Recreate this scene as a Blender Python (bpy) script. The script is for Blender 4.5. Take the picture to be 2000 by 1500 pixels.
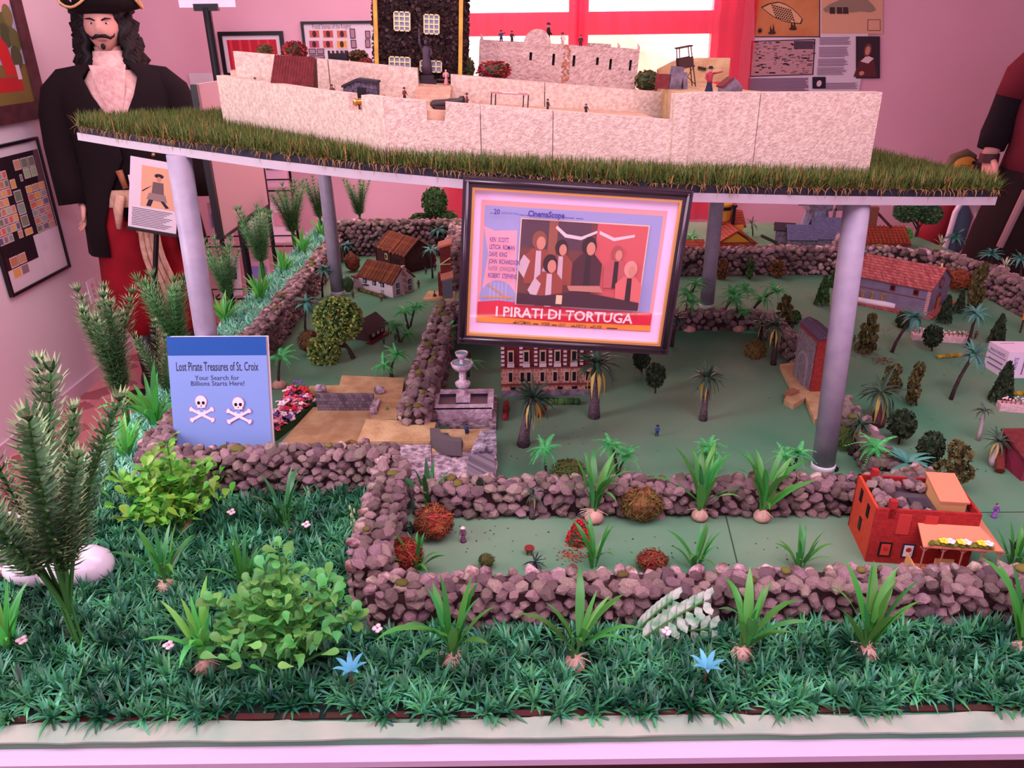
import bpy, bmesh, math, random
import numpy as np
from math import sin, cos, pi, radians, atan2, sqrt, tan
from mathutils import Vector, Matrix, Euler
rng = random.Random(7); NR = np.random.RandomState(11)
scn = bpy.context.scene; COL = scn.collection
for o in list(bpy.data.objects): bpy.data.objects.remove(o)
# ---------------------------------------------------------------- camera
FPX, TH, ROLL, HC, TZ = 1502.0, radians(24.5), radians(0.7), 1.65, 0.75
cam = bpy.data.cameras.new('camera'); co = bpy.data.objects.new('camera', cam); COL.objects.link(co)
cam.sensor_fit = 'HORIZONTAL'; cam.sensor_width = 36; cam.lens = 36*FPX/2000; cam.clip_start = .05
_R = Vector((1,0,0)); _F = Vector((0,cos(TH),-sin(TH))); _D = Vector((0,-sin(TH),-cos(TH)))
_X = _R*cos(ROLL)+_D*sin(ROLL); _Y = _R*sin(ROLL)-_D*cos(ROLL); _Z = -_F
mw = Matrix((_X,_Y,_Z)).transposed().to_4x4(); mw.translation = (0,0,HC); co.matrix_world = mw
scn.camera = co
# ---------------------------------------------------------------- world, lights, exposure
vs = scn.view_settings; vs.view_transform = 'Standard'; vs.look = 'None'; vs.exposure = 0.0; vs.gamma = 1; vs.use_curve_mapping = False
wd = bpy.data.worlds.new('sky'); scn.world = wd; wd.use_nodes = True
bg = wd.node_tree.nodes['Background']; bg.inputs[0].default_value = (1,.93,.86,1); bg.inputs[1].default_value = 7.0
def area(name, loc, target, sx, sy, power, col):
    l = bpy.data.lights.new(name,'AREA'); l.shape='RECTANGLE'; l.size=sx; l.size_y=sy; l.energy=power; l.color=col
    o = bpy.data.objects.new(name,l); COL.objects.link(o); o.location=loc
    o.rotation_euler = (Vector(target)-Vector(loc)).to_track_quat('-Z','Y').to_euler(); return o
area('ceiling_panel_lamp', (.35,.55,2.62), (.35,.75,0), 2.4, 1.2, 62, (1,.75,.93))
area('added_front_light', (.3,-1.9,1.75), (.2,2.5,1.0), 2.8, 1.4, 42, (1,.62,1))  # unseen light added behind the camera; the front wall has no window
area('added_side_light', (-2.1,.9,1.85), (-.6,2.4,.7), 1.1, 1.1, 56, (.95,.88,1))  # unseen light added to brighten the left turf; the left wall has no window
area('back_window_daylight', (.35,4.80,1.75), (.3,1.5,1.2), 1.9, 1.1, 30, (1,.36,.44))
area('rear_ceiling_lamp', (-.6,3.5,2.62), (-.7,3.6,0), 2.4, 1.2, 40, (1,.72,.80))
# ---------------------------------------------------------------- pixel helpers (frame of 2000 x 1500)
def ray(px,py):
    u=px-1000; v=py-750; c,s=cos(ROLL),sin(ROLL); u,v=u*c-v*s,u*s+v*c
    return (u, FPX*cos(TH)-v*sin(TH), -FPX*sin(TH)-v*cos(TH))
def G(px,py,dz=0.0):
    d=ray(px,py); t=(TZ+dz-HC)/d[2]; return Vector((d[0]*t,d[1]*t,TZ+dz))
def AY(px,py,Y):
    d=ray(px,py); t=Y/d[1]; return Vector((d[0]*t,Y,HC+d[2]*t))
def AX(px,py,X):
    d=ray(px,py); t=X/d[0]; return Vector((X,d[1]*t,HC+d[2]*t))
def mpp(p):
    return (p[1]*cos(TH)-(p[2]-HC)*sin(TH))/FPX
# ---------------------------------------------------------------- materials
def lin(c):
    return tuple(((x/255)/12.92 if x/255<=.04045 else ((x/255+.055)/1.055)**2.4) for x in c)
MATS={}
def M(name,c,c2=None,scale=40,rough=.75,bump=0,bscale=None,metal=0,spec=.3,var=0,trans=0,emit=0,hue=0,alpha=1):
    if name in MATS: return MATS[name]
    m=bpy.data.materials.new(name); m.use_nodes=True; nt=m.node_tree; N=nt.nodes; L=nt.links; b=N['Principled BSDF']
    a=lin(c)+(1,); b.inputs['Base Color'].default_value=a; b.inputs['Roughness'].default_value=rough
    b.inputs['Metallic'].default_value=metal; b.inputs['Specular IOR Level'].default_value=spec
    out=None; tc=N.new('ShaderNodeTexCoord')
    if c2 is not None:
        n=N.new('ShaderNodeTexNoise'); n.inputs['Scale'].default_value=scale; n.inputs['Detail'].default_value=4
        L.new(tc.outputs['Object'],n.inputs['Vector'])
        r=N.new('ShaderNodeValToRGB'); r.color_ramp.elements[0].position=.36; r.color_ramp.elements[1].position=.64
        r.color_ramp.elements[0].color=a; r.color_ramp.elements[1].color=lin(c2)+(1,)
        L.new(n.outputs['Fac'],r.inputs['Fac']); out=r.outputs['Color']
    if var:
        g=N.new('ShaderNodeNewGeometry'); oi=N.new('ShaderNodeObjectInfo')
        ad=N.new('ShaderNodeMath'); ad.operation='ADD'; L.new(g.outputs['Random Per Island'],ad.inputs[0]); L.new(oi.outputs['Random'],ad.inputs[1])
        fr=N.new('ShaderNodeMath'); fr.operation='FRACT'; L.new(ad.outputs[0],fr.inputs[0])
        mr=N.new('ShaderNodeMapRange'); mr.inputs[3].default_value=1-var; mr.inputs[4].default_value=1+var; L.new(fr.outputs[0],mr.inputs[0])
        hs=N.new('ShaderNodeHueSaturation'); L.new(mr.outputs[0],hs.inputs['Value'])
        if hue:
            m2=N.new('ShaderNodeMath'); m2.operation='MULTIPLY'; m2.inputs[1].default_value=7.31; L.new(fr.outputs[0],m2.inputs[0])
            f2=N.new('ShaderNodeMath'); f2.operation='FRACT'; L.new(m2.outputs[0],f2.inputs[0])
            mh=N.new('ShaderNodeMapRange'); mh.inputs[3].default_value=.5-hue; mh.inputs[4].default_value=.5+hue; L.new(f2.outputs[0],mh.inputs[0]); L.new(mh.outputs[0],hs.inputs['Hue'])
        if out: L.new(out,hs.inputs['Color'])
        else: hs.inputs['Color'].default_value=a
        out=hs.outputs['Color']
    if out: L.new(out,b.inputs['Base Color'])
    if bump:
        n2=N.new('ShaderNodeTexNoise'); n2.inputs['Scale'].default_value=bscale or scale; n2.inputs['Detail'].default_value=3
        L.new(tc.outputs['Object'],n2.inputs['Vector'])
        bp=N.new('ShaderNodeBump'); bp.inputs['Strength'].default_value=bump; bp.inputs['Distance'].default_value=.01
        L.new(n2.outputs['Fac'],bp.inputs['Height']); L.new(bp.outputs[0],b.inputs['Normal'])
    if trans:
        t=N.new('ShaderNodeBsdfTranslucent'); mx=N.new('ShaderNodeMixShader'); mx.inputs[0].default_value=trans
        if out: L.new(out,t.inputs[0])
        else: t.inputs[0].default_value=a
        L.new(b.outputs[0],mx.inputs[1]); L.new(t.outputs[0],mx.inputs[2]); L.new(mx.outputs[0],N['Material Output'].inputs[0])
    if emit:
        b.inputs['Emission Color'].default_value=a; b.inputs['Emission Strength'].default_value=emit
    MATS[name]=m; return m
def brickmat(name,c1,c2,cm,scale,rowh=.5,bw=.5,mortar=.02,rot=0,rough=.8):
    if name in MATS: return MATS[name]
    m=M(name,c1,rough=rough); nt=m.node_tree; N=nt.nodes; L=nt.links
    tc=N.new('ShaderNodeTexCoord'); mp=N.new('ShaderNodeMapping'); L.new(tc.outputs['Object'],mp.inputs[0])
    # use x+y along the wall and z upward
    sp=N.new('ShaderNodeSeparateXYZ'); L.new(tc.outputs['Object'],sp.inputs[0]); ad=N.new('ShaderNodeMath'); ad.operation='ADD'
    L.new(sp.outputs[0],ad.inputs[0]); L.new(sp.outputs[1],ad.inputs[1]); cb=N.new('ShaderNodeCombineXYZ'); L.new(ad.outputs[0],cb.inputs[0]); L.new(sp.outputs[2],cb.inputs[1])
    br=N.new('ShaderNodeTexBrick'); L.new(cb.outputs[0],br.inputs[0]); br.inputs['Scale'].default_value=scale
    br.inputs['Color1'].default_value=lin(c1)+(1,); br.inputs['Color2'].default_value=lin(c2)+(1,); br.inputs['Mortar'].default_value=lin(cm)+(1,)
    br.inputs['Mortar Size'].default_value=mortar; br.inputs['Row Height'].default_value=rowh; br.inputs['Brick Width'].default_value=bw
    L.new(br.outputs[0],N['Principled BSDF'].inputs['Base Color']); return m
# ---------------------------------------------------------------- mesh builder
class B:
    def __init__(s): s.v=[]; s.f=[]; s.m=[]
    def add(s,vs,fs,mi=0):
        o=len(s.v); s.v+= [tuple(p) for p in vs]; s.f+=[tuple(i+o for i in f) for f in fs]; s.m+=[mi]*len(fs); return s
    def box(s,x0,x1,y0,y1,z0,z1,mi=0):
        return s.add([(x0,y0,z0),(x1,y0,z0),(x1,y1,z0),(x0,y1,z0),(x0,y0,z1),(x1,y0,z1),(x1,y1,z1),(x0,y1,z1)],
            [(0,3,2,1),(4,5,6,7),(0,1,5,4),(1,2,6,5),(2,3,7,6),(3,0,4,7)],mi)
    def obox(s,c,sz,R=None,mi=0):
        R=R or Matrix.Identity(3); c=Vector(c); h=[a/2 for a in sz]
        vs=[c+R@Vector((sx*h[0],sy*h[1],sz_*h[2])) for sz_ in (-1,1) for sx,sy in ((-1,-1),(1,-1),(1,1),(-1,1))]
        return s.add(vs,[(0,3,2,1),(4,5,6,7),(0,1,5,4),(1,2,6,5),(2,3,7,6),(3,0,4,7)],mi)
    def tube(s,pts,rs,n=8,mi=0,cap=True):
        pts=[Vector(p) for p in pts]
        if not hasattr(rs,'__len__'): rs=[rs]*len(pts)
        vs=[]; fs=[]; a=None
        for i,p in enumerate(pts):
            d=(pts[min(i+1,len(pts)-1)]-pts[max(i-1,0)]); d=d.normalized() if d.length>1e-9 else Vector((0,0,1))
            if a is None: a=(Vector((0,0,1)) if abs(d.z)<.7 else Vector((0,1,0))).cross(d)
            else: a=a-d*a.dot(d)
            a.normalize(); b=d.cross(a)
            vs+=[p+(a*cos(2*pi*k/n)+b*sin(2*pi*k/n))*rs[i] for k in range(n)]
        for i in range(len(pts)-1):
            for k in range(n):
                k2=(k+1)%n; fs.append((i*n+k,i*n+k2,(i+1)*n+k2,(i+1)*n+k))
        if cap: fs.append(tuple(range(n-1,-1,-1))); e=(len(pts)-1)*n; fs.append(tuple(range(e,e+n)))
        return s.add(vs,fs,mi)
    def lathe(s,prof,n=16,c=(0,0,0),mi=0,sy=1,ang=0):
        vs=[]; fs=[]
        for r,z in prof: vs+=[(c[0]+r*cos(2*pi*k/n+ang),c[1]+r*sy*sin(2*pi*k/n+ang),c[2]+z) for k in range(n)]
        for i in range(len(prof)-1):
            for k in range(n):
                k2=(k+1)%n; fs.append((i*n+k,i*n+k2,(i+1)*n+k2,(i+1)*n+k))
        fs.append(tuple(range(n-1,-1,-1))); e=(len(prof)-1)*n; fs.append(tuple(range(e,e+n)))
        return s.add(vs,fs,mi)
    def prism(s,poly,z0,z1,mi=0):
        n=len(poly); vs=[(x,y,z0) for x,y in poly]+[(x,y,z1) for x,y in poly]
        fs=[tuple(range(n-1,-1,-1)),tuple(range(n,2*n))]+[(i,(i+1)%n,n+(i+1)%n,n+i) for i in range(n)]
        return s.add(vs,fs,mi)
    def xz(s,poly,y0,y1,mi=0):   # polygon in x,z extruded along y
        n=len(poly); vs=[(x,y0,z) for x,z in poly]+[(x,y1,z) for x,z in poly]
        fs=[tuple(range(n)),tuple(range(2*n-1,n-1,-1))]+[(i,n+i,n+(i+1)%n,(i+1)%n) for i in range(n)]
        return s.add(vs,fs,mi)
    def yz(s,poly,x0,x1,mi=0):
        n=len(poly); vs=[(x0,y,z) for y,z in poly]+[(x1,y,z) for y,z in poly]
        fs=[tuple(range(n-1,-1,-1)),tuple(range(n,2*n))]+[(i,(i+1)%n,n+(i+1)%n,n+i) for i in range(n)]
        return s.add(vs,fs,mi)
    def ell(s,c,r,nu=12,nv=8,mi=0,nz=0,seed=0):
        rr=random.Random(seed); vs=[(c[0],c[1],c[2]-r[2])]; fs=[]
        for j in range(1,nv):
            t=pi*j/nv
            for k in range(nu):
                q=1+(rr.random()-.5)*nz
                vs.append((c[0]+r[0]*sin(t)*cos(2*pi*k/nu)*q,c[1]+r[1]*sin(t)*sin(2*pi*k/nu)*q,c[2]-r[2]*cos(t)*q))
        vs.append((c[0],c[1],c[2]+r[2])); e=len(vs)-1
        for k in range(nu): fs.append((0,1+(k+1)%nu,1+k)); fs.append((e,1+(nv-2)*nu+k,1+(nv-2)*nu+(k+1)%nu))
        for j in range(nv-2):
            for k in range(nu):
                a=1+j*nu+k; b=1+j*nu+(k+1)%nu; fs.append((a,b,b+nu,a+nu))
        return s.add(vs,fs,mi)
    def loft(s,secs,n=16,mi=0,cap=True):   # secs: (center, rx, ry[, power])
        vs=[]; fs=[]
        for q in secs:
            c,rx,ry=q[0],q[1],q[2]; pw=q[3] if len(q)>3 else 1
            for k in range(n):
                a=2*pi*k/n; ca,sa=cos(a),sin(a)
                vs.append((c[0]+rx*math.copysign(abs(ca)**pw,ca),c[1]+ry*math.copysign(abs(sa)**pw,sa),c[2]))
        for i in range(len(secs)-1):
            for k in range(n):
                k2=(k+1)%n; fs.append((i*n+k,i*n+k2,(i+1)*n+k2,(i+1)*n+k))
        if cap: fs.append(tuple(range(n-1,-1,-1))); e=(len(secs)-1)*n; fs.append(tuple(range(e,e+n)))
        return s.add(vs,fs,mi)
    def strip(s,pts,ws,side,mi=0,fold=0):   # leaf: centre line, half widths, side vector
        side=Vector(side).normalized(); vs=[]; fs=[]; n=len(pts)
        for p,w in zip(pts,ws):
            p=Vector(p); vs+=[p-side*w+Vector((0,0,fold*w)),p,p+side*w+Vector((0,0,fold*w))]
        for i in range(n-1):
            a=3*i; fs+=[(a,a+1,a+4,a+3),(a+1,a+2,a+5,a+4)]
        return s.add(vs,fs,mi)
    def mesh(s,name,mats,smooth=False):
        me=bpy.data.meshes.new(name); me.from_pydata(s.v,[],s.f)
        for m in (mats if isinstance(mats,(list,tuple)) else [mats]): me.materials.append(m)
        if any(s.m): me.polygons.foreach_set('material_index',s.m)
        if smooth: me.polygons.foreach_set('use_smooth',[True]*len(s.f))
        me.update(); return me
    def build(s,name,mats,parent=None,smooth=False,**k): return link(name,s.mesh(name,mats,smooth),parent,**k)
def link(name,me,parent=None,loc=None,rot=None,scale=None,label=None,kind=None):
    o=bpy.data.objects.new(name,me); COL.objects.link(o)
    if parent: o.parent=parent
    if loc is not None: o.location=loc
    if rot is not None: o.rotation_euler=rot
    if scale is not None: o.scale=(scale,)*3 if not hasattr(scale,'__len__') else scale
    if label: o['label']=label
    if kind: o['kind']=kind
    return o
def tag(o,label,cat,group=None,kind=None):
    o['label']=label; o['category']=cat
    if group: o['group']=group
    if kind: o['kind']=kind
    return o
def struct(o,label=None):
    o['kind']='structure'
    if label: o['label']=label
    return o
def thing(name,label,cat,loc=(0,0,0),rz=0,group=None,rot=None):
    o=bpy.data.objects.new(name,None); COL.objects.link(o); o.location=loc; o.rotation_euler=rot if rot is not None else (0,0,rz)
    o.empty_display_size=.02; return tag(o,label,cat,group)
def npmesh(name,V,F3,mats,mi=None):
    me=bpy.data.meshes.new(name); V=np.asarray(V,np.float32); F3=np.asarray(F3,np.int32)
    me.vertices.add(len(V)); me.vertices.foreach_set('co',V.ravel())
    me.loops.add(F3.size); me.loops.foreach_set('vertex_index',F3.ravel())
    k=F3.shape[1]; me.polygons.add(len(F3)); me.polygons.foreach_set('loop_start',np.arange(0,F3.size,k,dtype=np.int32))
    for m in (mats if isinstance(mats,(list,tuple)) else [mats]): me.materials.append(m)
    if mi is not None: me.polygons.foreach_set('material_index',np.asarray(mi,np.int32))
    me.update(calc_edges=True); me.validate(); return me
TXT={}
def text(parent,s,size,mat,loc,rot=(pi/2,0,0),sx=1,align='CENTER',name='lettering',bold=0):
    key=(s,align,bold)
    if key not in TXT:
        cu=bpy.data.curves.new('t','FONT'); cu.body=s; cu.size=1; cu.align_x=align; cu.resolution_u=2; cu.offset=bold
        ob=bpy.data.objects.new('t',cu); me=bpy.data.meshes.new_from_object(ob); me.name='lettering'
        bpy.data.objects.remove(ob); TXT[key]=me
    me=TXT[key].copy(); me.materials.clear(); me.materials.append(mat)
    return link(name,me,parent,loc=loc,rot=rot,scale=(size*sx,size,size))
# ---------------------------------------------------------------- palette
felt=M('felt_green',(76,132,98),(112,140,112),scale=2.6,rough=.95,bump=.15,bscale=500)
white_paint=M('white_paint',(232,224,230),rough=.5)
pvc=M('grey_pipe',(142,132,150),(156,146,158),scale=25,rough=.45)
mortar=M('mortar_dark',(40,26,26),(58,38,36),scale=60,rough=.95)
stone_m=M('field_stone',(184,156,154),(96,66,60),scale=48,rough=.9,bump=.6,bscale=170,var=.48,hue=.045)
turf_m=M('plastic_turf',(16,80,52),(76,160,110),scale=14,rough=.45,var=.5,hue=.035,spec=.5)
turf_daylit=M('daylit_turf',(124,206,184),(160,226,190),scale=14,rough=.5,var=.35,hue=.03,spec=.5)  # daylight on the left strip is put into this paler turf colour
lawn_m=M('lawn_blade',(74,92,34),rough=.7,var=.45,hue=.03)
lawn_dry=M('lawn_dry_blade',(140,104,58),rough=.8,var=.35)
leaf_green=M('strap_leaf',(62,148,58),rough=.4,var=.3,hue=.03,spec=.5,trans=.25)
leaf_bright=M('strap_leaf_bright',(96,196,84),rough=.4,var=.25,hue=.03,spec=.5,trans=.3)
leaf_dark=M('strap_leaf_dark',(40,104,48),rough=.4,var=.3,hue=.02,spec=.5,trans=.2)
stem_green=M('stem_green',(58,120,50),rough=.6)
bulb_m=M('bulb_clay',(206,166,150),(186,134,116),scale=60,rough=.7)
root_m=M('root_pale',(206,190,164),rough=.8)
needle_m=M('needle_green',(64,104,58),rough=.6,var=.45,hue=.03)
needle_tip=M('needle_tip',(150,172,122),rough=.6,var=.25)
needle_l=M('needle_fresh',(86,150,86),rough=.6,var=.4,hue=.03)
oval_y=M('oval_leaf_yellow',(116,182,62),rough=.4,var=.3,hue=.035,trans=.3,spec=.5)
oval_g=M('oval_leaf_green',(96,178,84),rough=.4,var=.3,hue=.03,trans=.3,spec=.5)
fr_green=M('palm_green',(78,178,98),rough=.45,var=.35,hue=.02,trans=.15)
fr_teal=M('palm_teal',(70,128,112),rough=.5,var=.35,hue=.02)
fr_dark=M('palm_dark',(52,78,58),rough=.5,var=.4,hue=.02)
fr_yel=M('palm_yellow',(190,168,84),rough=.5,var=.25)
fr_black=M('palm_black',(26,40,44),rough=.5,var=.4)
bark=M('palm_bark',(74,58,56),(54,40,40),scale=120,rough=.9,bump=.6,bscale=220)
bark_l=M('palm_bark_grey',(112,92,100),(84,66,74),scale=120,rough=.9,bump=.6,bscale=220)
bark_w=M('palm_bark_white',(186,168,168),rough=.8)
twig=M('tree_bark',(62,42,34),rough=.9)
fol_dark=M('foliage_dark',(44,60,36),rough=.8,var=.5,hue=.03)
fol_olive=M('foliage_olive',(84,78,40),rough=.8,var=.5,hue=.02)
fol_green=M('foliage_green',(58,92,44),rough=.8,var=.5,hue=.03)
fol_var=M('foliage_variegated',(128,150,70),rough=.7,var=.55,hue=.04)
fol_red=M('foliage_red',(140,32,34),rough=.8,var=.5,hue=.02)
fol_brown=M('moss_brown',(110,72,40),rough=.9,var=.5,hue=.03)
moss_o=M('moss_olive',(98,92,42),rough=.95,var=.4,hue=.03)
moss_r=M('moss_red',(146,60,40),rough=.9,var=.5,hue=.03)
black=M('black_plastic',(20,16,20),rough=.4)
iron=M('black_iron',(24,20,26),rough=.5,metal=.3)
paper=M('white_paper',(226,214,222),rough=.6)
ink=M('ink_dark',(40,34,52),rough=.7)
wood_d=M('dark_wood',(64,34,34),(46,24,26),scale=12,rough=.55)
fort=M('fort_plaster',(208,188,168),(184,158,142),scale=120,rough=.9,bump=.3,bscale=230)
fort_edge=M('fort_plaster_edge',(206,168,140),(190,150,124),scale=60,rough=.9,bump=.3,bscale=90)
sand=M('sand_board',(200,166,122),(176,138,96),scale=26,rough=.95,bump=.3,bscale=160)
rock_l=M('plaster_rock',(206,184,190),(120,98,108),scale=70,rough=.9,bump=.7,bscale=120)
# ---------------------------------------------------------------- room shell
XL,XR,YB,YF,ZC=-2.2,3.1,5.0,-2.0,2.7
wall_l=M('wall_lilac',(216,204,210),(210,196,204),scale=1.5,rough=.9)
wall_b=M('wall_curtain_glow',(232,182,196),(226,174,190),scale=1.2,rough=.9)  # red glow from the curtain is put into the back wall colour
struct(B().box(XL-.1,XL,YF,YB+.1,0,ZC).build('wall_left',wall_l),'pale lilac wall on the left with framed pictures')
struct(B().box(XR,XR+.1,YF,YB+.1,0,ZC).build('wall_right',wall_l),'pale wall on the right side')
struct(B().box(XL,XR,YF-.1,YF,0,ZC).build('wall_front',wall_l),'pale wall behind the viewer')
struct(B().box(XL,XR,YF,YB,ZC,ZC+.1).build('ceiling',white_paint),'plain white ceiling')
# back wall with two window openings
def wx(px): return AY(px,100,YB).x
xa,xb,xc,xd=wx(893),wx(1122),wx(1137),wx(1400); zb,zt=.82,2.35
bw=B(); bw.box(XL-.1,xa,YB,YB+.12,0,ZC); bw.box(xd,XR+.1,YB,YB+.12,0,ZC); bw.box(xa,xd,YB,YB+.12,0,zb); bw.box(xa,xd,YB,YB+.12,zt,ZC); bw.box(xb,xc,YB,YB+.12,zb,zt)
struct(bw.build('wall_back',wall_b),'back wall with curtained windows, red curtain glow painted in as pink')
frm=M('window_frame_white',(226,206,214),rough=.5); glass=None
def glassmat():
    m=bpy.data.materials.new('window_glass'); m.use_nodes=True; N=m.node_tree.nodes; L=m.node_tree.links
    t=N.new('ShaderNodeBsdfTransparent'); g=N.new('ShaderNodeBsdfGlossy'); g.inputs['Roughness'].default_value=.03
    mx=N.new('ShaderNodeMixShader'); mx.inputs[0].default_value=.06; L.new(t.outputs[0],mx.inputs[1]); L.new(g.outputs[0],mx.inputs[2]); L.new(mx.outputs[0],N['Material Output'].inputs[0]); return m
glass=glassmat()
zm0,zm1=AY(1200,68,YB).z,AY(1200,22,YB).z
for i,(x0,x1) in enumerate(((xa,xb),(xc,xd))):
    w=thing('window_%d'%(i+1),'','window',((x0+x1)/2,YB,zb)); del w['category']; struct(w,('left' if i==0 else 'right')+' sash window behind the sheer red curtain')
    hw=(x1-x0)/2; H=zt-zb; f=B(); t=.035
    f.box(-hw,-hw+t,.02,.08,0,H); f.box(hw-t,hw,.02,.08,0,H); f.box(-hw+t,hw-t,.02,.08,0,t); f.box(-hw+t,hw-t,.02,.08,H-t,H)
    f.build('window_frame',frm,w); B().box(-hw+t,hw-t,.015,.085,zm0-zb,zm1-zb).build('sash_rail',frm,w)
    B().box(-hw-.02,hw+.02,-.05,.02,-.03,0).build('window_sill',frm,w)
    for (a,b_) in ((t,zm0-zb),(zm1-zb,H-t)): B().box(-hw+t,hw-t,.048,.052,a,b_).build('pane',glass,w)
# sheer red curtain in folds
def sheer():
    m=bpy.data.materials.new('sheer_red'); m.use_nodes=True; N=m.node_tree.nodes; L=m.node_tree.links
    t=N.new('ShaderNodeBsdfTransparent'); t.inputs[0].default_value=(1,.78,.80,1)
    s=N.new('ShaderNodeBsdfTranslucent'); s.inputs[0].default_value=(.95,.02,.09,1); d=N.new('ShaderNodeBsdfDiffuse'); d.inputs[0].default_value=(.95,.02,.10,1)
    m1=N.new('ShaderNodeMixShader'); m1.inputs[0].default_value=.35; L.new(s.outputs[0],m1.inputs[1]); L.new(d.outputs[0],m1.inputs[2])
    m2=N.new('ShaderNodeMixShader'); m2.inputs[0].default_value=.5; L.new(m1.outputs[0],m2.inputs[2]); L.new(t.outputs[0],m2.inputs[1])
    L.new(m2.outputs[0],N['Material Output'].inputs[0]); return m
sh=sheer()
def curtain(px0,px1,label,ph,amp,n):
    x0,x1=AY(px0,100,YB-.07).x,AY(px1,100,YB-.07).x; N_=160; V=[];F=[]
    for i in range(N_+1):
        t=i/N_; x=x0+(x1-x0)*t; y=YB-.07+amp*sin(t*n*2*pi+ph)+amp*.5*sin(t*n*4.7+ph*2)
        V+=[(x,y,.55),(x,y,2.45)]
    for i in range(N_): F.append((2*i,2*i+2,2*i+3,2*i+1))
    me=bpy.data.meshes.new('sheer_curtain'); me.from_pydata(V,[],F); me.materials.append(sh); me.polygons.foreach_set('use_smooth',[True]*N_)
    return tag(link('sheer_curtain',me),label,'curtain','sheer red window curtains')
curtain(853,1130,'sheer red curtain over the window behind the ivy house and domed building',0,.018,11)
curtain(1126,1474,'sheer red curtain over the window beside the map poster',1.2,.022,9)
tag(B().tube([(wx(840),YB-.07,2.47),(wx(1490),YB-.07,2.47)],.012,8).build('curtain_rod',iron),'black rod carrying the red curtains above the windows','curtain rod')
# garden beyond the window
gold=M('garden_leaves',(244,226,190),(250,196,176),scale=3,rough=.9)
for i,(x,y,z,r) in enumerate(((-1.2,7.5,1.0,.8),(.7,7.4,1.1,.85),(2.6,7.5,.9,.9))):
    t=thing('garden_tree',('blurred golden shrub outside seen through the left window','blurred orange shrub outside seen through the right window','blurred shrub outside at the right window edge')[i],'tree',(x,y,-.2),group='shrubs outside the window')
    B().tube([(0,0,0),(0,0,z)],.06,8).build('trunk',twig,t); B().ell((0,0,z+.2),(r,r*.6,r*.75),14,10,nz=.25,seed=i).build('foliage',gold,t)
struct(B().box(-12,12,YB+.5,20,-.3,-.2).build('ground_outside',M('outside_lawn',(150,160,90),rough=1)),'ground outside the window')
# floor with carpet tiles
fl=struct(B().box(XL,XR,YF,YB,-.06,-.006).build('floor',M('floor_screed',(150,92,98),rough=.9)),'red patterned tile floor')
def tilemat():
    m=M('carpet_tile',(178,92,100),rough=.95); nt=m.node_tree; N=nt.nodes; L=nt.links
    tc=N.new('ShaderNodeTexCoord'); mp=N.new('ShaderNodeMapping'); mp.inputs['Scale'].default_value=(9,9,9); mp.inputs['Rotation'].default_value=(0,0,.7); L.new(tc.outputs['Object'],mp.inputs[0])
    v=N.new('ShaderNodeTexVoronoi'); v.inputs['Randomness'].default_value=.35; v.distance='CHEBYCHEV'; v.inputs['Scale'].default_value=1; L.new(mp.outputs[0],v.inputs[0])
    r=N.new('ShaderNodeValToRGB'); r.color_ramp.interpolation='CONSTANT'; e=r.color_ramp.elements; e[0].color=lin((182,112,116))+(1,); e[1].position=.35; e[1].color=lin((150,84,90))+(1,)
    q=e.new(.65); q.color=lin((196,130,132))+(1,); sp=N.new('ShaderNodeSeparateColor'); L.new(v.outputs['Color'],sp.inputs[0]); L.new(sp.outputs[0],r.inputs[0])
    L.new(r.outputs[0],N['Principled BSDF'].inputs['Base Color']); return m
tm=tilemat(); ts=.5; tme=B().box(.003,ts-.003,.003,ts-.003,-.012,0).mesh('tile',tm)
for i in range(4):
    for j in range(11):
        if -2.2+i*ts< -.8: link('tile',tme,fl,loc=(XL+i*ts,-.5+j*ts,0))
struct(B().box(XL,XL+.012,YF,YB,0,.07).build('baseboard_left',M('baseboard',(206,180,192),rough=.6)))
struct(B().box(XL,XR,YB-.012,YB,0,.07).build('baseboard_back',MATS['baseboard']))
# ---------------------------------------------------------------- display table
TX0,TX1,TY0,TY1=-1.0,1.98,.78,4.12; TYB=.750
tb=thing('display_table','large white display table carrying the green felt model landscape','table',(.4,1.0,0))
def tloc(b,name,mat,**k): 
    o=b.build(name,mat,tb,**k); o.location=(-.4,-1.0,0); return o
outline=[(TX0,TYB),(TX1,TYB),(TX1,3.2),(1.94,3.58),(1.80,3.86),(1.45,3.92),(.6,4.0),(-.3,TY1),(TX0,TY1)]
tloc(B().prism(outline,.727,.738),'table_top',M('table_white',(190,172,192),rough=.55))
tloc(B().prism([(x*.999+.0004,max(y+.004,TY0-.002)) for x,y in outline],.738,.75),'felt_cover',felt)
tloc(B().box(TX0,TX1,TYB+.008,TYB+.05,.64,.727),'under_beam',wood_d)
for x in (-.93,.45,1.9):
    for y in (.9,2.4,3.8): tloc(B().box(x-.04,x+.04,y-.04,y+.04,0,.727),'leg',white_paint)
for x in (.25,.62): tloc(B().box(x-.03,x+.03,TY0+.1,3.9,.62,.727),'cross_beam',wood_d)
# frayed felt strip and mat edging along the front
fs=B(); pts=[]; n=120
for i in range(n+1):
    x=TX0+(TX1-TX0)*i/n; pts.append((x,TY0+.030+.005*sin(x*9)+rng.uniform(-.003,.003)))
low=[(TX1-(TX1-TX0)*i/90,TY0-.004+rng.uniform(-.0015,.0015)) for i in range(91)]; poly=low[::-1]+pts[::-1]
tloc(B().prism(poly,.7495,.7525),'felt_edge',M('felt_faded',(142,164,144),(164,172,154),scale=14,rough=.95))
mt=B()
for i in range(46):
    x=TX0+.01+i*.065
    if x>TX1-.07: break
    mt.box(x,x+.055,TY0+.031,TY0+.041,.7525,.755); 
tloc(mt,'mat_edging',M('mat_red_brown',(72,28,28),(60,38,28),scale=40,rough=.7),kind='stuff')
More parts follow.
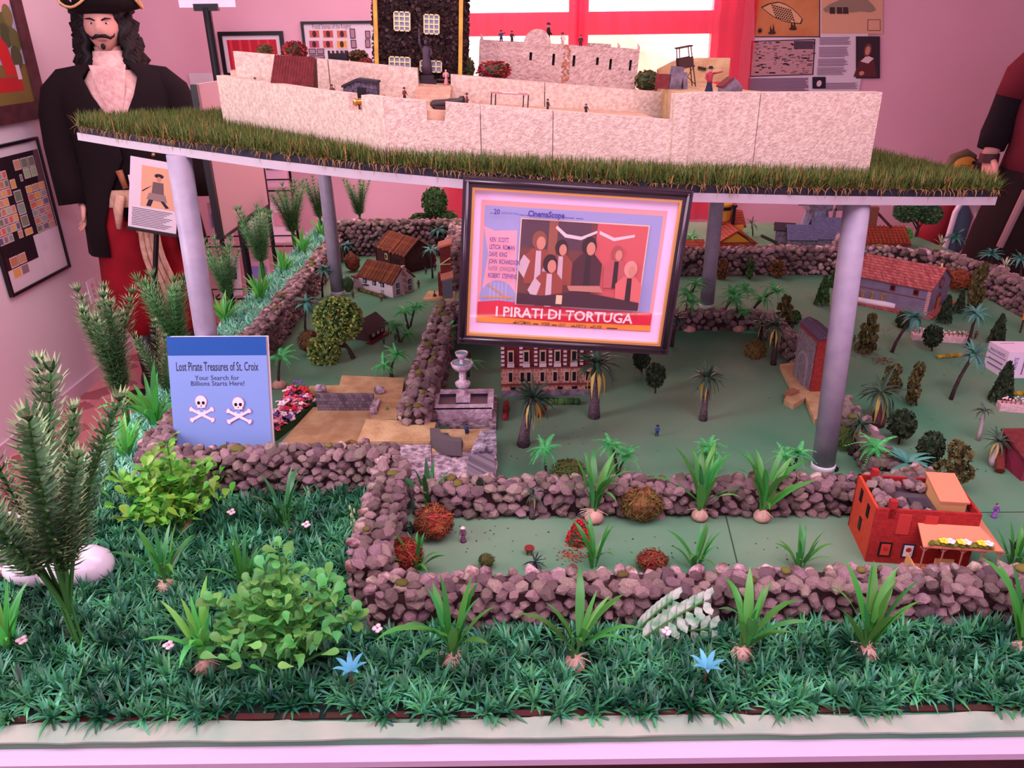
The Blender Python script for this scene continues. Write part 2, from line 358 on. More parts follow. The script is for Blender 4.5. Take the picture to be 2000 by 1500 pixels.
# ---------------------------------------------------------------- stones
STONES=[]
for i in range(12):
    bm=bmesh.new(); r=random.Random(100+i); k=15+i%5
    for j in range(k):
        z=1-2*(j+.5)/k; a=j*2.39996+r.random()*.5; q=sqrt(1-z*z); s=.5*(1+r.uniform(-.16,.10))
        bm.verts.new((q*cos(a)*s*r.uniform(.95,1.1),q*sin(a)*s*.86,z*s*.82))
    bmesh.ops.convex_hull(bm,input=bm.verts); bmesh.ops.recalc_face_normals(bm,faces=bm.faces)
    me=bpy.data.meshes.new('stone'); bm.to_mesh(me); bm.free(); me.materials.append(stone_m)
    STONES.append((me,np.array([v.co[:] for v in me.vertices]),np.array([p.vertices[:] for p in me.polygons])))
CAMP=Vector((0,0,HC))
def stone_wall(label,path,h,th,ss,limit=300,z0=TZ,moss=.06,seed=0,zoff=None):
    r=random.Random(seed); c=Vector((path[0][0],path[0][1],z0)); T=thing('stone_wall',label,'wall',c); T['kind']='thing'
    core=B(); items=[]; mossB=B()
    for (x0,y0),(x1,y1) in zip(path[:-1],path[1:]):
        d=Vector((x1-x0,y1-y0,0)); L=d.length; d.normalize(); nrm=Vector((-d.y,d.x,0)); t2=th/2-ss*.18
        e=ss*.2
        q=[Vector((x0,y0,0))-d*e-nrm*t2,Vector((x1,y1,0))+d*e-nrm*t2,Vector((x1,y1,0))+d*e+nrm*t2,Vector((x0,y0,0))-d*e+nrm*t2]
        core.prism([(p.x-c.x,p.y-c.y) for p in q],0,h-ss*.25)
        nx=max(1,int(round(L/(ss*.92)))); nzr=max(1,int(round(h/(ss*.64)))); nt=max(1,int(round(th/(ss*.95))))
        def put(p,n_,sc,top):
            vis=(CAMP-p).dot(n_)>0
            items.append(((p-CAMP).length+(0 if vis else 50),p,n_,sc,top))
        for i in range(nx+1):
            for side in (-1,1):
                for k in range(nzr):
                    s=ss*r.uniform(.82,1.28); u=(i+(.5 if k%2 else 0)+r.uniform(-.2,.2))*L/nx
                    if u>L+ss*.3: continue
                    p=Vector((x0,y0,z0))+d*u+nrm*side*(th/2-ss*.15)+Vector((0,0,ss*.3+k*(h-ss*.5)/max(1,nzr-1)+r.uniform(-.25,.25)*ss if nzr>1 else h/2))
                    put(p,nrm*side,s,False)
            for k in range(nt):
                s=ss*r.uniform(.85,1.3); u=(i+(.5 if k%2 else 0)+r.uniform(-.2,.2))*L/nx
                if u>L+ss*.3: continue
                p=Vector((x0,y0,z0))+d*u+nrm*((k+.5)/nt-.5)*(th-ss*.5)+Vector((0,0,h-ss*.16+r.uniform(-.08,.16)*ss))
                put(p,Vector((0,0,1)),s,True)
                if r.random()<moss: mossB.ell((p.x-c.x,p.y-c.y,p.z-c.z+s*.34),(s*r.uniform(.3,.5),s*.35,s*.18),8,5,nz=.3,seed=r.randrange(999))
        for (ex,ey,dd) in ((x0,y0,-d),(x1,y1,d)):
            for k in range(nzr):
                for j in range(nt):
                    s=ss*r.uniform(.85,1.2)
                    put(Vector((ex,ey,z0))+nrm*((j+.5)/nt-.5)*(th-ss*.3)+dd*ss*.1+Vector((0,0,ss*.3+k*(h-ss*.5)/max(1,nzr-1) if nzr>1 else h/2)),dd,s,False)
    core.build('core',mortar,T); items.sort(key=lambda a:a[0]); V=[];F=[];o=0
    for n_,(dist,p,nn,s,top) in enumerate(items):
        me,vv,ff=STONES[r.randrange(12)]; eu=(r.uniform(-.7,.7),r.uniform(-.7,.7),r.uniform(0,6.28)); sc=(s*r.uniform(.95,1.25),s*r.uniform(.9,1.1),s*r.uniform(.8,1.0))
        if n_<limit and dist<50:
            link('stone',me,T,loc=p-c,rot=eu,scale=sc)
        else:
            R=np.array(Euler(eu).to_matrix()); V.append((vv*np.array(sc))@R.T+np.array(p-c)); F.append(ff+o); o+=len(vv)
    if V: link('stone_fill',npmesh('stone_fill',np.concatenate(V),np.concatenate(F),stone_m),T,kind='stuff')
    if mossB.v: mossB.build('moss',moss_o,T,smooth=True,kind='stuff')
    return T
stone_wall('long low pinkish fieldstone wall in front beside the grass mat',[(-.235,1.02),(1.78,1.02)],.077,.055,.027,300,moss=.10,seed=1)
stone_wall('short stone wall with mossy top running back from the front corner',[(-.25,1.06),(-.255,1.40)],.095,.062,.027,170,moss=.10,seed=2)
stone_wall('brown stone wall in front of the blue book',[(-.785,1.43),(-.255,1.435)],.10,.055,.027,240,moss=.05,seed=3)
stone_wall('long stone wall running back along the left edge of the table',[(-.785,1.47),(-.765,2.4),(-.77,3.36)],.10,.05,.026,300,moss=.12,seed=4)
stone_wall('tall dark stone wall at the back left behind the two barns',[(-.76,3.40),(-.25,3.40)],.15,.05,.028,200,moss=.02,seed=5)
stone_wall('stone wall coming forward behind the narrow red tower',[(-.235,3.38),(-.225,2.86)],.15,.05,.027,120,moss=.06,seed=6)
stone_wall('mossy stone wall in the middle left of the white fountain',[(-.215,2.42),(-.235,1.62)],.095,.062,.028,260,moss=.14,seed=7)
stone_wall('dark stone wall half hidden behind the hanging poster frame',[(-.17,2.36),(.10,2.38)],.085,.05,.027,60,moss=.04,seed=8)
stone_wall('short stone wall behind the coconut palms right of the poster',[(.50,2.41),(.82,2.40)],.055,.045,.027,90,moss=.04,seed=9)
stone_wall('stone wall stub between the brick gatehouse and the palms',[(.84,2.36),(.85,2.10)],.06,.045,.027,60,moss=.03,seed=10)
stone_wall('stone wall curving from the grey pipe to the red brick house',[(.825,1.74),(.815,1.55),(.80,1.42)],.06,.045,.027,90,moss=.04,seed=11)
stone_wall('stone wall behind the bulb plants in the middle of the model',[(-.19,1.345),(.76,1.33),(.86,1.36)],.068,.05,.028,260,moss=.03,seed=12)
stone_wall('dark stone wall at the back right below the tiny village',[(.36,3.04),(1.50,3.02)],.105,.05,.028,280,moss=.03,seed=13)
stone_wall('reddish stone wall curving round the right end behind the church',[(1.52,3.03),(1.70,2.93),(1.77,2.72),(1.77,2.42),(1.77,2.1)],.10,.06,.03,260,moss=.03,seed=14)
# ---------------------------------------------------------------- grass generators
def blades(P,yaw,lean,Ln,Wd,curl=.5):
    P=np.asarray(P); n=len(P); dx=np.cos(yaw); dy=np.sin(yaw); sx=-dy; sy=dx
    def pt(t,extra):
        a=lean*(1+curl*t); h=Ln*t*np.cos(a); r=Ln*t*np.sin(a)
        return np.stack([P[:,0]+dx*r,P[:,1]+dy*r,P[:,2]+h],1)
    b0=pt(0,0); m=pt(.55,0); e=pt(1.,0); S=np.stack([sx*Wd,sy*Wd,np.zeros(n)],1)
    V=np.stack([b0-S,b0+S,m+S*.85,m-S*.85,e],1).reshape(-1,3); k=np.arange(n)[:,None]*5
    F=np.concatenate([k+np.array([0,1,2]),k+np.array([0,2,3]),k+np.array([3,2,4])],1).reshape(-1,3)
    return V,F
def turf(name,label,regions,spacing,nb,Ln,mat,seed,groundmat):
    R=np.random.RandomState(seed); pts=[]
    for poly in regions:
        xs=[p[0] for p in poly]; ys=[p[1] for p in poly]
        gx=np.arange(min(xs),max(xs),spacing); gy=np.arange(min(ys),max(ys),spacing)
        X,Y=np.meshgrid(gx,gy); X=X.ravel()+R.uniform(-.45,.45,X.size)*spacing; Y=Y.ravel()+R.uniform(-.45,.45,Y.size)*spacing
        ins=np.zeros(X.size,bool); j=len(poly)-1
        for i in range(len(poly)):
            xi,yi=poly[i]; xj,yj=poly[j]
            ins^=((yi>Y)!=(yj>Y))&(X<(xj-xi)*(Y-yi)/(yj-yi+1e-12)+xi); j=i
        pts.append(np.stack([X[ins],Y[ins]],1))
    C=np.concatenate(pts); n=len(C); T=np.repeat(C,nb,0); N=n*nb
    P=np.stack([T[:,0]+R.normal(0,spacing*.09,N),T[:,1]+R.normal(0,spacing*.09,N),np.full(N,TZ+.004)],1)
    yaw=R.uniform(0,2*pi,N); lean=np.abs(R.normal(.74,.36,N)); L_=Ln*R.uniform(.65,1.2,N)*np.repeat(R.uniform(.8,1.15,n),nb)
    V,F=blades(P,yaw,lean,L_,.0023*R.uniform(.8,1.3,N))
    o=link(name,npmesh(name,V,F,mat)); tag(o,label,'grass',kind='stuff'); return o
gfront=[(-.985,.812),(1.92,.812),(1.92,.985),(-.28,.985),(-.29,1.03),(-.30,1.40),(-.72,1.40),(-.80,1.40),(-.985,1.55)]
tmo=turf('turf_mat','dark green plastic turf of spiky tufts along the front edge',[gfront],.0275,34,.037,turf_m,21,None); B().prism(gfront,TZ+.0004,TZ+.003).build('backing',M('turf_gap_shade',(10,34,26),rough=.9),tmo)  # dark sheet under the tufts paints the shade in their gaps
gleft=[(-.985,1.45),(-.83,1.45),(-.80,2.4),(-.80,4.05),(-.985,4.05)]
turf('turf_strip','pale turquoise plastic turf strip outside the left stone wall',[gleft],.021,16,.032,turf_daylit,22,None)
# ---------------------------------------------------------------- tilted platform on four pipes
K,KY=.0654,.03
def plz(x,y): return HC-.229-K*x-KY*(y-1.45)     # top of the mat (root of the lawn)
TILT=Matrix(((1,0,-K),(0,1,-KY),(K,KY,1))).transposed()  # columns ~ x axis, y axis, normal
_ax=Vector((1,0,-K)).normalized(); _az=Vector((K,KY,1)).normalized(); _ay=_az.cross(_ax); TM=Matrix((_ax,_ay,_az)).transposed()
PZ0=plz(0,1.45); PO=Vector((0,1.45,PZ0))
def onp(x,y,dz=0): return Vector((x,y,plz(x,y)+dz))
def pthing(name,label,cat,x,y,rz=0,dz=0,group=None,upright=False):
    R=(TM@Matrix.Rotation(rz,3,'Z')) if not upright else Matrix.Rotation(rz,3,'Z')
    return thing(name,label,cat,onp(x,y,dz),rot=R.to_euler(),group=group)
front=[(-.965,1.80),(-.83,1.715),(-.70,1.643),(-.47,1.522),(-.28,1.449),(-.08,1.40),(.12,1.382),(.325,1.389),(.575,1.438),(.80,1.50),(.985,1.56)]
edge=front+[(1.01,1.62),(.96,2.1),(.92,2.95),(-.72,2.95),(-.78,2.25),(-.90,1.99),(-.975,1.88)]
PT=pthing('fort_platform','curved tilted white board covered in artificial lawn carrying the fort','platform',0,1.45)
loc=[(x,y-1.45) for x,y in edge]
B().prism(loc,-.030,-.014).build('board',M('board_grey',(172,160,166),rough=.5),PT); B().prism([(x*.997,y+.002) for x,y in loc],-.014,-.001).build('mat',M('mat_black',(30,28,40),rough=.8),PT)
ring_out=edge
def inpoly(X,Y,poly):
    ins=np.zeros(X.size,bool); j=len(poly)-1
    for i in range(len(poly)):
        xi,yi=poly[i]; xj,yj=poly[j]; ins^=((yi>Y)!=(yj>Y))&(X<(xj-xi)*(Y-yi)/(yj-yi+1e-12)+xi); j=i
    return ins
R=np.random.RandomState(31); NN=330000; X=R.uniform(-.99,1.02,NN); Y=R.uniform(1.37,2.96,NN)
fortin=[(-.64,1.89),(-.35,1.63),(-.215,1.50),(.31,1.53),(.71,1.62),(.74,2.75),(-.64,2.75)]
dedge=lambda:0
ok=inpoly(X,Y,edge)&~inpoly(X,Y,fortin)&((R.uniform(0,1,NN)<.85)); X,Y=X[ok],Y[ok]
keep=(Y<2.35)|(R.uniform(0,1,X.size)<.35); X,Y=X[keep],Y[keep]; n=X.size
ZZ=HC-.229-K*X-KY*(Y-1.45)
V,F=blades(np.stack([X,Y,ZZ],1),R.uniform(0,2*pi,n),np.abs(R.normal(.28,.22,n)),.034*R.uniform(.6,1.15,n),.0009*R.uniform(.8,1.3,n),curl=.8)
mi=np.repeat((R.uniform(0,1,n)<.13).astype(np.int32),3)
lw=npmesh('lawn',V,F,[lawn_m,lawn_dry],mi); lo=link('artificial_lawn',lw); tag(lo,'olive artificial lawn fringe on the raised fort platform','grass',kind='stuff')
# dry curled blades hanging over the rim
hb=[]; 
for (x0,y0),(x1,y1) in zip(front[:-1],front[1:]):
    for i in range(int(Vector((x1-x0,y1-y0)).length/.0025)):
        t=rng.random(); hb.append((x0+(x1-x0)*t,y0+(y1-y0)*t+.002))
hb=np.array(hb); n=len(hb)
V,F=blades(np.stack([hb[:,0],hb[:,1],HC-.229-K*hb[:,0]-KY*(hb[:,1]-1.45)],1),R.uniform(-pi,0,n),R.uniform(.5,1.6,n),.024*R.uniform(.5,1.2,n),.0008*np.ones(n),curl=.9)
link('rim_blades',npmesh('rim_blades',V,F,lawn_dry),PT,kind='stuff').matrix_parent_inverse=(Matrix.Translation(PO)@TM.to_4x4()).inverted()
# pipes
LEAN={(.698,1.495):-.026,(-.700,1.634):.022}
for nm,(x,y) in {'grey pipe post on the right in front beside the brick gatehouse':(.698,1.495),'grey pipe post far right behind the poster near the palms':(.70,2.618),
        'grey pipe post at the back left beside the white cottage':(-.661,2.82),'grey pipe post directly behind the blue book':(-.700,1.634)}.items():
    t=thing('pipe_post',nm,'post',(x,y,TZ),group='pipe posts under the platform'); top=plz(x,y)-.030-TZ
    B().tube([(0,0,.0),(LEAN.get((x,y),0),0,top)],.0245,28).build('pipe',pvc,t,smooth=True)
    B().lathe([(.0262,0),(.0262,.012),(.025,.015)],28).build('collar',white_paint,t,smooth=True)
    if x>.6 and y<2: B().ell((.022,-.012,.006),(.009,.007,.006),8,6).build('glue_blob',black,t)
# ---------------------------------------------------------------- strap-leaf bulb plants
def strapleaf(L,W,a0,a1,n=7,fold=.35):
    b=B(); pts=[]; ws=[]; x=z=0
    for i in range(n+1):
        t=i/n; pts.append((x,0,z)); ws.append(W*max(.02,(sin(pi*min(1,t*.86+.14))**.8)*(1 if t<.9 else .6) if t<1 else .02)); a=a0+(a1-a0)*t*t
        x+=sin(a)*L/n; z+=cos(a)*L/n
    return b.strip(pts,ws,(0,1,0),fold=fold)
LEAFV={}
def leafmeshes(mat):
    if mat.name not in LEAFV:
        LEAFV[mat.name]=[strapleaf(1,w,a0,a1).mesh('leaf',mat,True) for w,a0,a1 in ((.045,.05,.6),(.055,.25,1.3),(.045,.35,1.9),(.055,.15,.9),(.04,.5,2.1),(.05,.1,.35))]
    return LEAFV[mat.name]
def bulb_plant(px,py,ptop,label,n=9,seed=0,mat=None,bulb=True,lean=0,spread=1.0,bs=1.0,group='strap-leaf plants with clay bulbs',dz=0):
    r=random.Random(seed); p=G(px,py,dz); h=AY(px,ptop,p.y).z-p.z; mat=mat or leaf_green
    t=thing('strap_leaf_plant',label,'plant',p,group=group); lm=leafmeshes(mat)
    z=0
    if bulb:
        R_=.017*bs; z=R_*1.3
        B().lathe([(R_*.5,0),(R_*.95,R_*.25),(R_*1.02,R_*.6),(R_*.8,R_*1.1),(R_*.35,R_*1.45)],12).build('bulb',bulb_m,t,smooth=True)
        rb=B()
        for k in range(9):
            a=r.uniform(0,6.28); q=R_*1.5; rb.tube([(0,0,z*.95),(q*.5*cos(a),q*.5*sin(a),z*1.1),(q*cos(a),q*sin(a),z*.9)],[.0009,.0007,.0004],4)
        rb.build('roots',root_m,t)
    sb=B()
    for k in range(3):
        a=r.uniform(0,6.28); sb.tube([(.004*cos(a),.004*sin(a),z*.8),(.012*cos(a)*spread+lean*h*.15,.012*sin(a),z+h*.35)],[.0028,.0018],6)
    sb.build('stem',stem_green,t)
    for k in range(int(n*1.5)):
        a=6.283*k/n*1.618+r.uniform(-.4,.4); i=r.choice((0,0,1,1,2,3,3,4,5)); f=(.0 if i in (0,5,3) else .15); zz=z+h*r.uniform(.0,.28)
        L=(h-zz)*r.uniform(.85,1.05) if i in (0,5) else h*r.uniform(.55,.85)
        link('leaf',lm[i],t,loc=(.006*cos(a)+lean*zz*.4,.006*sin(a),zz),rot=(r.uniform(-.15,.15),r.uniform(-.02,.42)*spread+lean*.3*cos(a),a),scale=(L,L*r.uniform(.9,1.4),L))
    return t
BP=[(885,1300,1148,'strap-leaf plant on a clay bulb in the turf, leftmost along the front wall',1,0),
(1122,1305,1165,'strap-leaf plant on a round clay bulb left of the white fern',2,.25),
(1448,1287,1150,'thin arching strap-leaf plant right of the white fern',3,.3),
(1690,1285,1122,'strap-leaf plant on a clay bulb in the turf below the red brick house',4,-.15),
(1992,1280,1118,'strap-leaf plant on a clay bulb at the right edge of the turf',5,-.1)]
for px,py,pt_,lb,s,ln in BP: bulb_plant(px,py,pt_,lb,9,s,lean=ln)
bulb_plant(328,1155,1030,'broad strap-leaf plant with a root ball in the left turf',9,6,mat=leaf_green,spread=1.5)
bulb_plant(480,1150,1048,'strap-leaf plant between the two round-leaf bushes in the left turf',8,7,bulb=False,spread=1.3)
bulb_plant(405,1312,1172,'strap-leaf plant left of the large round-leaf bush in front',9,8,mat=leaf_bright)
bulb_plant(18,1275,1150,'strap-leaf plant at the far left edge of the turf',8,9,mat=leaf_bright,bulb=False)
bulb_plant(562,1045,925,'strap-leaf plant on a small bulb below the brown stone wall',7,10,mat=leaf_dark,bs=.7)
bulb_plant(1160,1018,890,'grassy plant on a ribbed clay bulb, leftmost of three behind the yard',12,11,mat=leaf_green,bs=1.15)
bulb_plant(1366,1014,888,'leafy plant on a clay bulb, middle one of three behind the yard',11,12,mat=leaf_green)
bulb_plant(1487,1016,884,'leafy plant on a clay bulb, rightmost of three behind the yard',12,13,mat=leaf_green)
bulb_plant(838,1006,900,'dark leafy plant in the corner below the ruined stone plaza',10,14,mat=leaf_dark,bulb=False)
for px,py,pt_,lb,s in ((815,1112,1035,'upright strap-leaf plant in the red moss corner of the yard',15),(1160,1110,1018,'strap-leaf plant behind the front wall below the red flower bush',16),
 (1358,1112,1030,'strap-leaf plant behind the front wall right of the rusty moss tuft',17),(1562,1112,1035,'strap-leaf plant behind the front wall left of the red brick house',18),(1978,1108,1030,'strap-leaf plant right of the red brick house porch',19)):
    bulb_plant(px,py,pt_,lb,8,s,mat=leaf_green,bulb=False)
for i,(px,py,pt_,lb) in enumerate(((305,835,740,'bright strap-leaf plant in the pale turf left of the book'),(440,635,580,'bright strap-leaf plant right of the pipe behind the book'),(508,590,535,'bright strap-leaf plant below the hanging white sign'),
  (556,535,490,'bright strap-leaf plant at the middle of the left wall'),(592,500,455,'bright strap-leaf plant beside the back left pipe'),(628,465,430,'bright strap-leaf plant at the far end of the left strip'),(250,900,830,'low bright strap-leaf plant beside the left corner of the stone wall'))):
    bulb_plant(px,py,py-(py-pt_)*1.25,lb,16,40+i,mat=leaf_bright,bulb=False,spread=1.3)
# ---------------------------------------------------------------- needle plants
def needlebranch(seed,tipfrac,nm,nt,t0=.16,whorls=15,per=15,nl=.15):
    r=random.Random(seed); b=B(); bend=r.uniform(.1,.35); f=lambda t:Vector((bend*t*t*.5,r.uniform(-.004,.004),t))
    path=[f(i/8) for i in range(9)]; b.tube(path,[.011*(1-.7*i/8) for i in range(9)],5,mi=0)
    for w in range(whorls):
        t=t0+(1-t0)*w/(whorls-1); c=Vector((bend*t*t*.5,0,t)); ln=nl*(1-.35*((t-t0)/(1-t0))**3)
        for k in range(per):
            a=6.283*k/per+w*.7+r.uniform(-.15,.15); up=r.uniform(.25,.75)+(.7 if w==whorls-1 else 0)
            d=Vector((cos(a),sin(a),up)).normalized(); s=d.cross(Vector((0,0,1))).normalized()*.0055; e=c+d*ln; m_=c+d*ln*.6
            b.add([c-s,c+s,m_+s,m_-s],[(0,1,2,3)],1); b.add([m_-s,m_+s,e+Vector((0,0,.012))],[(0,1,2)],2 if r.random()<tipfrac else 1)
    return b.mesh('branch',[stem_green,nm,nt])
NB_C=[needlebranch(20+i,.75,needle_m,needle_tip,t0=.3,whorls=20,per=13,nl=.095) for i in range(4)]
NB_A=[needlebranch(i,.8,needle_m,needle_tip) for i in range(4)]
NB_B=[needlebranch(10+i,.4,needle_l,needle_tip,whorls=14,per=14,nl=.19) for i in range(4)]
def needle_plant(px,py,ptop,wpx,label,nb,seed,var=NB_A,lean=0,stemfrac=0):
    r=random.Random(seed); p=G(px,py); h=AY(px,ptop,p.y).z-p.z; w=wpx*mpp(p)*.5
    t=thing('needle_leaf_plant',label,'plant',p,group='plastic needle plants'); sb=B()
    st=stemfrac*h
    if st: 
        for k in range(5): a=k*1.25; sb.tube([(.004*cos(a),.004*sin(a),0),(.008*cos(a)+lean*.3*st,.008*sin(a),st)],[.003,.002],5)
    else: sb.tube([(0,0,0),(0,0,h*.12)],[.006,.004],6)
    sb.build('stem',stem_green,t)
    for k in range(nb):
        a=6.283*k/nb+r.uniform(-.3,.3); tilt=math.atan2(w*r.uniform(.45,.95),h)*(.25 if k==0 else 1); L=(h-st*.8)*r.uniform(.72,1.0)*(1.04 if k==0 else 1)
        link('branch',r.choice(var),t,loc=(lean*.3*st,0,st*.8),rot=Euler((0,tilt,0)).to_matrix().to_4x4() and Matrix.Rotation(a,3,'Z').__matmul__(Matrix.Rotation(tilt,3,'Y')).to_euler(),scale=(L*.95,L*.95,L))
    return t
needle_plant(160,1268,690,360,'tall dark needle-leaf plant at the front left before the light bulbs',13,1,NB_C,-.08,.18)
needle_plant(253,842,566,110,'needle-leaf plant beside the tiled floor left of the blue book',12,2,NB_A,.1,.28)
needle_plant(330,775,640,110,'low spreading needle-leaf plant just left of the blue book',6,3,NB_A)
needle_plant(352,705,525,90,'needle-leaf plant in front of the dressed figure red trousers',11,4,NB_B)
needle_plant(452,612,468,84,'needle-leaf plant right of the pipe behind the book',11,5,NB_B,0,.2)
needle_plant(518,560,402,110,'needle-leaf plant below the hanging white sign',13,6,NB_B,0,.3)
needle_plant(577,492,350,92,'needle-leaf plant left of the back left pipe',13,7,NB_B,0,.25)
needle_plant(628,452,345,46,'needle-leaf plant partly hidden by the back left pipe',9,8,NB_B,0,.2)
needle_plant(705,440,345,64,'needle-leaf plant standing behind the tall back wall',11,9,NB_B,-.2,.15)
needle_plant(228,945,862,60,'small feathery sprig in the pale turf beside the yellow-green bush',5,10,NB_B,0,.4)
# ---------------------------------------------------------------- round-leaf bushes
def ovalleaf(mat):
    b=B(); pts=[(0,0,0),(.25,0,.03),(.5,0,.07),(.75,0,.1),(.93,0,.09),(1,0,.07)]; return b.strip(pts,[.03,.1,.24,.30,.2,.04],(0,1,0),fold=.25).mesh('leaf',mat,True)
def round_bush(px,py,ptop,wpx,label,mat,nst,seed,base=None):
    r=random.Random(seed); p=G(px,py); h=AY(px,ptop,p.y).z-p.z; w=wpx*mpp(p)/2; t=thing('round_leaf_bush',label,'plant',p); lm=ovalleaf(mat); sb=B(); cnt=0
    for k in range(nst):
        a=6.283*k/nst+r.uniform(-.3,.3); tl=r.uniform(.2,1.0); L=h*(1.0 if k==0 else r.uniform(.55,.85)); tl=.12 if k==0 else tl
        R_=w*tl; pts=[]
        for i in range(7):
            q=i/6; pts.append(Vector((cos(a)*R_*q**.8,sin(a)*R_*q**.8*.8,L*q*(1-.55*tl*q*tl))))
        sb.tube(pts,[.0024-.0002*i for i in range(7)],5)
        for i in range(1,7):
            for j in range(4 if i<6 else 6):
                if cnt>=295: break
                c=pts[i]+(pts[i-1]-pts[i])*r.random()*.7; yaw=a+j*1.57+i*.8+r.uniform(-.3,.3); s=.026*r.uniform(.7,1.2)
                link('leaf',lm,t,loc=c,rot=(r.uniform(-.4,.4),-r.uniform(.0,.9),yaw),scale=s); cnt+=1
    sb.build('stems',stem_green,t)
    vv=np.array([v_.co[:] for v_ in lm.vertices]); ff=np.array([p_.vertices[:] for p_ in lm.polygons]); VV=[];FF=[];o_=0
    for k in range(330):
        u_=r.random(); a=r.uniform(0,6.283); tl=r.uniform(.1,1.0); R_=w*tl; q=r.uniform(.25,1)**.7; c=Vector((cos(a)*R_*q**.8,sin(a)*R_*q**.8*.8,h*.72*q*(1-.55*tl*q*tl)))
        Rm=np.array((Matrix.Rotation(r.uniform(0,6.28),3,'Z')@Matrix.Rotation(-r.uniform(0,.9),3,'Y')@Matrix.Rotation(r.uniform(-.4,.4),3,'X'))); VV.append((vv*.024*r.uniform(.7,1.2))@Rm.T+np.array(c)); FF.append(ff+o_); o_+=len(vv)
    link('leaf_fill',npmesh('leaf_fill',np.concatenate(VV),np.concatenate(FF),mat),t,kind='stuff')
    if base: B().ell((0,0,.008),(.03,.025,.014),10,6,nz=.2).build('base',bulb_m,t)
round_bush(350,1035,855,265,'yellow-green round-leaf bush in front of the brown stone wall',oval_y,15,3,True)
round_bush(565,1305,1062,320,'large fresh green round-leaf bush in front of the wall corner',oval_g,16,4)
# ---------------------------------------------------------------- fern, blossoms, sprigs
p=G(1236,1262); t=thing('variegated_fern','white and green variegated fern leaning over the front stone wall','plant',p)
fw=M('fern_white',(214,226,206),(120,186,140),scale=60,rough=.5)
for k,(dx,L,el) in enumerate(((.085,.14,.9),(.10,.13,.35),(.05,.10,1.25))):
    b=B(); pts=[]
    for i in range(9):
        q=i/8; pts.append(Vector((dx*q*1.25,.01*k,L*sin(el)*q-.02*q*q)))
    b.tube(pts,.0016,5,mi=1)
    for i in range(1,9):
        for s in (-1,1):
            d=Vector((.5,.25*s,.85*s)).normalized()*.038*(1.2-.5*i/8); c=pts[i]; sd=Vector((.6,0,-.35*s)).normalized()*.0075
            b.add([c,c+d*.3+sd,c+d*.55+sd*.7,c+d*.75+sd*.9,c+d,c+d*.7-sd*.9,c+d*.4-sd],[(0,1,2,3,4,5,6)],0)
    b.build('frond',[fw,stem_green],t)
def blossom(px,py,label,mat,n=5,s=.008,st=.02,group='tiny pale blossoms in the turf',dz=.0):
    t=thing('blossom',label,'flower',G(px,py,dz),group=group); B().tube([(0,0,0),(0,0,st)],.0008,5).build('stem',stem_green,t); b=B()
    for k in range(n): a=6.283*k/n; b.ell((s*.6*cos(a),s*.6*sin(a),st+.002+.003*(k%2)),(s*.55,s*.55,s*.3),7,5)
    b.build('petals',mat,t,smooth=True)
pinkw=M('petal_pale',(236,206,210),rough=.6)
for px,py,lb in ((55,1285,'pale blossom in the turf at the far left'),(338,1295,'pale blossom in the turf left of the strap-leaf plants'),(740,1262,'white blossom in the turf below the wall corner'),(1298,1268,'pale blossom in the turf below the variegated fern'),(457,1030,'pale blossom in the turf below the yellow-green bush'),(602,1055,'pale blossom near the mossy wall in the left turf')): blossom(px,py,lb,pinkw,st=.034)
blue_p=M('petal_blue',(90,168,190),rough=.5,var=.2)
for px,py,lb in ((1375,1345,'blue star-shaped sprig in the turf below the fern'),(690,1350,'blue star-shaped sprig below the large round-leaf bush')):
    t=thing('blue_sprig',lb,'flower',G(px,py),group='blue sprigs'); B().tube([(0,0,0),(0,0,.04)],.0016,5).build('stem',M('sprig_brown',(120,84,60)),t)
    lmB=strapleaf(1,.13,.5,1.5).mesh('petal',blue_p,True)
    for k in range(7): link('petal',lmB,t,loc=(0,0,.036),rot=(0,.15,k*.9),scale=.034)
t=thing('grass_sprig','pale slender grass sprig beside the mossy short wall','plant',G(692,1072)); b=B(); b.tube([(0,0,0),(.006,0,.05),(.002,0,.1)],[.0012,.001,.0005],5)
for k in range(10): z=.03+.007*k; a=k*2.4; b.ell((.004*cos(a)+.004,.004*sin(a),z),(.0022,.0022,.006),6,5)
b.build('spike',M('sprig_pale',(176,200,140)),t)
# ---------------------------------------------------------------- palms
def frond_feather(mat,droop):
    b=B(); pts=[]
    for i in range(8): q=i/7; pts.append(Vector((q*.95,0,.38*q-droop*q*q)))
    b.tube(pts,[.018,.016,.014,.012,.01,.008,.006,.003],4)
    for i in range(1,8):
        for s in (-1,1):
            for e in (0,.5):
                c=pts[i]+(pts[i-1]-pts[i])*e; d=Vector((.55,.75*s,-.35)).normalized()*.34*(1.1-.75*i/7); w=Vector((.045,0,.0))
                b.add([c-w,c+w,c+d],[(0,1,2)])
    return b.mesh('frond',mat)
def frond_blade(mat,droop,W=.07):
    b=B(); pts=[];ws=[]
    for i in range(7): q=i/6; pts.append((q*.9,0,.5*q-droop*q*q)); ws.append(W*sin(pi*(.12+.86*q)))
    return b.strip(pts,ws,(0,1,0),fold=-.3).mesh('frond',mat)
FR={'green':[frond_feather(fr_green,d) for d in (.75,1.15,.5)],'teal':[frond_blade(fr_teal,d,.11) for d in (.75,1.1,.4)],'dark':[frond_blade(fr_dark,d) for d in (.7,1.1,.25)],
    'yellow':[frond_blade(fr_yel,1.75,.07)],'black':[frond_blade(fr_black,d) for d in (.6,1.0)],'tealg':[frond_feather(fr_teal,d) for d in (.6,1.0,.3)]}
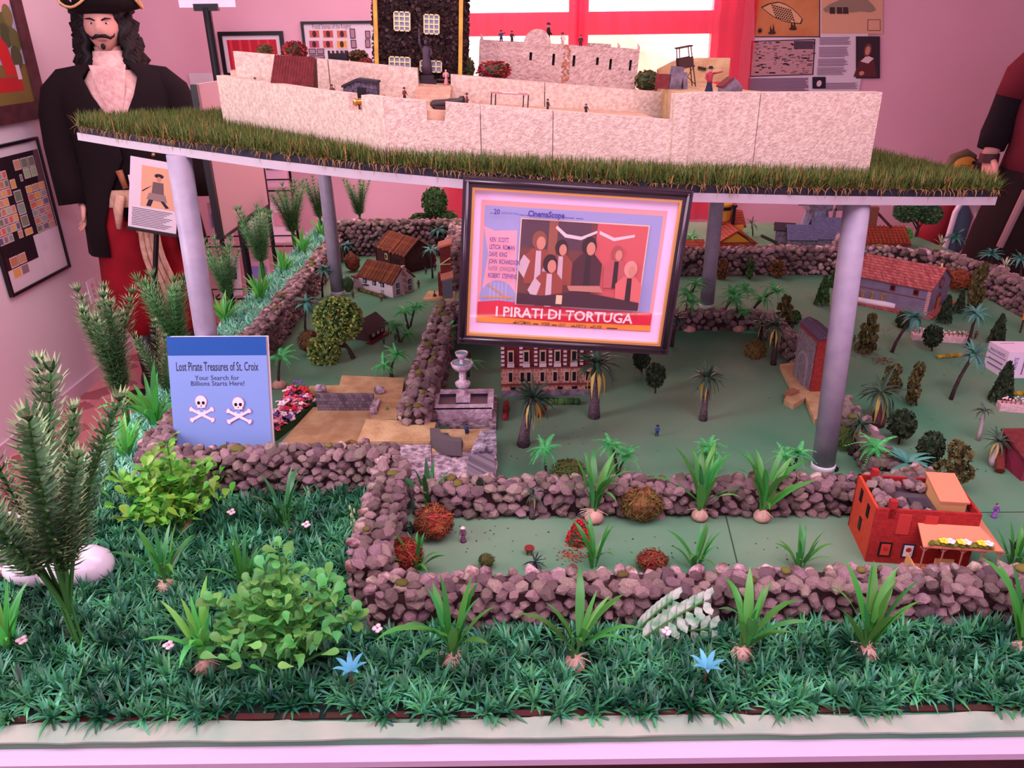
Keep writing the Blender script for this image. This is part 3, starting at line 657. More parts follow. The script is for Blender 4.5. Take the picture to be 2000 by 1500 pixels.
def crown(t,loc,R_,kind,r,n,yel=0):
    for k in range(n):
        a=6.283*k/n*2.618+r.uniform(-.2,.2); el=r.uniform(-.9,.25) if k<n*.6 else r.uniform(-.1,.5)
        link('frond',r.choice(FR[kind]),t,loc=loc,rot=Matrix.Rotation(a,3,'Z').__matmul__(Matrix.Rotation(el,3,'Y')).to_euler(),scale=R_*r.uniform(.85,1.1))
    for k in range(yel):
        a=6.283*k/yel+.2; link('frond',FR['yellow'][0],t,loc=(loc[0],loc[1],loc[2]-R_*.1),rot=(0,.5,a),scale=(R_*.85,R_*.9,R_*.62))
def palm(base,crowns,rpx,kind,label,seed=0,trunk=None,tr=.0045,bulge=0,yel=0,n=14,foot=False,group='model palms',dz=0):
    r=random.Random(seed); p=G(*base,dz); t=thing('model_palm',label,'palm',p,group=group); R_=rpx*mpp(p)*1.2; tm_=trunk or bark
    for (cx,cy) in crowns:
        c=AY(cx,cy,p.y)-p; off=r.uniform(-.004,.004) if len(crowns)>1 else 0
        m_=Vector((c.x*.35+off,0,c.z*.55)); pts=[Vector((off,0,0)),Vector((c.x*.12+off,0,c.z*.28)),m_,Vector((c.x*.66,0,c.z*.8)),c]
        if bulge and bulge<2: rs=[tr*1.55,tr*1.2,tr,tr*.95,tr*.85]
        elif bulge: rs=[tr*bulge*.8,tr*bulge,tr*bulge*.55,tr,tr*.8]
        else: rs=[tr*1.25,tr*1.1,tr,tr*.92,tr*.85]
        B().tube(pts,rs,8).build('trunk',tm_,t,smooth=True)
        crown(t,c,R_,kind,r,n,yel)
    if foot: B().lathe([(.022,0),(.021,.008),(.012,.016),(.004,.018)],12).build('base',bulb_m,t,smooth=True)
    return t
D=[((1022,870),[(1042,778)],44,'date palm with pale lower fronds in front of the brick mansion',.0105,7),((1160,815),[(1166,712)],47,'date palm with yellow lower fronds at the right end of the brick mansion',.0105,8),
((1373,820),[(1382,738)],34,'lone date palm with yellow fronds standing on the open green',.0075,9),((1312,676),[(1323,622)],21,'small dark palm at the right edge of the hanging poster',.005,0),
((1510,712),[(1516,637)],30,'dark palm with pale fronds left of the brick gatehouse',.0075,7),((1483,668),[(1488,630)],22,'dark palm behind the olive bush left of the gatehouse',.006,5),
((1664,888),[(1681,830)],27,'dark palm with ringed trunk right of the grey pipe',.0075,6)]
for i,(b_,c_,r_,lb,tr,y) in enumerate(D): palm(b_,c_,r_,'dark',lb,60+i,trunk=bark_l if i<3 else bark,tr=tr,bulge=1.35 if i<3 else 0,yel=y,n=42)
palm((1715,832),[(1722,765)],46,'dark','date palm with a swollen bottle trunk in the right field',70,trunk=M('bottle_trunk',(120,74,80),rough=.7),tr=.006,bulge=3.0,yel=8,n=26)
palm((1910,860),[(1922,803)],20,'dark','small palm with a thin white trunk on the right',71,trunk=bark_w,tr=.0042,n=20)
palm((1938,910),[(1950,862)],27,'dark','palm with a white bottle trunk beside the maroon house',72,trunk=bark_w,tr=.0045,bulge=2.4,yel=6,n=20)
palm((1040,1012),[(1042,965)],23,'dark','small dark palm standing against the wall behind the yard',73,trunk=bark_l,tr=.006,yel=4,n=18)
TT=[((1742,688),(1787,620),27,'leaning teal palm in front of the church corner'),((1890,676),(1906,613),26,'upright teal palm above the white box'),((1857,780),(1903,693),31,'leaning teal palm left of the white box'),
((1757,950),(1771,905),44,'large drooping teal palm behind the red brick house'),((845,543),(841,487),19,'slim teal palm between the barn and the red tower'),((702,495),(697,447),17,'teal palm at the left end of the tall back wall'),
((858,500),(856,450),17,'teal palm against the tall back wall near the red tower'),((630,580),(632,528),20,'teal palm just left of the back left pipe'),((597,655),(598,592),24,'teal palm beside the bushy tree at the left wall'),
((679,510),(676,480),15,'teal palm just right of the back left pipe'),((1867,492),(1867,464),21,'spiky teal palm on the table rim behind the right wall'),((1936,520),(1936,497),21,'teal palm on the rim beside the dark trousers'),((1992,550),(1992,505),19,'teal palm at the far right edge of the rim')]
for i,(b_,c_,r_,lb) in enumerate(TT): palm(b_,[c_],r_,'teal',lb,80+i,tr=.0045 if i<4 else .0035,n=24 if i!=3 else 34)
palm((1470,462),[(1468,437)],16,'dark','small dark palm beside the orange village house',99,tr=.003,n=14)
CC=[((545,755),[(548,695)],27,'green palm on a pink foot right of the blue book',True),((765,738),[(750,712),(775,692)],23,'pair of green palms joined at the foot behind the sand board',False),
((780,668),[(772,635),(796,652)],19,'pair of small green palms beside the dark log cabin',False),((800,642),[(788,607),(813,600)],19,'pair of green palms below the white cottage',False),
((871,692),[(872,650)],22,'green palm right of the mossy middle wall',False),((886,625),[(882,602)],16,'small green palm at the left rim of the poster frame',False),
((1065,932),[(1064,876)],29,'drooping green palm behind the wall left of the olive moss',False),((1208,932),[(1193,868),(1223,890)],26,'pair of green palms behind the wall right of the olive moss',False),
((1387,927),[(1384,872),(1386,892)],25,'green palm behind the middle of the yard wall',False),((1545,937),[(1532,890),(1560,884)],24,'pair of green palms left of the front right pipe',False),
((1708,932),[(1710,872)],34,'green palm right of the front right pipe',False),((1346,645),[(1352,588)],22,'green palm on a pink foot right of the poster',True),((1340,612),[(1345,575),(1361,553)],20,'pair of tall green palms beside the back right pipe',False),
((1443,645),[(1436,585),(1452,606)],21,'pair of green palms on a pink foot near the short stone wall',True),((1413,612),[(1432,573),(1458,566)],20,'pair of green palms leaning over the short stone wall',False),
((1467,610),[(1489,582),(1516,568)],20,'pair of palms leaning far to the right above the short stone wall',False),((915,735),[(918,708)],22,'bright green palm behind the white fountain',False),
((1438,480),[(1452,462)],16,'pale green palm in front of the blue-grey village house',False),((1340,490),[(1352,462)],16,'pale palm in front of the brown village hut',False)]
for i,(b_,c_,r_,lb,ft) in enumerate(CC): palm(b_,c_,r_,'green',lb,110+i,tr=.0034,n=18,foot=ft)
palm((805,1040),[(806,1030)],24,'black','low black-green palm tuft in the corner of the yard',140,tr=.004,n=14)
palm((1045,1110),[(1045,1100)],22,'black','low black-green tuft just behind the front wall',141,tr=.004,n=14)
# ---------------------------------------------------------------- small model trees
def clump_mesh(mat,n,size,seed,shape='ball',holes=.0):
    R=np.random.RandomState(seed); V=[];F=[]
    if shape=='ball': d=R.normal(size=(n,3)); d/=np.linalg.norm(d,axis=1)[:,None]; P=d*R.uniform(.72,1.0,n)[:,None]
    elif shape=='cone':
        z=R.uniform(-1,1,n)**1; rad=(1-(z+1)/2)**.7*.95+.08; a=R.uniform(0,6.28,n); P=np.stack([rad*np.cos(a),rad*np.sin(a),z],1)*R.uniform(.8,1,n)[:,None]
    elif shape=='tier':
        k=R.randint(0,4,n); zc=np.array([-.75,-.25,.25,.72])[k]; rr=np.array([1,.9,.75,.4])[k]; a=R.uniform(0,6.28,n); q=np.sqrt(R.uniform(.05,1,n))*rr; P=np.stack([q*np.cos(a),q*np.sin(a),zc+R.uniform(-.14,.1,n)],1)
    else:  # open blobs
        c=np.array([(-.45,0,-.35),(.45,.1,-.25),(0,-.1,.1),(-.1,.1,.62),(.25,0,.45),(0,0,-.7)]); k=R.randint(0,6,n); d=R.normal(size=(n,3)); d/=np.linalg.norm(d,axis=1)[:,None]; P=c[k]+d*.36
    A=R.normal(size=(n,3)); A/=np.linalg.norm(A,axis=1)[:,None]; C_=np.cross(A,R.normal(size=(n,3))); C_/=np.linalg.norm(C_,axis=1)[:,None]
    s=size*R.uniform(.6,1.3,n)[:,None]; V=np.stack([P-A*s,P+C_*s*.8,P+A*s,P-C_*s*.8+A*s*.2],1).reshape(-1,3); F=np.arange(4*n).reshape(-1,4)
    return npmesh('foliage',V,F,mat)
CM={}
def cm(kind,mat,n,size,seed): 
    k=(kind,mat.name,seed)
    if k not in CM: CM[k]=clump_mesh(mat,n,size,seed,kind)
    return CM[k]
def tree(base,cc,rx,ry,kind,mat,label,seed=0,group='little model trees',trunk=None,nn=420,size=.17,dz=0):
    p=G(*base,dz); t=thing('model_tree',label,'tree',p,group=group); c=AY(cc[0],cc[1],p.y)-p; k=mpp(p)
    B().tube([(0,0,0),(c.x*.5,0,c.z*.5),(c.x,0,c.z)],[.0028,.0022,.0014],6).build('trunk',trunk or twig,t)
    fo=link('foliage',cm(kind,mat,nn,size,seed%3),t,loc=c,rot=(0,0,seed*1.3),scale=(rx*k,rx*k*.9,ry*k*1.06))
    if kind in('ball','cone'): link('inner_foliage',CORE[mat.name] if kind=='ball' and mat.name in CORE else (CORE.setdefault(mat.name,B().ell((0,0,0),(.78,.78,.8),10,8,nz=.2).mesh('inner_foliage',mat)) if kind=='ball' else CORE.setdefault(mat.name+'c',B().lathe([(.5,-.9),(.6,-.6),(.4,.2),(.1,.85)],9).mesh('inner_foliage',mat))),fo)
    return t
CORE={}
TR=[((1280,768),(1280,733),19,24,'ball',fol_dark,'small round dark tree on the open green below the poster'),((1253,727),(1253,702),18,18,'ball',fol_dark,'round dark tree peeking out under the poster frame corner'),
((1755,868),(1762,828),26,27,'ball',fol_dark,'round dark tree in the right field above the teal palm'),((1812,917),(1819,873),26,31,'ball',fol_dark,'large oval dark tree behind the red brick house'),
((1820,686),(1822,656),19,21,'ball',fol_dark,'round dark tree in front of the pink flower trough'),((1845,632),(1849,602),14,25,'cone',fol_dark,'slim dark conical tree right of the church door'),
((1875,612),(1877,588),11,20,'cone',fol_dark,'smallest conical tree right of the church'),((1952,672),(1952,642),15,27,'cone',fol_dark,'conical tree directly behind the white box'),
((1605,596),(1609,566),15,27,'cone',fol_green,'leaning conical tree at the left end of the church'),((1626,560),(1630,545),12,20,'cone',fol_green,'slim tree half hidden by the front right pipe near the church'),
((1695,688),(1698,648),21,37,'tier',fol_olive,'tiered dark tree right of the front right pipe'),((1533,640),(1533,608),20,33,'tier',fol_olive,'tiered dark tree behind the brick gatehouse roof'),
((1742,768),(1743,740),25,30,'open',fol_olive,'open brownish tree left of its twin in the right field'),((1790,792),(1787,748),28,40,'open',fol_olive,'taller open brownish tree right of its twin in the right field'),
((1870,962),(1866,908),40,48,'open',fol_olive,'large open olive tree right behind the red brick house'),((1945,785),(1963,745),22,38,'cone',fol_dark,'leaning dark conical tree in front of the white box'),
((1771,640),(1766,625),16,16,'ball',fol_dark,'dark clump tree behind the leaning teal palm'),((1552,632),(1551,620),14,13,'ball',fol_green,'small green round bush behind the gatehouse roof'),
((940,1003),(938,967),18,36,'cone',fol_dark,'dark cypress tree against the wall behind the yard'),((1411,546),(1411,526),17,20,'open',fol_brown,'rusty little tree at the foot of the back right wall'),
((1465,545),(1466,524),17,18,'open',fol_green,'green little tree at the foot of the back right wall'),((1515,543),(1520,523),22,16,'open',fol_brown,'wide rusty shrub at the foot of the back right wall'),
((1910,612),(1910,560),24,46,'open',fol_olive,'tall brown tree at the right stone wall'),((1052,812),(1052,797),17,16,'ball',fol_red,'round red shrub beside the date palm'),
((840,520),(840,509),12,13,'ball',fol_red,'small red bush beside the slim teal palm'),((1552,840),(1640,848),4,4,'ball',fol_dark,'')]
for i,(b_,c_,rx,ry,k_,m_,lb) in enumerate(TR[:-1]): tree(b_,c_,rx,ry,k_,m_,lb,i,nn=560 if k_!='open' else 620,size=.19 if k_!='open' else .13)
# large variegated tree, topiary and bonsai
p=G(690,700); t=thing('bushy_tree','large yellow-green variegated tree beside the log cabin','tree',p); k=mpp(p)
c1=AY(660,625,p.y)-p; c2=AY(633,688,p.y-.02)-p
B().tube([(0,0,0),(-.01,0,.03),(-.03,0,.06),c1],[.008,.006,.005,.003],8).build('trunk',twig,t); B().tube([(-.02,0,.04),(-.06,-.02,.05),c2],[.005,.004,.002],6).build('branch',twig,t)
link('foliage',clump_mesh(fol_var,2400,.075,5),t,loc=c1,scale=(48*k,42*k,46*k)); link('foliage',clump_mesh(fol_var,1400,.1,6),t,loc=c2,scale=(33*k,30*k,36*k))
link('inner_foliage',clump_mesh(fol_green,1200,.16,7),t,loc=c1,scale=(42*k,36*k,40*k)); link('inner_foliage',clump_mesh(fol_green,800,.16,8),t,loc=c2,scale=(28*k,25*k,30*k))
def topiary(base,blobs,label,mat,Y=None):
    p=G(*base); t=thing('topiary_tree',label,'tree',p); k=mpp(p); B().tube([(0,0,0),(.004,0,.05),AY(blobs[0][0],blobs[0][1],p.y)-p],[.008,.006,.003],7).build('trunk',twig,t)
    for i,(x,y,rx,ry) in enumerate(blobs):
        c=AY(x,y,p.y)-p; B().tube([(0,0,.03),c],[.004,.002],5).build('branch',twig,t)
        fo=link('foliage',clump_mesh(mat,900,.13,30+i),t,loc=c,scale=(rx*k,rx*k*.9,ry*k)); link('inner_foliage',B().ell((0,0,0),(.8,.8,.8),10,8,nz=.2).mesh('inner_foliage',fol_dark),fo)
topiary((850,432),[(849,394,26,28),(822,428,24,12),(872,424,22,13)],'clipped ball tree behind the tall back wall near the window',fol_green)
topiary((1789,462),[(1772,412,26,22),(1815,418,26,20),(1795,405,20,14)],'spreading bonsai-like tree on the rim behind the church',M('foliage_bonsai',(62,104,60),rough=.8,var=.5,hue=.03))
tree((1771,478),(1769,458),14,14,'ball',oval_g,'light green round bush below the bonsai-like tree',3)
for i,(px,py,lb) in enumerate(((1838,478,'pale white-green sprig on the right stone wall nearest the church'),(1962,522,'pale white-green sprig on the right rim below the dark trousers'))):
    bulb_plant(px,py,py-22,lb,8,150+i,mat=M('leaf_pale',(206,216,176),rough=.6),bulb=False,spread=1.4,group='pale sprigs',dz=.0)
# ---------------------------------------------------------------- moss tangles and bushes
def tangle(mat,n,seed,flat=1.0):
    R=random.Random(seed); b=B()
    for k in range(n):
        d=Vector((R.gauss(0,1),R.gauss(0,1),R.gauss(0,1))).normalized(); q=d.cross(Vector((R.gauss(0,1),R.gauss(0,1),R.gauss(0,1)))).normalized(); rr=R.uniform(.75,1.02); pts=[]; a0=R.uniform(0,6)
        for i in range(6):
            a=a0+i*R.uniform(.12,.24); v=(d*cos(a)+q*sin(a))*rr*(1+.07*sin(i*2+k)); v.z=max(-.5,v.z*flat); pts.append(v)
        b.strip(pts,[.024]*6,d.cross(q),fold=0,mi=k%2)
    return b
def moss_bush(base,cc,rx,ry,mats,label,seed,n=420,inner=None,group='moss bushes'):
    p=G(*base); k=mpp(p); t=thing('moss_bush',label,'bush',p,group=group); c=AY(cc[0],cc[1],p.y)-p
    link('strands',tangle(None,n,seed).mesh('strands',mats),t,loc=c,scale=(rx*k,rx*k*.85,ry*k)); B().ell((0,0,0),(.84,.84,.84),12,8,nz=.3,seed=seed).build('core',inner or mats[0],t,loc=c,scale=(rx*k,rx*k*.85,ry*k))
moss_bush((845,1050),(848,1020),40,38,[moss_r,fol_brown],'large reddish-green moss ball in the left corner of the yard',1)
moss_bush((790,1105),(792,1082),36,36,[moss_r,moss_r],'red moss ball at the front left corner of the yard',2)
moss_bush((1253,1012),(1252,983),44,40,[fol_brown,moss_o],'big brown-green moss ball against the yard wall',3)
moss_bush((1275,1112),(1275,1095),33,22,[moss_r,fol_brown],'rusty curled moss tuft just behind the front wall',4,260)
moss_bush((1110,935),(1110,918),34,20,[moss_o,fol_green],'low olive moss mound behind the yard wall',5)
moss_bush((1655,880),(1653,855),22,30,[fol_green,moss_o],'dark green moss bush right of the front right pipe',6,300)
moss_bush((1475,706),(1475,684),23,23,[moss_o,fol_brown],'olive moss bush beside the dark palm left of the gatehouse',7,300)
moss_bush((945,1110),(950,1095),17,16,[fol_olive,fol_green],'small dark green tuft behind the front wall',8,200)
moss_bush((1872,570),(1872,547),26,22,[moss_r,fol_brown],'rust-red moss bush at the right stone wall',9,300)
moss_bush((680,530),(688,512),16,20,[moss_r,fol_dark],'dark red bush beside the back left pipe',10,220)
moss_bush((600,690),(605,668),24,26,[fol_brown,fol_dark],'brown moss clump at the foot of the left stone wall',11,260)
moss_bush((680,575),(680,556),12,18,[fol_green,fol_dark],'dark green bush between the pipe and the white cottage',12,200)
p=G(1130,1058); t=thing('red_flower_bush','bright red cone-shaped flower bush in the yard','bush',p); k=mpp(p)
B().lathe([(.95,-.9),(.75,-.2),(.4,.5),(.05,.95)],12).build('core',fol_dark,t,loc=(0,0,24*k),scale=(25*k,22*k,27*k))
link('blossoms',clump_mesh(M('petal_red',(200,30,40),rough=.6,var=.35),500,.12,61,'cone'),t,loc=(0,0,24*k),scale=(27*k,24*k,29*k))
def hedge(p0,p1,hpx,mat,label,fm=None,w=.014):
    a=G(*p0); b_=G(*p1); d=b_-a; L=d.length; t=thing('model_hedge',label,'hedge',a,rz=atan2(d.y,d.x)); h=hpx*mpp(a)
    bb=B(); n=max(4,int(L/.012))
    for i in range(n): bb.ell(((i+.5)*L/n,rng.uniform(-.002,.002),h*.45),(L/n*.8,w*.5,h*.55),8,6,nz=.3,seed=i)
    bb.build('hedge_body',mat,t)
    if fm:
        for i in range(int(L/.014)): link('blossom',BL(fm),t,loc=((i+.5)*.014+rng.uniform(-.003,.003),rng.uniform(-.004,.002),h),scale=rng.uniform(.8,1.2))
BLM={}
def BL(m):
    if m.name not in BLM:
        b=B()
        for k in range(5): a=k*1.257; b.ell((.0034*cos(a),.0034*sin(a),0),(.003,.003,.0016),6,4)
        BLM[m.name]=b.mesh('blossom',m,True)
    return BLM[m.name]
hedge((1062,790),(1132,790),14,fol_green,'clipped green hedge in front of the brick mansion')
hedge((987,822),(990,792),13,fol_red,'small red hedge beside the fountain plinth')
hedge((1830,700),(1876,697),8,M('hedge_yellow',(150,130,40),rough=.9,var=.4),'yellow flower border in the right field'); hedge((1965,772),(2020,770),8,MATS['hedge_yellow'],'yellow flower border below the white box')
hedge((1588,1003),(1672,1000),9,fol_brown,'border of salmon flowers left of the red brick house',M('petal_salmon',(226,120,100),rough=.6))
hedge((906,720),(915,700),14,fol_olive,'short olive hedge behind the fountain')
# flower bed left of the plaza
a=G(545,870); t=thing('flower_bed','dense bed of pink, red and violet flowers beside the sandy plaza','flowers',a); fb=B()
corn=[G(540,862),G(618,800),G(612,768),G(580,768),G(536,835)]
bedmats=[M('petal_pink',(232,140,158),rough=.6),M('petal_red2',(200,40,60),rough=.6),M('petal_white',(236,216,216),rough=.6),M('petal_violet',(116,84,160),rough=.6),M('petal_rose',(220,84,110),rough=.6)]
for k in range(300):
    u,v=rng.random(),rng.random(); q=(corn[0]*(1-u)+corn[1]*u)*(1-v)+(corn[4]*(1-u)+corn[3]*u)*v-a; z=rng.uniform(.004,.035)
    fb.add([(q.x,q.y,z),(q.x+rng.uniform(-.008,.008),q.y+rng.uniform(-.008,.008),z+.014),(q.x+.004,q.y+.003,z)],[(0,1,2)])
fb.prism([(c.x-a.x,c.y-a.y) for c in corn],0,.02); fb.build('foliage',fol_green,t)
for k in range(150):
    u,v=rng.random(),rng.random(); q=(corn[0]*(1-u)+corn[1]*u)*(1-v)+(corn[4]*(1-u)+corn[3]*u)*v-a; m_=rng.choice(bedmats)
    link('blossom',BL(m_),t,loc=(q.x,q.y,rng.uniform(.026,.05)),rot=(rng.uniform(-.6,.6),rng.uniform(-.6,.6),0),scale=rng.uniform(1.0,1.9))
# ---------------------------------------------------------------- little figures
skin=M('figure_skin',(196,148,124),rough=.7); brass=M('brass',(196,150,84),rough=.3,metal=.8); bronze=M('bronze_dark',(66,54,54),rough=.45,metal=.5)
FC={}
def cloth(c): return M('cloth_%d_%d_%d'%c,c,rough=.85)
def figmesh(top,bot,hat,pose='stand',dress=False,brim=True,gun=False):
    key=(top,bot,hat,pose,dress,gun)
    if key in FC: return FC[key]
    b=B()
    if dress: b.loft([((0,0,0),.19,.17),((0,0,.1),.17,.15),((0,0,.35),.11,.10),((0,0,.52),.08,.07)],10,mi=2)
    elif pose=='sit':
        for s in (-1,1): b.tube([(s*.06,-.28,0),(s*.06,-.27,.24),(s*.06,-.02,.30)],[.045,.05,.065],7,mi=2)
        b.box(-.16,.16,-.08,.1,.0,.26,mi=3)
    else:
        for s in (-1,1): b.tube([(s*.09,-.05,.015),(s*.085,.0,.03),(s*.075,0,.26),(s*.05,0,.5)],[.045,.045,.055,.075],7,mi=2)
    z=-.22 if pose=='sit' else 0
    b.loft([((0,0,.46+z),.11,.08),((0,0,.56+z),.10,.075),((0,0,.72+z),.14,.085),((0,0,.79+z),.13,.075),((0,0,.83+z),.045,.045)],10,mi=1)
    for s in (-1,1):
        if pose=='point' and s==1: b.tube([(s*.14,0,.77+z),(s*.26,-.12,.80+z),(s*.36,-.26,.84+z)],[.045,.038,.03],6,mi=1)
        elif pose=='up' and s==-1: b.tube([(s*.14,0,.77+z),(s*.2,-.02,.92+z),(s*.2,-.02,1.1+z)],[.045,.038,.03],6,mi=1)
        else: b.tube([(s*.14,0,.77+z),(s*.19,-.02,.62+z),(s*.15,-.13,.52+z)],[.045,.038,.03],6,mi=1)
    b.ell((0,-.01,.90+z),(.068,.075,.085),9,7,mi=0)
    if hat!=None:
        if brim: b.lathe([(.15,.945+z),(.15,.957+z),(.08,.965+z),(.075,1.02+z),(.03,1.035+z)],10,mi=3)
        else: b.ell((0,.015,.93+z),(.075,.08,.075),9,6,mi=3)
    if gun: b.tube([(.17,-.12,.2),(.2,-.1,1.05)],.012,5,mi=3)
    FC[key]=b.mesh('person',[skin,cloth(top),cloth(bot),cloth(hat or (60,40,30))],True); return FC[key]
def figure(p,h,label,top,bot,hat=(30,24,28),rz=0,pose='stand',dress=False,brim=True,gun=False,group='tiny painted figures'):
    o=link('person',figmesh(top,bot,hat,pose,dress,brim,gun),None,loc=p,rot=(0,0,rz),scale=h); tag(o,label,'figurine',group); return o
# ---------------------------------------------------------------- fort on the platform
FO=Vector((0,1.6,plz(0,1.6)))
FT=thing('toy_fort','cream plaster toy fort with bastion walls on the lawn platform','fort',FO)
def hexa(b,p0,p1,z0,z1,zt0,zt1,th,mi=0,prof=None):
    p0,p1=Vector((p0[0],p0[1],0)),Vector((p1[0],p1[1],0)); d=(p1-p0).normalized(); n=Vector((-d.y,d.x,0))*th; L=p1-p0
    prof=prof or [(0,0),(1,0),(1,1),(0,1)]
    vs=[]
    for off in (Vector((0,0,0)),n):
        for u,w in prof:
            q=p0+L*u+off; zb=z0+(z1-z0)*u; zt=zt0+(zt1-zt0)*u; vs.append((q.x-FO.x,q.y-FO.y,zb+(zt-zb)*w-FO.z))
    k=len(prof); b.add(vs,[tuple(range(k)),tuple(range(2*k-1,k-1,-1))]+[(i,k+i,k+(i+1)%k,(i+1)%k) for i in range(k)],mi)
def panel(p0,p1,t0,t1,th=.022,prof=None,name='wall_panel',mat=fort,base=None):
    b=B(); a=(plz(*p0)-.002,plz(*p1)-.002) if base is None else base; hexa(b,p0,p1,a[0],a[1],t0,t1,th,prof=prof); return b.build(name,mat,FT)
A_,B_,C_,D_=(-.663,1.883),(-.364,1.605),(-.225,1.47),(.308,1.504); E_,F_=(.334,1.506),(.728,1.593)
zA=AY(435,147,1.883).z; zB=AY(640,177,1.605).z; zC=AY(757,190,1.47).z; zD=AY(1310,235,1.504).z; zE=AY(1332,181,1.506).z; zF=AY(1716,180,1.593).z
panel(A_,B_,zA,zB)
panel(B_,C_,zB,zC,prof=[(0,0),(1,0),(1,1),(.66,1),(.66,.74),(.44,.74),(.44,1),(0,1)])
def lerp2(a,b,u): return (a[0]+(b[0]-a[0])*u,a[1]+(b[1]-a[1])*u)
def seg(u0,u1,prof=None,g=.0012):
    panel(lerp2(C_,D_,u0+g),lerp2(C_,D_,u1-g),zC+(zD-zC)*u0,zC+(zD-zC)*u1,prof=prof)
seg(0,.325,[(0,0),(1,0),(1,1),(.64,1),(.64,.86),(.62,.70),(.44,.70),(.44,1),(0,1)]); seg(.325,.575); seg(.575,1)
panel((.306,1.498),(.336,1.500),zE-.002,zE-.002,th=.03,name='pilaster',mat=fort)
for u0,u1 in ((0,.355),(.355,1)): panel(lerp2(E_,F_,u0+.002),lerp2(E_,F_,u1-.002),zE+(zF-zE)*u0,zE+(zF-zE)*u1,th=.026)
panel(F_,(.765,2.42),zF,1.44); panel((.765,2.42),(-.66,2.42),1.44,1.53); panel((-.655,2.42),(-.66,1.89),1.53,zA)
# courtyard and terraces
def slab(poly,zf,name,mat,low=None):
    b=B(); n=len(poly); vs=[(x-FO.x,y-FO.y,(plz(x,y)-.001 if low is None else low(x,y))-FO.z) for x,y in poly]+[(x-FO.x,y-FO.y,zf(x,y)-FO.z) for x,y in poly]
    b.add(vs,[tuple(range(n-1,-1,-1)),tuple(range(n,2*n))]+[(i,(i+1)%n,n+(i+1)%n,n+i) for i in range(n)]); b.build(name,mat,FT)
cy=lambda x,y: plz(x,y)+.094
slab([(-.64,1.895),(-.35,1.63),(-.215,1.495),(.30,1.527),(.30,1.86),(-.62,1.86)],cy,'courtyard_floor',fort_edge)
tz=lambda x,y: 1.548-.075*(x+.2)
slab([(-.63,1.882),(.355,1.882),(.355,2.40),(-.63,2.40)],tz,'terrace',fort_edge)
rzf=lambda x,y: zE-.012-.02*(x-.33)
slab([(.34,1.535),(.50,1.57),(.62,1.60),(.52,1.80),(.50,2.20),(.357,2.20)],rzf,'right_terrace',sand)
YI=1.86
def ix(px,py): return AY(px,py,YI)
i0,i1,i2,i3=ix(455,100),ix(815,133),ix(880,145),ix(1316,182)
def ipanel(a,b_): panel((a.x,YI),(b_.x,YI),a.z,b_.z,th=.022)
im=ix(640,116); ipanel(i0,Vector((im.x-.001,0,im.z))); ipanel(Vector((im.x+.001,0,im.z)),i1); im2=ix(1064,161); ipanel(i2,Vector((im2.x-.001,0,im2.z))); ipanel(Vector((im2.x+.001,0,im2.z)),i3)
panel((i3.x+.002,YI),(.34,1.53),i3.z,zE-.004,th=-.02,name='return_wall',mat=fort_edge)
sx0,sx1=i1.x-.002,i2.x+.002; zb_=cy(-.15,1.7)
for k in range(4):
    zt_=zb_+(tz(-.15,1.8)-zb_)*(k+1)/4; b=B(); b.box(sx0,sx1,1.77+.02*k-FO.y,1.885-FO.y,zb_+(zt_-zb_)*.0-FO.z if k==0 else zb_+(tz(-.15,1.8)-zb_)*k/4-FO.z,zt_-FO.z); b.build('step',fort_edge,FT)
# ivy house
IY=1.94; pL=AY(727,90,IY); pR=AY(903,90,IY); zg=tz(pL.x,IY); hw=(pR.x-pL.x)/2; H_=.19
ih=thing('ivy_house','dark ivy-covered model house with yellow corner posts on the fort','house',((pL.x+pR.x)/2,IY,zg),rot=(0,K*.8,0))
dark_wall=M('ivy_wall',(34,24,24),rough=.9); yel=M('yellow_post',(196,156,60),(176,130,60),scale=40,rough=.6); cream=M('cream_frame',(216,196,140),rough=.6); pane=M('blue_pane',(118,130,156),rough=.2)
B().box(-hw,hw,0,.16,0,H_).xz([(-hw,H_),(hw,H_),(0,H_+.07)],0,.16).build('house_wall',dark_wall,ih)
R=np.random.RandomState(5); n=2600; P=np.stack([R.uniform(-hw,hw,n),R.uniform(-.004,.001,n),R.uniform(0,H_,n)],1)
P2=np.stack([np.where(R.uniform(0,1,900)<.5,-hw-.003,hw+.003),R.uniform(0,.16,900),R.uniform(0,H_,900)],1); P=np.concatenate([P,P2]); n=len(P)
A=R.normal(size=(n,3)); A/=np.linalg.norm(A,axis=1)[:,None]; Cc=np.cross(A,R.normal(size=(n,3))); Cc/=np.linalg.norm(Cc,axis=1)[:,None]; s=.0042*R.uniform(.6,1.3,n)[:,None]
link('ivy',npmesh('ivy',np.stack([P-A*s,P+Cc*s,P+A*s,P-Cc*s],1).reshape(-1,3),np.arange(4*n).reshape(-1,4),M('ivy_leaf',(58,36,32),rough=.6,var=.7,hue=.03)),ih,kind='stuff')
for s in (-1,1): B().obox((s*hw*.93,-.008,H_*.5),(.009,.009,H_)).build('corner_post',yel,ih)
rf=M('slate_dark',(40,36,44),rough=.8)
for s in (-1,1):
    q=Vector((hw+.02,0,.075)); a=atan2(.075,hw+.015)
    B().obox((s*(hw+.012)/2,.08,H_+.036),((hw+.02)/cos(a)*1.03,.20,.008),Matrix.Rotation(s*a,3,'Y')).build('roof_slope',rf,ih)
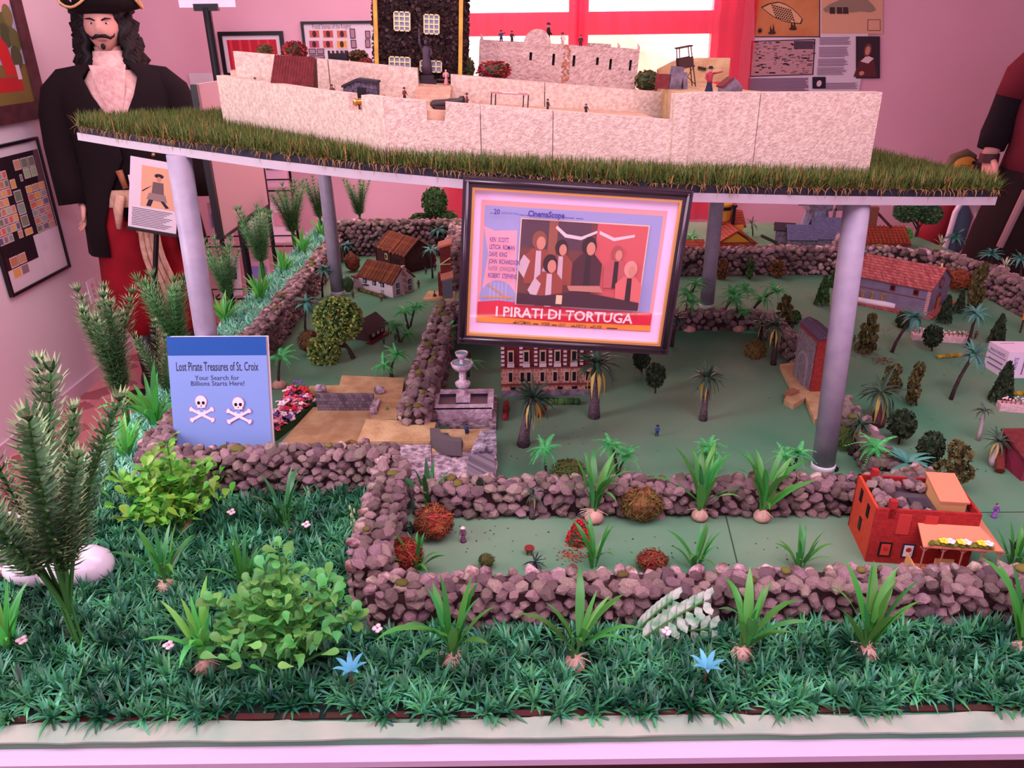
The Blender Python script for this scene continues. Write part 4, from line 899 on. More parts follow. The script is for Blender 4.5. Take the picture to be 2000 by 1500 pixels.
def hwin(px0,px1,py0,py1,nx,nz):
    a=AY(px0,py1,IY); c=AY(px1,py0,IY); w=(c.x-a.x); h=c.z-a.z; o=B(); x0=a.x-(pL.x+pR.x)/2; z0=a.z-zg; t_=.0025
    o.box(x0,x0+w,-.012,-.006,z0,z0+t_).box(x0,x0+w,-.012,-.006,z0+h-t_,z0+h)
    for i in range(nx+1): o.box(x0+(w-t_)*i/nx,x0+(w-t_)*i/nx+t_,-.012,-.006,z0,z0+h)
    for i in range(1,nz): o.box(x0,x0+w,-.0115,-.0065,z0+h*i/nz-t_/2,z0+h*i/nz+t_/2)
    wf=o.build('window',cream,ih)
    for i in range(nx):
        for j in range(nz): B().box(x0+w*i/nx+.001,x0+w*(i+1)/nx-.001,-.008,-.006,z0+h*j/nz+.001,z0+h*(j+1)/nz-.001).build('pane',pane,wf)
hwin(766,796,24,63,3,4); hwin(824,853,26,66,3,4); hwin(760,801,112,134,4,2); hwin(820,862,116,140,4,2)
# robed statue
p=AY(836,172,1.905); st=thing('robed_statue','dark robed statue with one raised arm before the ivy house','statue',(p.x,1.905,tz(p.x,1.905)))
B().box(-.02,.02,-.014,.014,0,.008).box(-.015,.015,-.011,.011,.008,.018).build('pedestal',M('statue_base',(50,40,46),rough=.8),st)
sb=B(); sb.loft([((0,0,.018),.0125,.009),((0,0,.04),.011,.008),((0,0,.06),.0085,.007),((0,0,.074),.0105,.007),((0,0,.08),.004,.004)],12)
sb.ell((0,-.001,.087),(.0045,.005,.006),9,7); sb.tube([(-.010,0,.075),(-.0145,0,.088),(-.0135,0,.106)],[.0032,.0026,.002],7); sb.tube([(.010,0,.075),(.013,-.003,.064),(.010,-.008,.06)],[.0032,.0028,.0022],7)
for k in range(7): a=-1.2+k*.4; sb.tube([(.003*sin(a),0,.091),(.009*sin(a),0,.092+.008*cos(a))],[.0007,.0003],4)
sb.lathe([(.001,.104),(.0025,.108),(.0022,.112),(.0005,.118)],8,c=(-.0135,0,0)); sb.build('figure_body',M('statue_dark',(62,46,58),rough=.6),st,smooth=True)
# domed white building
WY=1.99; a=AY(931,78,WY); c=AY(1245,97,WY); za=AY(931,145,WY).z; W_=c.x-a.x; db=thing('domed_building','pinkish stucco building with a domed gable and slit windows on the fort','building',(a.x,WY,tz(a.x,WY)),rot=(0,math.atan((a.z-c.z)/W_),0)); HB=a.z-tz(a.x,WY)
stucco=M('stucco',(196,168,156),(176,144,132),scale=60,rough=.9,bump=.8,bscale=130)
slits=[(1033,102,118),(1078,105,128),(1118,108,130),(1164,112,127),(1190,115,136),(1229,117,138)]
bb=B(); xs=[0]
for px,y0,y1 in slits:
    q=AY(px,y0,WY).x-a.x; xs+=[q-.0032,q+.0032]
xs.append(W_)
for i in range(0,len(xs),2): bb.box(xs[i],xs[i+1],0,.012,0,HB)
for i in range(1,len(xs)-1,2):
    px,y0,y1=slits[(i-1)//2]; k_=(px-931)/314*(a.z-c.z); z1=AY(px,y0,WY).z-tz(a.x,WY)+k_; z0=AY(px,y1,WY).z-tz(a.x,WY)+k_
    bb.box(xs[i],xs[i+1],0,.012,0,max(.004,z0)); bb.box(xs[i],xs[i+1],0,.012,z1,HB)
bb.box(0,.012,.012,.2,0,HB).box(W_-.012,W_,.012,.2,0,HB).box(0,W_,.188,.2,0,HB).box(.012,W_-.012,.012,.188,HB-.012,HB-.006)
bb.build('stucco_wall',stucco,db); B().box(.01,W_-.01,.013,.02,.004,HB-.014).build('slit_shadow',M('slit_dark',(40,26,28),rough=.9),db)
dx=AY(1045,78,WY).x-a.x; R_=.032; B().xz([(dx+R_*cos(t),HB-.002+R_*1.05*sin(t)) for t in [pi*i/14 for i in range(15)]],.002,.05).build('dome',stucco,db)
bs=B()
for k in range(60): q=AY(rng.uniform(1096,1110),100,WY).x-a.x; bs.ell((q,0,rng.uniform(.0,HB)),(.003,.002,.003),6,4,nz=.3,seed=k)
bs.build('exposed_stone',M('exposed_stone',(168,110,84),rough=.9,var=.3),db,kind='stuff')
for px,h in ((935,.014),(1243,.013),(1204,.012)):
    q=AY(px,90,WY).x-a.x; B().tube([(q,.01,HB-.002),(q+.001,.01,HB+h*.5),(q-.003,.01,HB+h)],[.004,.003,.001],6).build('horn_finial',stucco,db)
B().box(AY(1150,80,WY).x-a.x,AY(1192,80,WY).x-a.x,.03,.1,HB-.004,HB+.008).build('roof_block',stucco,db)
def ptz(px,py,Y,f=tz):  # point standing on the terrace below a pixel column
    q=AY(px,py,Y); return Vector((q.x,Y,f(q.x,Y)))
for i,(px,h,tp,bt,ps,lb) in enumerate(((979,.022,(40,70,96),(40,40,60),'point','pointing figure in blue on the domed building roof'),(1000,.022,(70,40,40),(40,30,34),'stand','dark figure with hat left of the dome'),(1059,.020,(40,34,40),(40,34,40),'sit','seated dark figure right of the dome'),
    (1071,.038,(24,20,24),(28,22,26),'stand','tall black figure standing on the domed building'),(1099,.024,(226,196,190),(210,170,170),'stand','pale figure with staff on the domed building roof'),(1134,.022,(60,36,40),(50,30,34),'stand','dark red figure at the right on the domed building roof'))):
    q=AY(px,80,WY+.03); k_=(px-931)/314*(a.z-c.z); figure(Vector((q.x,WY+.03,tz(a.x,WY)+HB-.006-k_)),h*1.35,lb,tp,bt,pose=ps,gun=(i in(4,)),rz=.6*i)
# hut, sentry box, table, cannons and figures in the courtyard
def cyp(px,Y): q=AY(px,170,Y); return Vector((q.x,Y,cy(q.x,Y)))
p=cyp(575,1.76); t=thing('tiled_hut','small hut with red-brown ribbed roof in the fort courtyard','hut',p,rot=(0,K,.06)); t.scale=(1.05,1.05,1.15); B().box(-.036,.036,-.02,.024,0,.022).build('hut_wall',M('hut_wall',(88,52,50),rough=.9),t)
rr=M('roof_maroon',(112,40,40),(92,30,32),scale=90,rough=.8)
b=B(); b.add([(-.042,-.026,.018),(.042,-.026,.018),(.038,.026,.062),(-.042,.026,.062),(-.042,-.026,.022),(.042,-.026,.022),(.038,.026,.066),(-.042,.026,.066)],[(0,3,2,1),(4,5,6,7),(0,1,5,4),(1,2,6,5),(2,3,7,6),(3,0,4,7)]); b.build('roof',rr,t)
for k in range(15): x=-.040+k*.0056; B().tube([(x,-.026,.0225),(x-.0008*(k/15),.026,.0665)],.0014,5).build('roof_rib',rr,t)
B().box(-.042,.042,.024,.028,0,.064).build('back_wall_board',M('hut_wall2',(96,60,56),rough=.9),t)
p=cyp(706,1.72); t=thing('grey_guardhouse','grey speckled guardhouse with dark doorway behind the brass cannon','hut',p,rot=(0,K,0)); B().xz([(-.04,0),(.03,0),(.03,.034),(-.012,.036),(-.04,.022)],0,.04).build('hut_wall',M('speckle_grey',(96,84,100),(40,36,48),scale=180,rough=.9),t); B().xz([(-.043,.021),(-.012,.036),(.032,.034),(.032,.038),(-.012,.041),(-.043,.026)],-.004,.044).build('roof',rf,t); B().box(-.01,.008,-.003,.002,0,.024).build('doorway',black,t)
def cannon(px,py,px2,py2,Y,mat,label,r=.007,carr=True):
    a=AY(px,py,Y); c=AY(px2,py2,Y+.02); m_=(a+c)/2; zc=cy(m_.x,Y); t=thing('toy_cannon',label,'cannon',(m_.x,Y,zc)); a=a-t.location; c=c-t.location; d=(a-c)
    b=B(); pts=[c-d*.08,c,c+d*.05,c+d*.5,c+d*.55,c+d*.85,c+d*.9,c+d*1.0]; b.tube(pts,[r*.5,r*1.15,r*1.2,r*.95,r*1.05,r*.8,r*1.2,r*1.2],14); b.build('barrel',mat,t,smooth=True)
    e=a+d.normalized()*.0006; B().tube([e-d.normalized()*.003,e],r*.62,10).build('muzzle',black,t)
    B().obox(((c+a)/2+Vector((0,.004,-.012))),(abs(d.x)*.7+.01,.016,.012)).build('carriage',wood_d,t)
    for s in (-1,1): B().tube([((c+a)/2+Vector((s*.012,-.006,-.018))),((c+a)/2+Vector((s*.012,.014,-.018)))],.006,10).build('wheel',wood_d,t)
cannon(688,200,752,193,1.56,brass,'shiny brass cannon poking through the fort wall notch'); cannon(906,196,846,204,1.525,bronze,'dark bronze cannon resting across the fort wall notch')
p=cyp(994,1.66); t=thing('canopy_table','small table with a printed top in the fort courtyard','table',p,rot=(0,K,.25)); B().box(-.036,.036,-.02,.02,.030,.032).build('table_top',M('table_pink',(170,120,116),rough=.7),t); B().box(-.016,.016,-.008,.008,.032,.0325).build('sheet',paper,t)
for sx in (-1,1):
    for sy in (-1,1): B().tube([(sx*.034,sy*.018,0),(sx*.034,sy*.018,.030)],.0012,5).build('leg',iron,t)
for i,(px,Y,h,tp,lb) in enumerate(((500,1.80,.028,(88,40,40),'red-brown figure with hat at the left end of the fort courtyard'),(648,1.66,.028,(96,60,50),'musket figure beside the fort bastion edge'),(789,1.68,.03,(110,44,44),'red coated figure left of the fort steps'),
    (911,1.62,.028,(110,50,46),'red coated figure right of the dark bronze cannon'),(1070,1.62,.026,(50,36,40),'dark figure peeking over the front fort wall'),(1146,1.60,.022,(40,34,40),'figure with musket low behind the front fort wall'))):
    figure(cyp(px,Y),h,lb,tp,(50,34,36),gun=(i in(1,5)),rz=.5*i)
figure(ptz(872,170,1.895),.034,'pink robed figure beside the robed statue',(206,140,140),(200,130,130),None,dress=True,gun=True)
# shrubs and black props on the terrace
def tbush(px,py,Y,rx,ry,mat,label,seed,f=tz):
    q=AY(px,py,Y); p=Vector((q.x,Y,f(q.x,Y))); k=mpp(p); t=thing('terrace_shrub',label,'bush',p,group='shrubs on the fort terrace'); c=Vector((0,0,max(ry*k*.6,q.z-p.z)))
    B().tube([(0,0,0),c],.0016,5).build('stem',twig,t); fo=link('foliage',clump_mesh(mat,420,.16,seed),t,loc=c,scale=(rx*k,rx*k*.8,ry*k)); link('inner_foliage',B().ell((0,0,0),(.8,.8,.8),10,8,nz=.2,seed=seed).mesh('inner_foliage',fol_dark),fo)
tbush(576,100,1.93,25,19,fol_red,'red shrub behind the left inner fort wall',1); tbush(518,98,1.95,17,11,fol_brown,'brownish shrub at the left end of the fort terrace',2); tbush(965,138,1.93,34,18,fol_red,'wide red shrub left of the domed building front',3)
tbush(1264,157,1.94,26,19,fol_olive,'olive shrub at the right end of the domed building',4); tbush(912,134,2.0,16,22,fol_olive,'dark shrub between the ivy house and the domed building',5); tbush(700,110,2.0,20,12,fol_brown,'brown shrub left of the ivy house',6); tbush(715,122,1.93,14,9,fol_red,'small red shrub at the ivy house corner',7)
p=ptz(660,100,1.95); t=thing('black_camp_stove','black castle-like prop behind the left inner fort wall','prop',p); b=B(); b.box(-.022,.022,-.01,.01,0,.05)
for k in range(5): b.box(-.022+k*.0098,-.017+k*.0098,-.01,.01,.05,.056)
b.tube([(-.03,0,0),(-.03,0,.036)],.005,8); b.build('body',black,t); B().tube([(.02,0,.03),(.05,0,.01)],.006,7).build('arm',twig,t)
# right terrace: rocks, watchtower, big figure, stone hut, planks
def rt(px,Y): q=AY(px,170,Y); return Vector((q.x,Y,rzf(q.x,Y)))
p=rt(1308,1.80); t=thing('rock_slabs','grey and maroon rock slabs below the watchtower','rocks',p); rkm=M('rock_slab',(120,108,120),(88,74,84),scale=60,rough=.9); 
B().obox((.012,0,.022),(.026,.014,.048),Euler((0,.12,.2)).to_matrix()).build('slab',rkm,t); B().obox((-.016,.004,.016),(.03,.016,.03),Euler((0,.05,-.2)).to_matrix()).build('slab',rr,t); B().obox((.032,.004,.016),(.01,.014,.034),Euler((0,-.1,.1)).to_matrix()).build('slab',rkm,t)
p=rt(1341,1.86); wt=thing('watchtower','tiny leaning brown watchtower on stilts on the fort','tower',p,rot=(0,-.16,.1)); dkw=M('tower_wood',(60,34,30),rough=.8)
for sx in (-1,1):
    for sy in (-1,1): B().tube([(sx*.017,sy*.012,0),(sx*.013,sy*.010,.085)],.0013,5).build('leg',dkw,wt)
B().tube([(-.016,-.012,.005),(.014,-.011,.04)],.0009,5).tube([(.016,-.012,.005),(-.014,-.011,.04)],.0009,5).build('brace',dkw,wt); B().box(-.018,.018,-.014,.014,.042,.045).build('deck',dkw,wt); B().box(-.016,.016,-.013,-.011,.045,.064).box(-.016,.016,.011,.013,.045,.064).build('side_board',dkw,wt); B().box(-.017,.017,-.013,.013,.084,.087).build('roof_frame',dkw,wt)
figure(rt(1385,1.62),.052,'large pirate figure in dark blue coat with cocked hat on the fort',(150,46,60),(28,26,54),(22,20,26),rz=.3,pose='point',dress=True)
p=rt(1425,1.70); t=thing('stone_hut','small grey stone hut with slab roof on the fort corner','hut',p,rz=.2); B().xz([(-.02,0),(.024,0),(.024,.012),(.004,.03),(-.02,.012)],-.01,.012).build('hut_wall',rkm,t); B().obox((-.011,0,.021),(.03,.028,.004),Matrix.Rotation(-.62,3,'Y')).build('roof_slab',rr,t)
for i,(px,Y,L,a,lb) in enumerate(((1465,1.585,.035,-.3,'tan wedge lying on the fort wall top'),(1575,1.605,.06,-.12,'plank leaning on the right fort wall top'),(1634,1.62,.02,-.1,'dark chip on the right fort wall top'))):
    q=AY(px,176,Y); t=tag(B().xz([(-L/2,0),(L/2,.0),(L/2,.007),(-L/2,.001)],-.006,.006).build('wood_scrap',(sand,M('plank_gold',(176,130,84),rough=.6),twig)[i],None,loc=(q.x,Y,rzf(q.x,Y))),lb,'plank')
p=rt(1360,2.1); t=thing('sand_hill','sandy relief board behind the watchtower','board',p); B().xz([(-.10,0),(.08,0),(.08,.055),(.0,.056),(-.06,.05),(-.10,.03)],0,.02).build('board',sand,t); B().tube([(.0,-.003,.034),(.02,-.003,.03)],.004,6).build('relief',twig,t)
# ---------------------------------------------------------------- model buildings
def frame_of(pa,pb):      # local frame: origin at pa, x towards pb
    a,b_=G(*pa),G(*pb); d=b_-a; return a,atan2(d.y,d.x),d.length
def gable(t,L,W,H,RH,wallm,roofm,over=.006,rt_=.004,xoff=0):
    b=B(); b.box(xoff,xoff+L,0,W,0,H); b.yz([(0,H),(W,H),(W/2,H+RH)],xoff,xoff+L); b.build('house_wall',wallm,t); a=atan2(RH,W/2); S=sqrt(RH*RH+W*W/4)+over
    out=[]
    for s in (-1,1):
        c=(xoff+L/2,W/2+s*(W/4+over*.5*cos(a)),H+RH/2-over*.5*sin(a)+rt_*.5); out.append(B().obox(c,(L+2*over,S,rt_),Matrix.Rotation(-s*a,3,'X')).build('roof_slope',roofm,t))
    return out,a,S
def win(t,x0,x1,z0,z1,fm,pm,y=-.001,name='window',nx=1,nz=1):
    w=B().box(x0,x1,y-.002,y+.001,z0,z1).build(name,fm,t); m_=(x1-x0)*.14; ww=(x1-x0-m_*2)/nx; hh=(z1-z0-m_*2)/nz
    for i in range(nx):
        for j in range(nz): B().box(x0+m_+ww*i+ww*.06,x0+m_+ww*(i+1)-ww*.06,y-.0026,y-.0018,z0+m_+hh*j+hh*.06,z0+m_+hh*(j+1)-hh*.06).build('pane',pm,w)
    return w
def xwin(t,X,y0,y1,z0,z1,fm,pm):
    w=B().box(X-.001,X+.002,y0,y1,z0,z1).build('window',fm,t); m_=(y1-y0)*.16; B().box(X+.0015,X+.0026,y0+m_,y1-m_,z0+m_,z1-m_).build('pane',pm,w)
dpane=M('pane_dark',(34,24,30),rough=.25); whitew=M('white_wall',(206,186,190),rough=.8); barnm=M('barn_brown',(76,40,40),(60,30,32),scale=60,rough=.85); stickm=M('bark_stick',(150,84,48),(110,56,36),scale=60,rough=.85,var=.4)
def twigroof(t,L,W,H,RH,xoff=0,n=26,over=.008):
    a=atan2(RH,W/2); S=sqrt(RH*RH+W*W/4)+over; me=[B().tube([(0,0,0),(.0008,S*.5,.001),(0,S,0)],[.003,.0034,.003],6).mesh('roof_stick',stickm) for _ in range(1)][0]
    for i in range(n):
        x=xoff-over/2+(L+over)*(i+.5)/n
        for s in (-1,1):
            o=link('roof_stick',me,t,loc=(x+rng.uniform(-.001,.001),W/2,H+RH+.003+rng.uniform(0,.0015)),rot=(-a if s==1 else a,rng.uniform(-.05,.05),rng.uniform(-.03,.03)),scale=(rng.uniform(.8,1.5),s*rng.uniform(.94,1.06),1))
# brown barn
o,rz,L=frame_of((737,515),(793,535)); W=.14; t=thing('brown_barn','dark brown barn with stick-covered roof at the back left','barn',o,rz); gable(t,L,W,.075,.055,barnm,barnm); twigroof(t,L,W,.075,.055,n=18)
for x in (.0,.5,1.0): B().box(L*x-.003,L*x+.003,-.003,0,0,.075).build('wall_post',wood_d,t)
win(t,L*.32,L*.40,.035,.06,cream,dpane); B().box(L*.55,L*.78,-.002,0,0,.05).build('barn_door',wood_d,t)
# white cottage
o,rz,L=frame_of((703,566),(768,582)); W=.115; t=thing('white_cottage','white cottage with stick roof and zigzag brick chimney','cottage',o,rz); gable(t,L,W,.055,.05,whitew,barnm); twigroof(t,L,W,.055,.05,n=20)
for x in (.14,.42,.66): win(t,L*x,L*x+.018,.034,.052,black,pane)
B().box(L*.66,L*.74,-.002,0,0,.022).build('front_door',M('door_grey',(150,136,140)),t); B().box(L*.18,L*.30,-.014,0,.028,.030).build('porch_roof',wood_d,t)
for y,z in ((.02,.032),(.085,.032),(.02,.008),(.085,.008)): xwin(t,L,y,y+.016,z,z+.018,black,pane)
ch=B()
for k in range(9): ch.box(L,L+.008,W*.48+(.004 if k%2 else -.003),W*.48+.014+(.004 if k%2 else -.003),k*.0125,k*.0125+.0115)
ch.build('chimney',M('chimney_brick',(150,84,80),(200,170,166),scale=60),t); B().box(-.045,0,.01,.08,0,.042).build('side_shed',whitew,t); B().box(-.05,.002,.004,.086,.042,.047).build('shed_roof',rr,t)
hedge((700,568),(752,583),7,fol_olive,'low hedge along the white cottage front')
# log cabin
o,rz,L=frame_of((722,668),(752,650)); t=thing('log_cabin','tiny dark log cabin with a porch beside the bushy tree','cabin',o,rz); W=.075; gable(t,L,W,.034,.028,wood_d,M('cabin_roof',(58,38,40),rough=.85),over=.012)
for x in (.2,.5,.75): win(t,L*x,L*x+.012,.012,.026,cream,pane)
B().prism([(-.02,-.02),(L+.01,-.02),(L+.01,0),(-.02,0)],0,.004).build('porch_floor',rr,t)
for x in (-.012,L*.5,L): B().tube([(x,-.016,.004),(x,-.016,.036)],.0014,5).build('porch_post',wood_d,t)
# red tower on a sand board
o=G(826,588); t=thing('red_tower','narrow tall red tower with tiled caps on a small sand board','tower',o); k=mpp(o); redb=brickmat('red_brick_tower',(124,36,34),(96,28,28),(70,30,30),60)
B().prism([(0,0),(60*k,.0),(60*k,.09),(.012,.10)],0,.008).build('sand_base',sand,t)
x0,x1=36*k,56*k; B().box(x0,x1,.03,.07,.008,.20).build('tower_shaft',redb,t); B().box(x0+.006,x1+.004,.004,.03,.008,.082).build('front_wing',M('wing_grey',(92,88,100),rough=.9),t); B().box(x0-.012,x0,.035,.06,.008,.095).build('side_wing',redb,t)
capm=M('cap_tile',(196,120,96),rough=.7); B().obox(((x0+x1)/2+.004,.018,.09),(.046,.035,.006),Euler((.5,-.25,0)).to_matrix()).build('wing_roof',capm,t); B().obox(((x0+x1)/2,.05,.204),(.052,.05,.007),Euler((.15,-.28,0)).to_matrix()).build('tower_cap',capm,t)
B().tube([(x0,.028,.13),(x1,.028,.155)],.0022,5).tube([(x0,.028,.13),(x1,.028,.132)],.0016,5).build('cord_trim',cream,t); B().ell((22*k,.03,.012),(.007,.005,.007),8,6).tube([(22*k,.03,.018),(22*k,.03,.03)],.002,5).build('well',barnm,t)
# ruined plaza of sand boards and stone
o=G(600,870); pz=thing('sandy_plaza','sandy ruined courtyard with grey stone rim beside the flower bed','ruin',o); loc=lambda px,py,dz=0:G(px,py,dz)-o
def slabp(pts,z0,z1,name,mat,par):
    p=[loc(*q,z1) for q in pts]; return B().prism([(v.x,v.y) for v in p],z0,z1).build(name,mat,par)
slabp([(545,868),(748,862),(720,790),(612,795)],0,.018,'court_floor',sand,pz); slabp([(600,762),(665,768),(665,752),(604,754)],.0,.035,'board',sand,pz)
slabp([(658,768),(782,790),(790,738),(668,733)],.0,.04,'board',sand,pz); slabp([(725,820),(776,818),(778,780),(735,775)],0,.035,'board',sand,pz)
slabp([(698,862),(840,862),(852,825),(715,818)],.055,.062,'raised_board',sand,pz); slabp([(705,862),(838,862),(845,845),(708,845)],.0,.055,'board_support',M('board_dark',(110,74,48),rough=.9),pz)
gb=brickmat('grey_rubble',(132,120,128),(92,80,90),(60,50,56),55)
a,b_=loc(622,800,.018),loc(732,800,.018); d=(b_-a); T_=B().box(0,d.length,-.006,.006,.0,.045).build('rim_wall',gb,pz,loc=a,rot=(0,0,atan2(d.y,d.x)))
for q in ((628,772),(742,775)): c=loc(*q,.03); B().ell((c.x,c.y,.05),(.016,.012,.012),10,7,nz=.15).build('cap_stone',rock_l,pz)
a,b_=loc(732,800,.018),loc(728,822,.018); B().box(min(a.x,b_.x),max(a.x,b_.x)+.012,min(a.y,b_.y),max(a.y,b_.y),0,.05).build('rim_post',rock_l,pz)
B().tube([loc(700,868,.03),loc(685,862,.03),loc(668,868,.03)],[.006,.005,.003],6).build('driftwood',M('driftwood',(120,84,60),rough=.9),pz)
tree((757,824),(757,808),8,14,'cone',oval_g,'tiny green sprig on the sandy plaza',2,nn=160)
# rock base with stairs beneath the fountain
o=G(800,930); rb=thing('rocky_ruin','whitewashed rocky ruin with curved steps in front of the fountain','ruin',o); loc=lambda px,py,dz=0:G(px,py,dz)-o
slabp([(792,935),(968,930),(972,905),(958,838),(800,838)],0,.045,'rock_mass',rock_l,rb); slabp([(792,938),(970,934),(968,918),(796,918)],0,.024,'front_ledge',rock_l,rb)
slabp([(843,880),(962,872),(960,838),(850,838)],.045,.052,'sand_floor',sand,rb)
slabp([(775,905),(842,905),(842,868),(778,868)],0,.055,'rock_shoulder',rock_l,rb); slabp([(920,880),(970,868),(968,838),(938,842)],.045,.07,'rock_arch',M('rock_dark',(84,76,90),(190,176,186),scale=60,rough=.9,bump=.6,bscale=120),rb); slabp([(912,930),(966,925),(966,885),(915,888)],0,.06,'brick_block',gb,rb)
c=loc(905,862,.052)
for k in range(3):
    r0=.075-.02*k; pts=[(c.x-r0*cos(q),c.y-r0*.9*sin(q)) for q in [pi*.0+.5*pi*i/8 for i in range(9)]]; pts2=[(c.x-(r0-.022)*cos(q),c.y-(r0-.022)*.9*sin(q)) for q in [.5*pi*i/8 for i in range(9)]]
    B().prism(pts+pts2[::-1],.052,.088-.013*k).build('curved_step',M('step_grey',(92,82,84),rough=.9),rb)
# fountain
o=G(905,820); ft=thing('stone_fountain','whitish two-bowl stone fountain in a square basin','fountain',o); k=mpp(o); ws=M('fountain_stone',(226,204,214),(190,160,172),scale=60,rough=.85,bump=.5,bscale=140)
Wb=66*k; B().box(-Wb*1.12,Wb*.98,-.035,.12,0,.012).build('plinth',rock_l,ft); B().box(-.03,Wb*.98,-.06,-.034,0,.012).build('plinth_step',rock_l,ft)
def basin(z0,z1,w0,w1,th):
    b=B(); y0=-.02; 
    for i,(sx0,sx1,sy0,sy1) in enumerate(((-w1,w1,0,th),(-w1,w1,.104-th,.104),(-w1,-w1+th,th,.104-th),(w1-th,w1,th,.104-th))): b.box(sx0,sx1,y0+sy0,y0+sy1,z0,z1)
    return b
basin(.012,.044,0,Wb*.86,.012).build('basin_wall',ws,ft); basin(.040,.048,0,Wb*.90,.014).build('basin_rim',ws,ft); B().box(-Wb*.8,Wb*.8,-.01,.075,.012,.041).build('water',M('dark_water',(30,28,50),rough=.5),ft)
for q in ((-.03,.0),(.0,.02),(.03,.0),(.035,.05),(-.035,.05)): B().ell((q[0],q[1],.037),(.003,.002,.002),7,5).build('lily',M('lily_white',(220,220,226)),ft)
cy_=.034; B().box(-.018,.018,cy_-.018,cy_+.018,.03,.055).build('pedestal',ws,ft)
B().lathe([(.011,.055),(.0115,.075),(.019,.083),(.020,.09),(.012,.094),(.0085,.1),(.0095,.108),(.008,.116),(.010,.122),(.02,.128),(.027,.136),(.029,.145),(.027,.146),(.024,.142),(.008,.139)],10,c=(0,cy_,0)).build('lower_bowl',ws,ft)
B().lathe([(.006,.138),(.0055,.155),(.01,.159),(.015,.166),(.0165,.173),(.0145,.173),(.012,.169),(.002,.167)],12,c=(0,cy_,0)).build('upper_bowl',ws,ft)
for r_,z in ((.025,.143),(.013,.1705)): B().lathe([(r_,z-.001),(r_,z)],14,c=(0,cy_,0)).build('bowl_water',M('bowl_water',(96,150,158),rough=.1),ft)
figure(G(912,845,.052),.028,'seated blue figure on the ruin steps below the fountain',(40,60,110),(30,34,60),(40,40,60),pose='sit')
figure(G(962,795,.012),.02,'small blue figure lying on the fountain plinth',(40,60,130),(36,40,80),None,rz=1.2)
tree((958,853),(958,846),9,7,'ball',fol_red,'tiny red bush on the ruin corner',1,nn=120,dz=.04)
# brick mansion
o,rz,L=frame_of((980,775),(1155,772)); H=AY(980,640,o.y).z-TZ; t=thing('brick_mansion','banded red and cream brick mansion half hidden by the poster','mansion',o,rz); bandm=brickmat('mansion_brick',(186,130,110),(150,84,78),(206,168,150),42,mortar=.03); redm=M('mansion_red',(104,34,36),(88,28,30),scale=60,rough=.85)
z1,z2,z3=.018,.085,H; W=.13
B().box(0,L,0,W,0,z1).build('stone_plinth',M('plinth_grey',(92,80,92),(140,124,136),scale=60,rough=.9),t); B().box(0,L,0,W,z1,z2).build('lower_storey',bandm,t); B().box(0,L,0,W,z2,H).build('upper_storey',redm,t)
B().xz([(-.01,H),(L+.01,H),(L-.03,H+.05),(.03,H+.05)],-.01,W+.01).build('roof',rf,t)
for z in (.034,.084): B().box(-.002,L+.002,-.004,0,z,z+.004).build('string_course',M('course_red',(120,52,50)),t)
for x in (.07,.20,.27,.42,.56,.69,.77,.92): win(t,L*x,L*x+.015,.042,.076,M('frame_tan',(196,160,140)),dpane)
for x in (.07,.24,.42,.58,.76): 
    win(t,L*x,L*x+.017,.100,.136,M('frame_tan',(196,160,140)),dpane); B().box(L*x-.001,L*x+.018,-.007,-.001,.089,.099).build('balustrade',whitew,t)
for x in (.0,.20,.36,.52,.68,.86,.97):
    b=B()
    for k in range(5): b.box(L*x,L*x+.009,-.004,0,.092+k*.012,.098+k*.012)
    b.build('quoin',whitew,t)
for x in (.1,.62,.78,.93): B().box(L*x,L*x+.014,-.002,0,.021,.028).build('cellar_vent',black,t)
# church
o,rz,L=frame_of((1660,586),(1806,618)); W=.20; t=thing('grey_church','grey church with red pebbled roof and round window','church',o,rz); chm=M('church_grey',(130,118,138),(118,106,126),scale=30,rough=.9); H=AY(1806,532,o.y-.03).z-TZ
pebm=brickmat('pebble_tile',(150,66,66),(196,112,104),(96,44,48),75,mortar=.04); gable(t,L,W,H*.86,.055,chm,pebm,over=.008)
B().box(-.01,L+.03,-.035,W+.02,0,.006).build('pavement',pebm,t); redt=M('church_trim',(130,44,48))
for x in (.50,.80): win(t,L*x,L*x+.018,H*.60,H*.80,redt,dpane,nx=2)
B().box(0,L,-.002,0,H*.52,H*.535).build('string_course',redt,t); q=B()
for k in range(14): q.box(L-.006,L+.004,-.004,.004,k*H*.86/14,k*H*.86/14+H*.035)
q.build('checker_quoin',M('quoin_pink',(226,170,170)),t)
b=B(); b.lathe([(.02,0),(.02,.004),(.014,.004),(.014,.0)],18); m_=b.build('round_window',redt,t,loc=(L,W*.5,H*.9),rot=(0,pi/2,0)); B().lathe([(.014,0),(.014,.003)],16).build('glass_disc',pane,m_)
B().box(L,L+.004,W*.42,W*.58,0,.05).yz([(W*.40,.05),(W*.60,.05),(W*.5,.066)],L,L+.004).build('door_surround',redt,t); B().box(L+.003,L+.006,W*.45,W*.55,0,.046).build('church_door',M('door_tan',(170,120,80)),t); B().lathe([(.004,0),(.003,.008),(.004,.012),(.001,.016)],8,c=(L-.01,W*.5,H*.86+.055)).build('finial',cream,t)
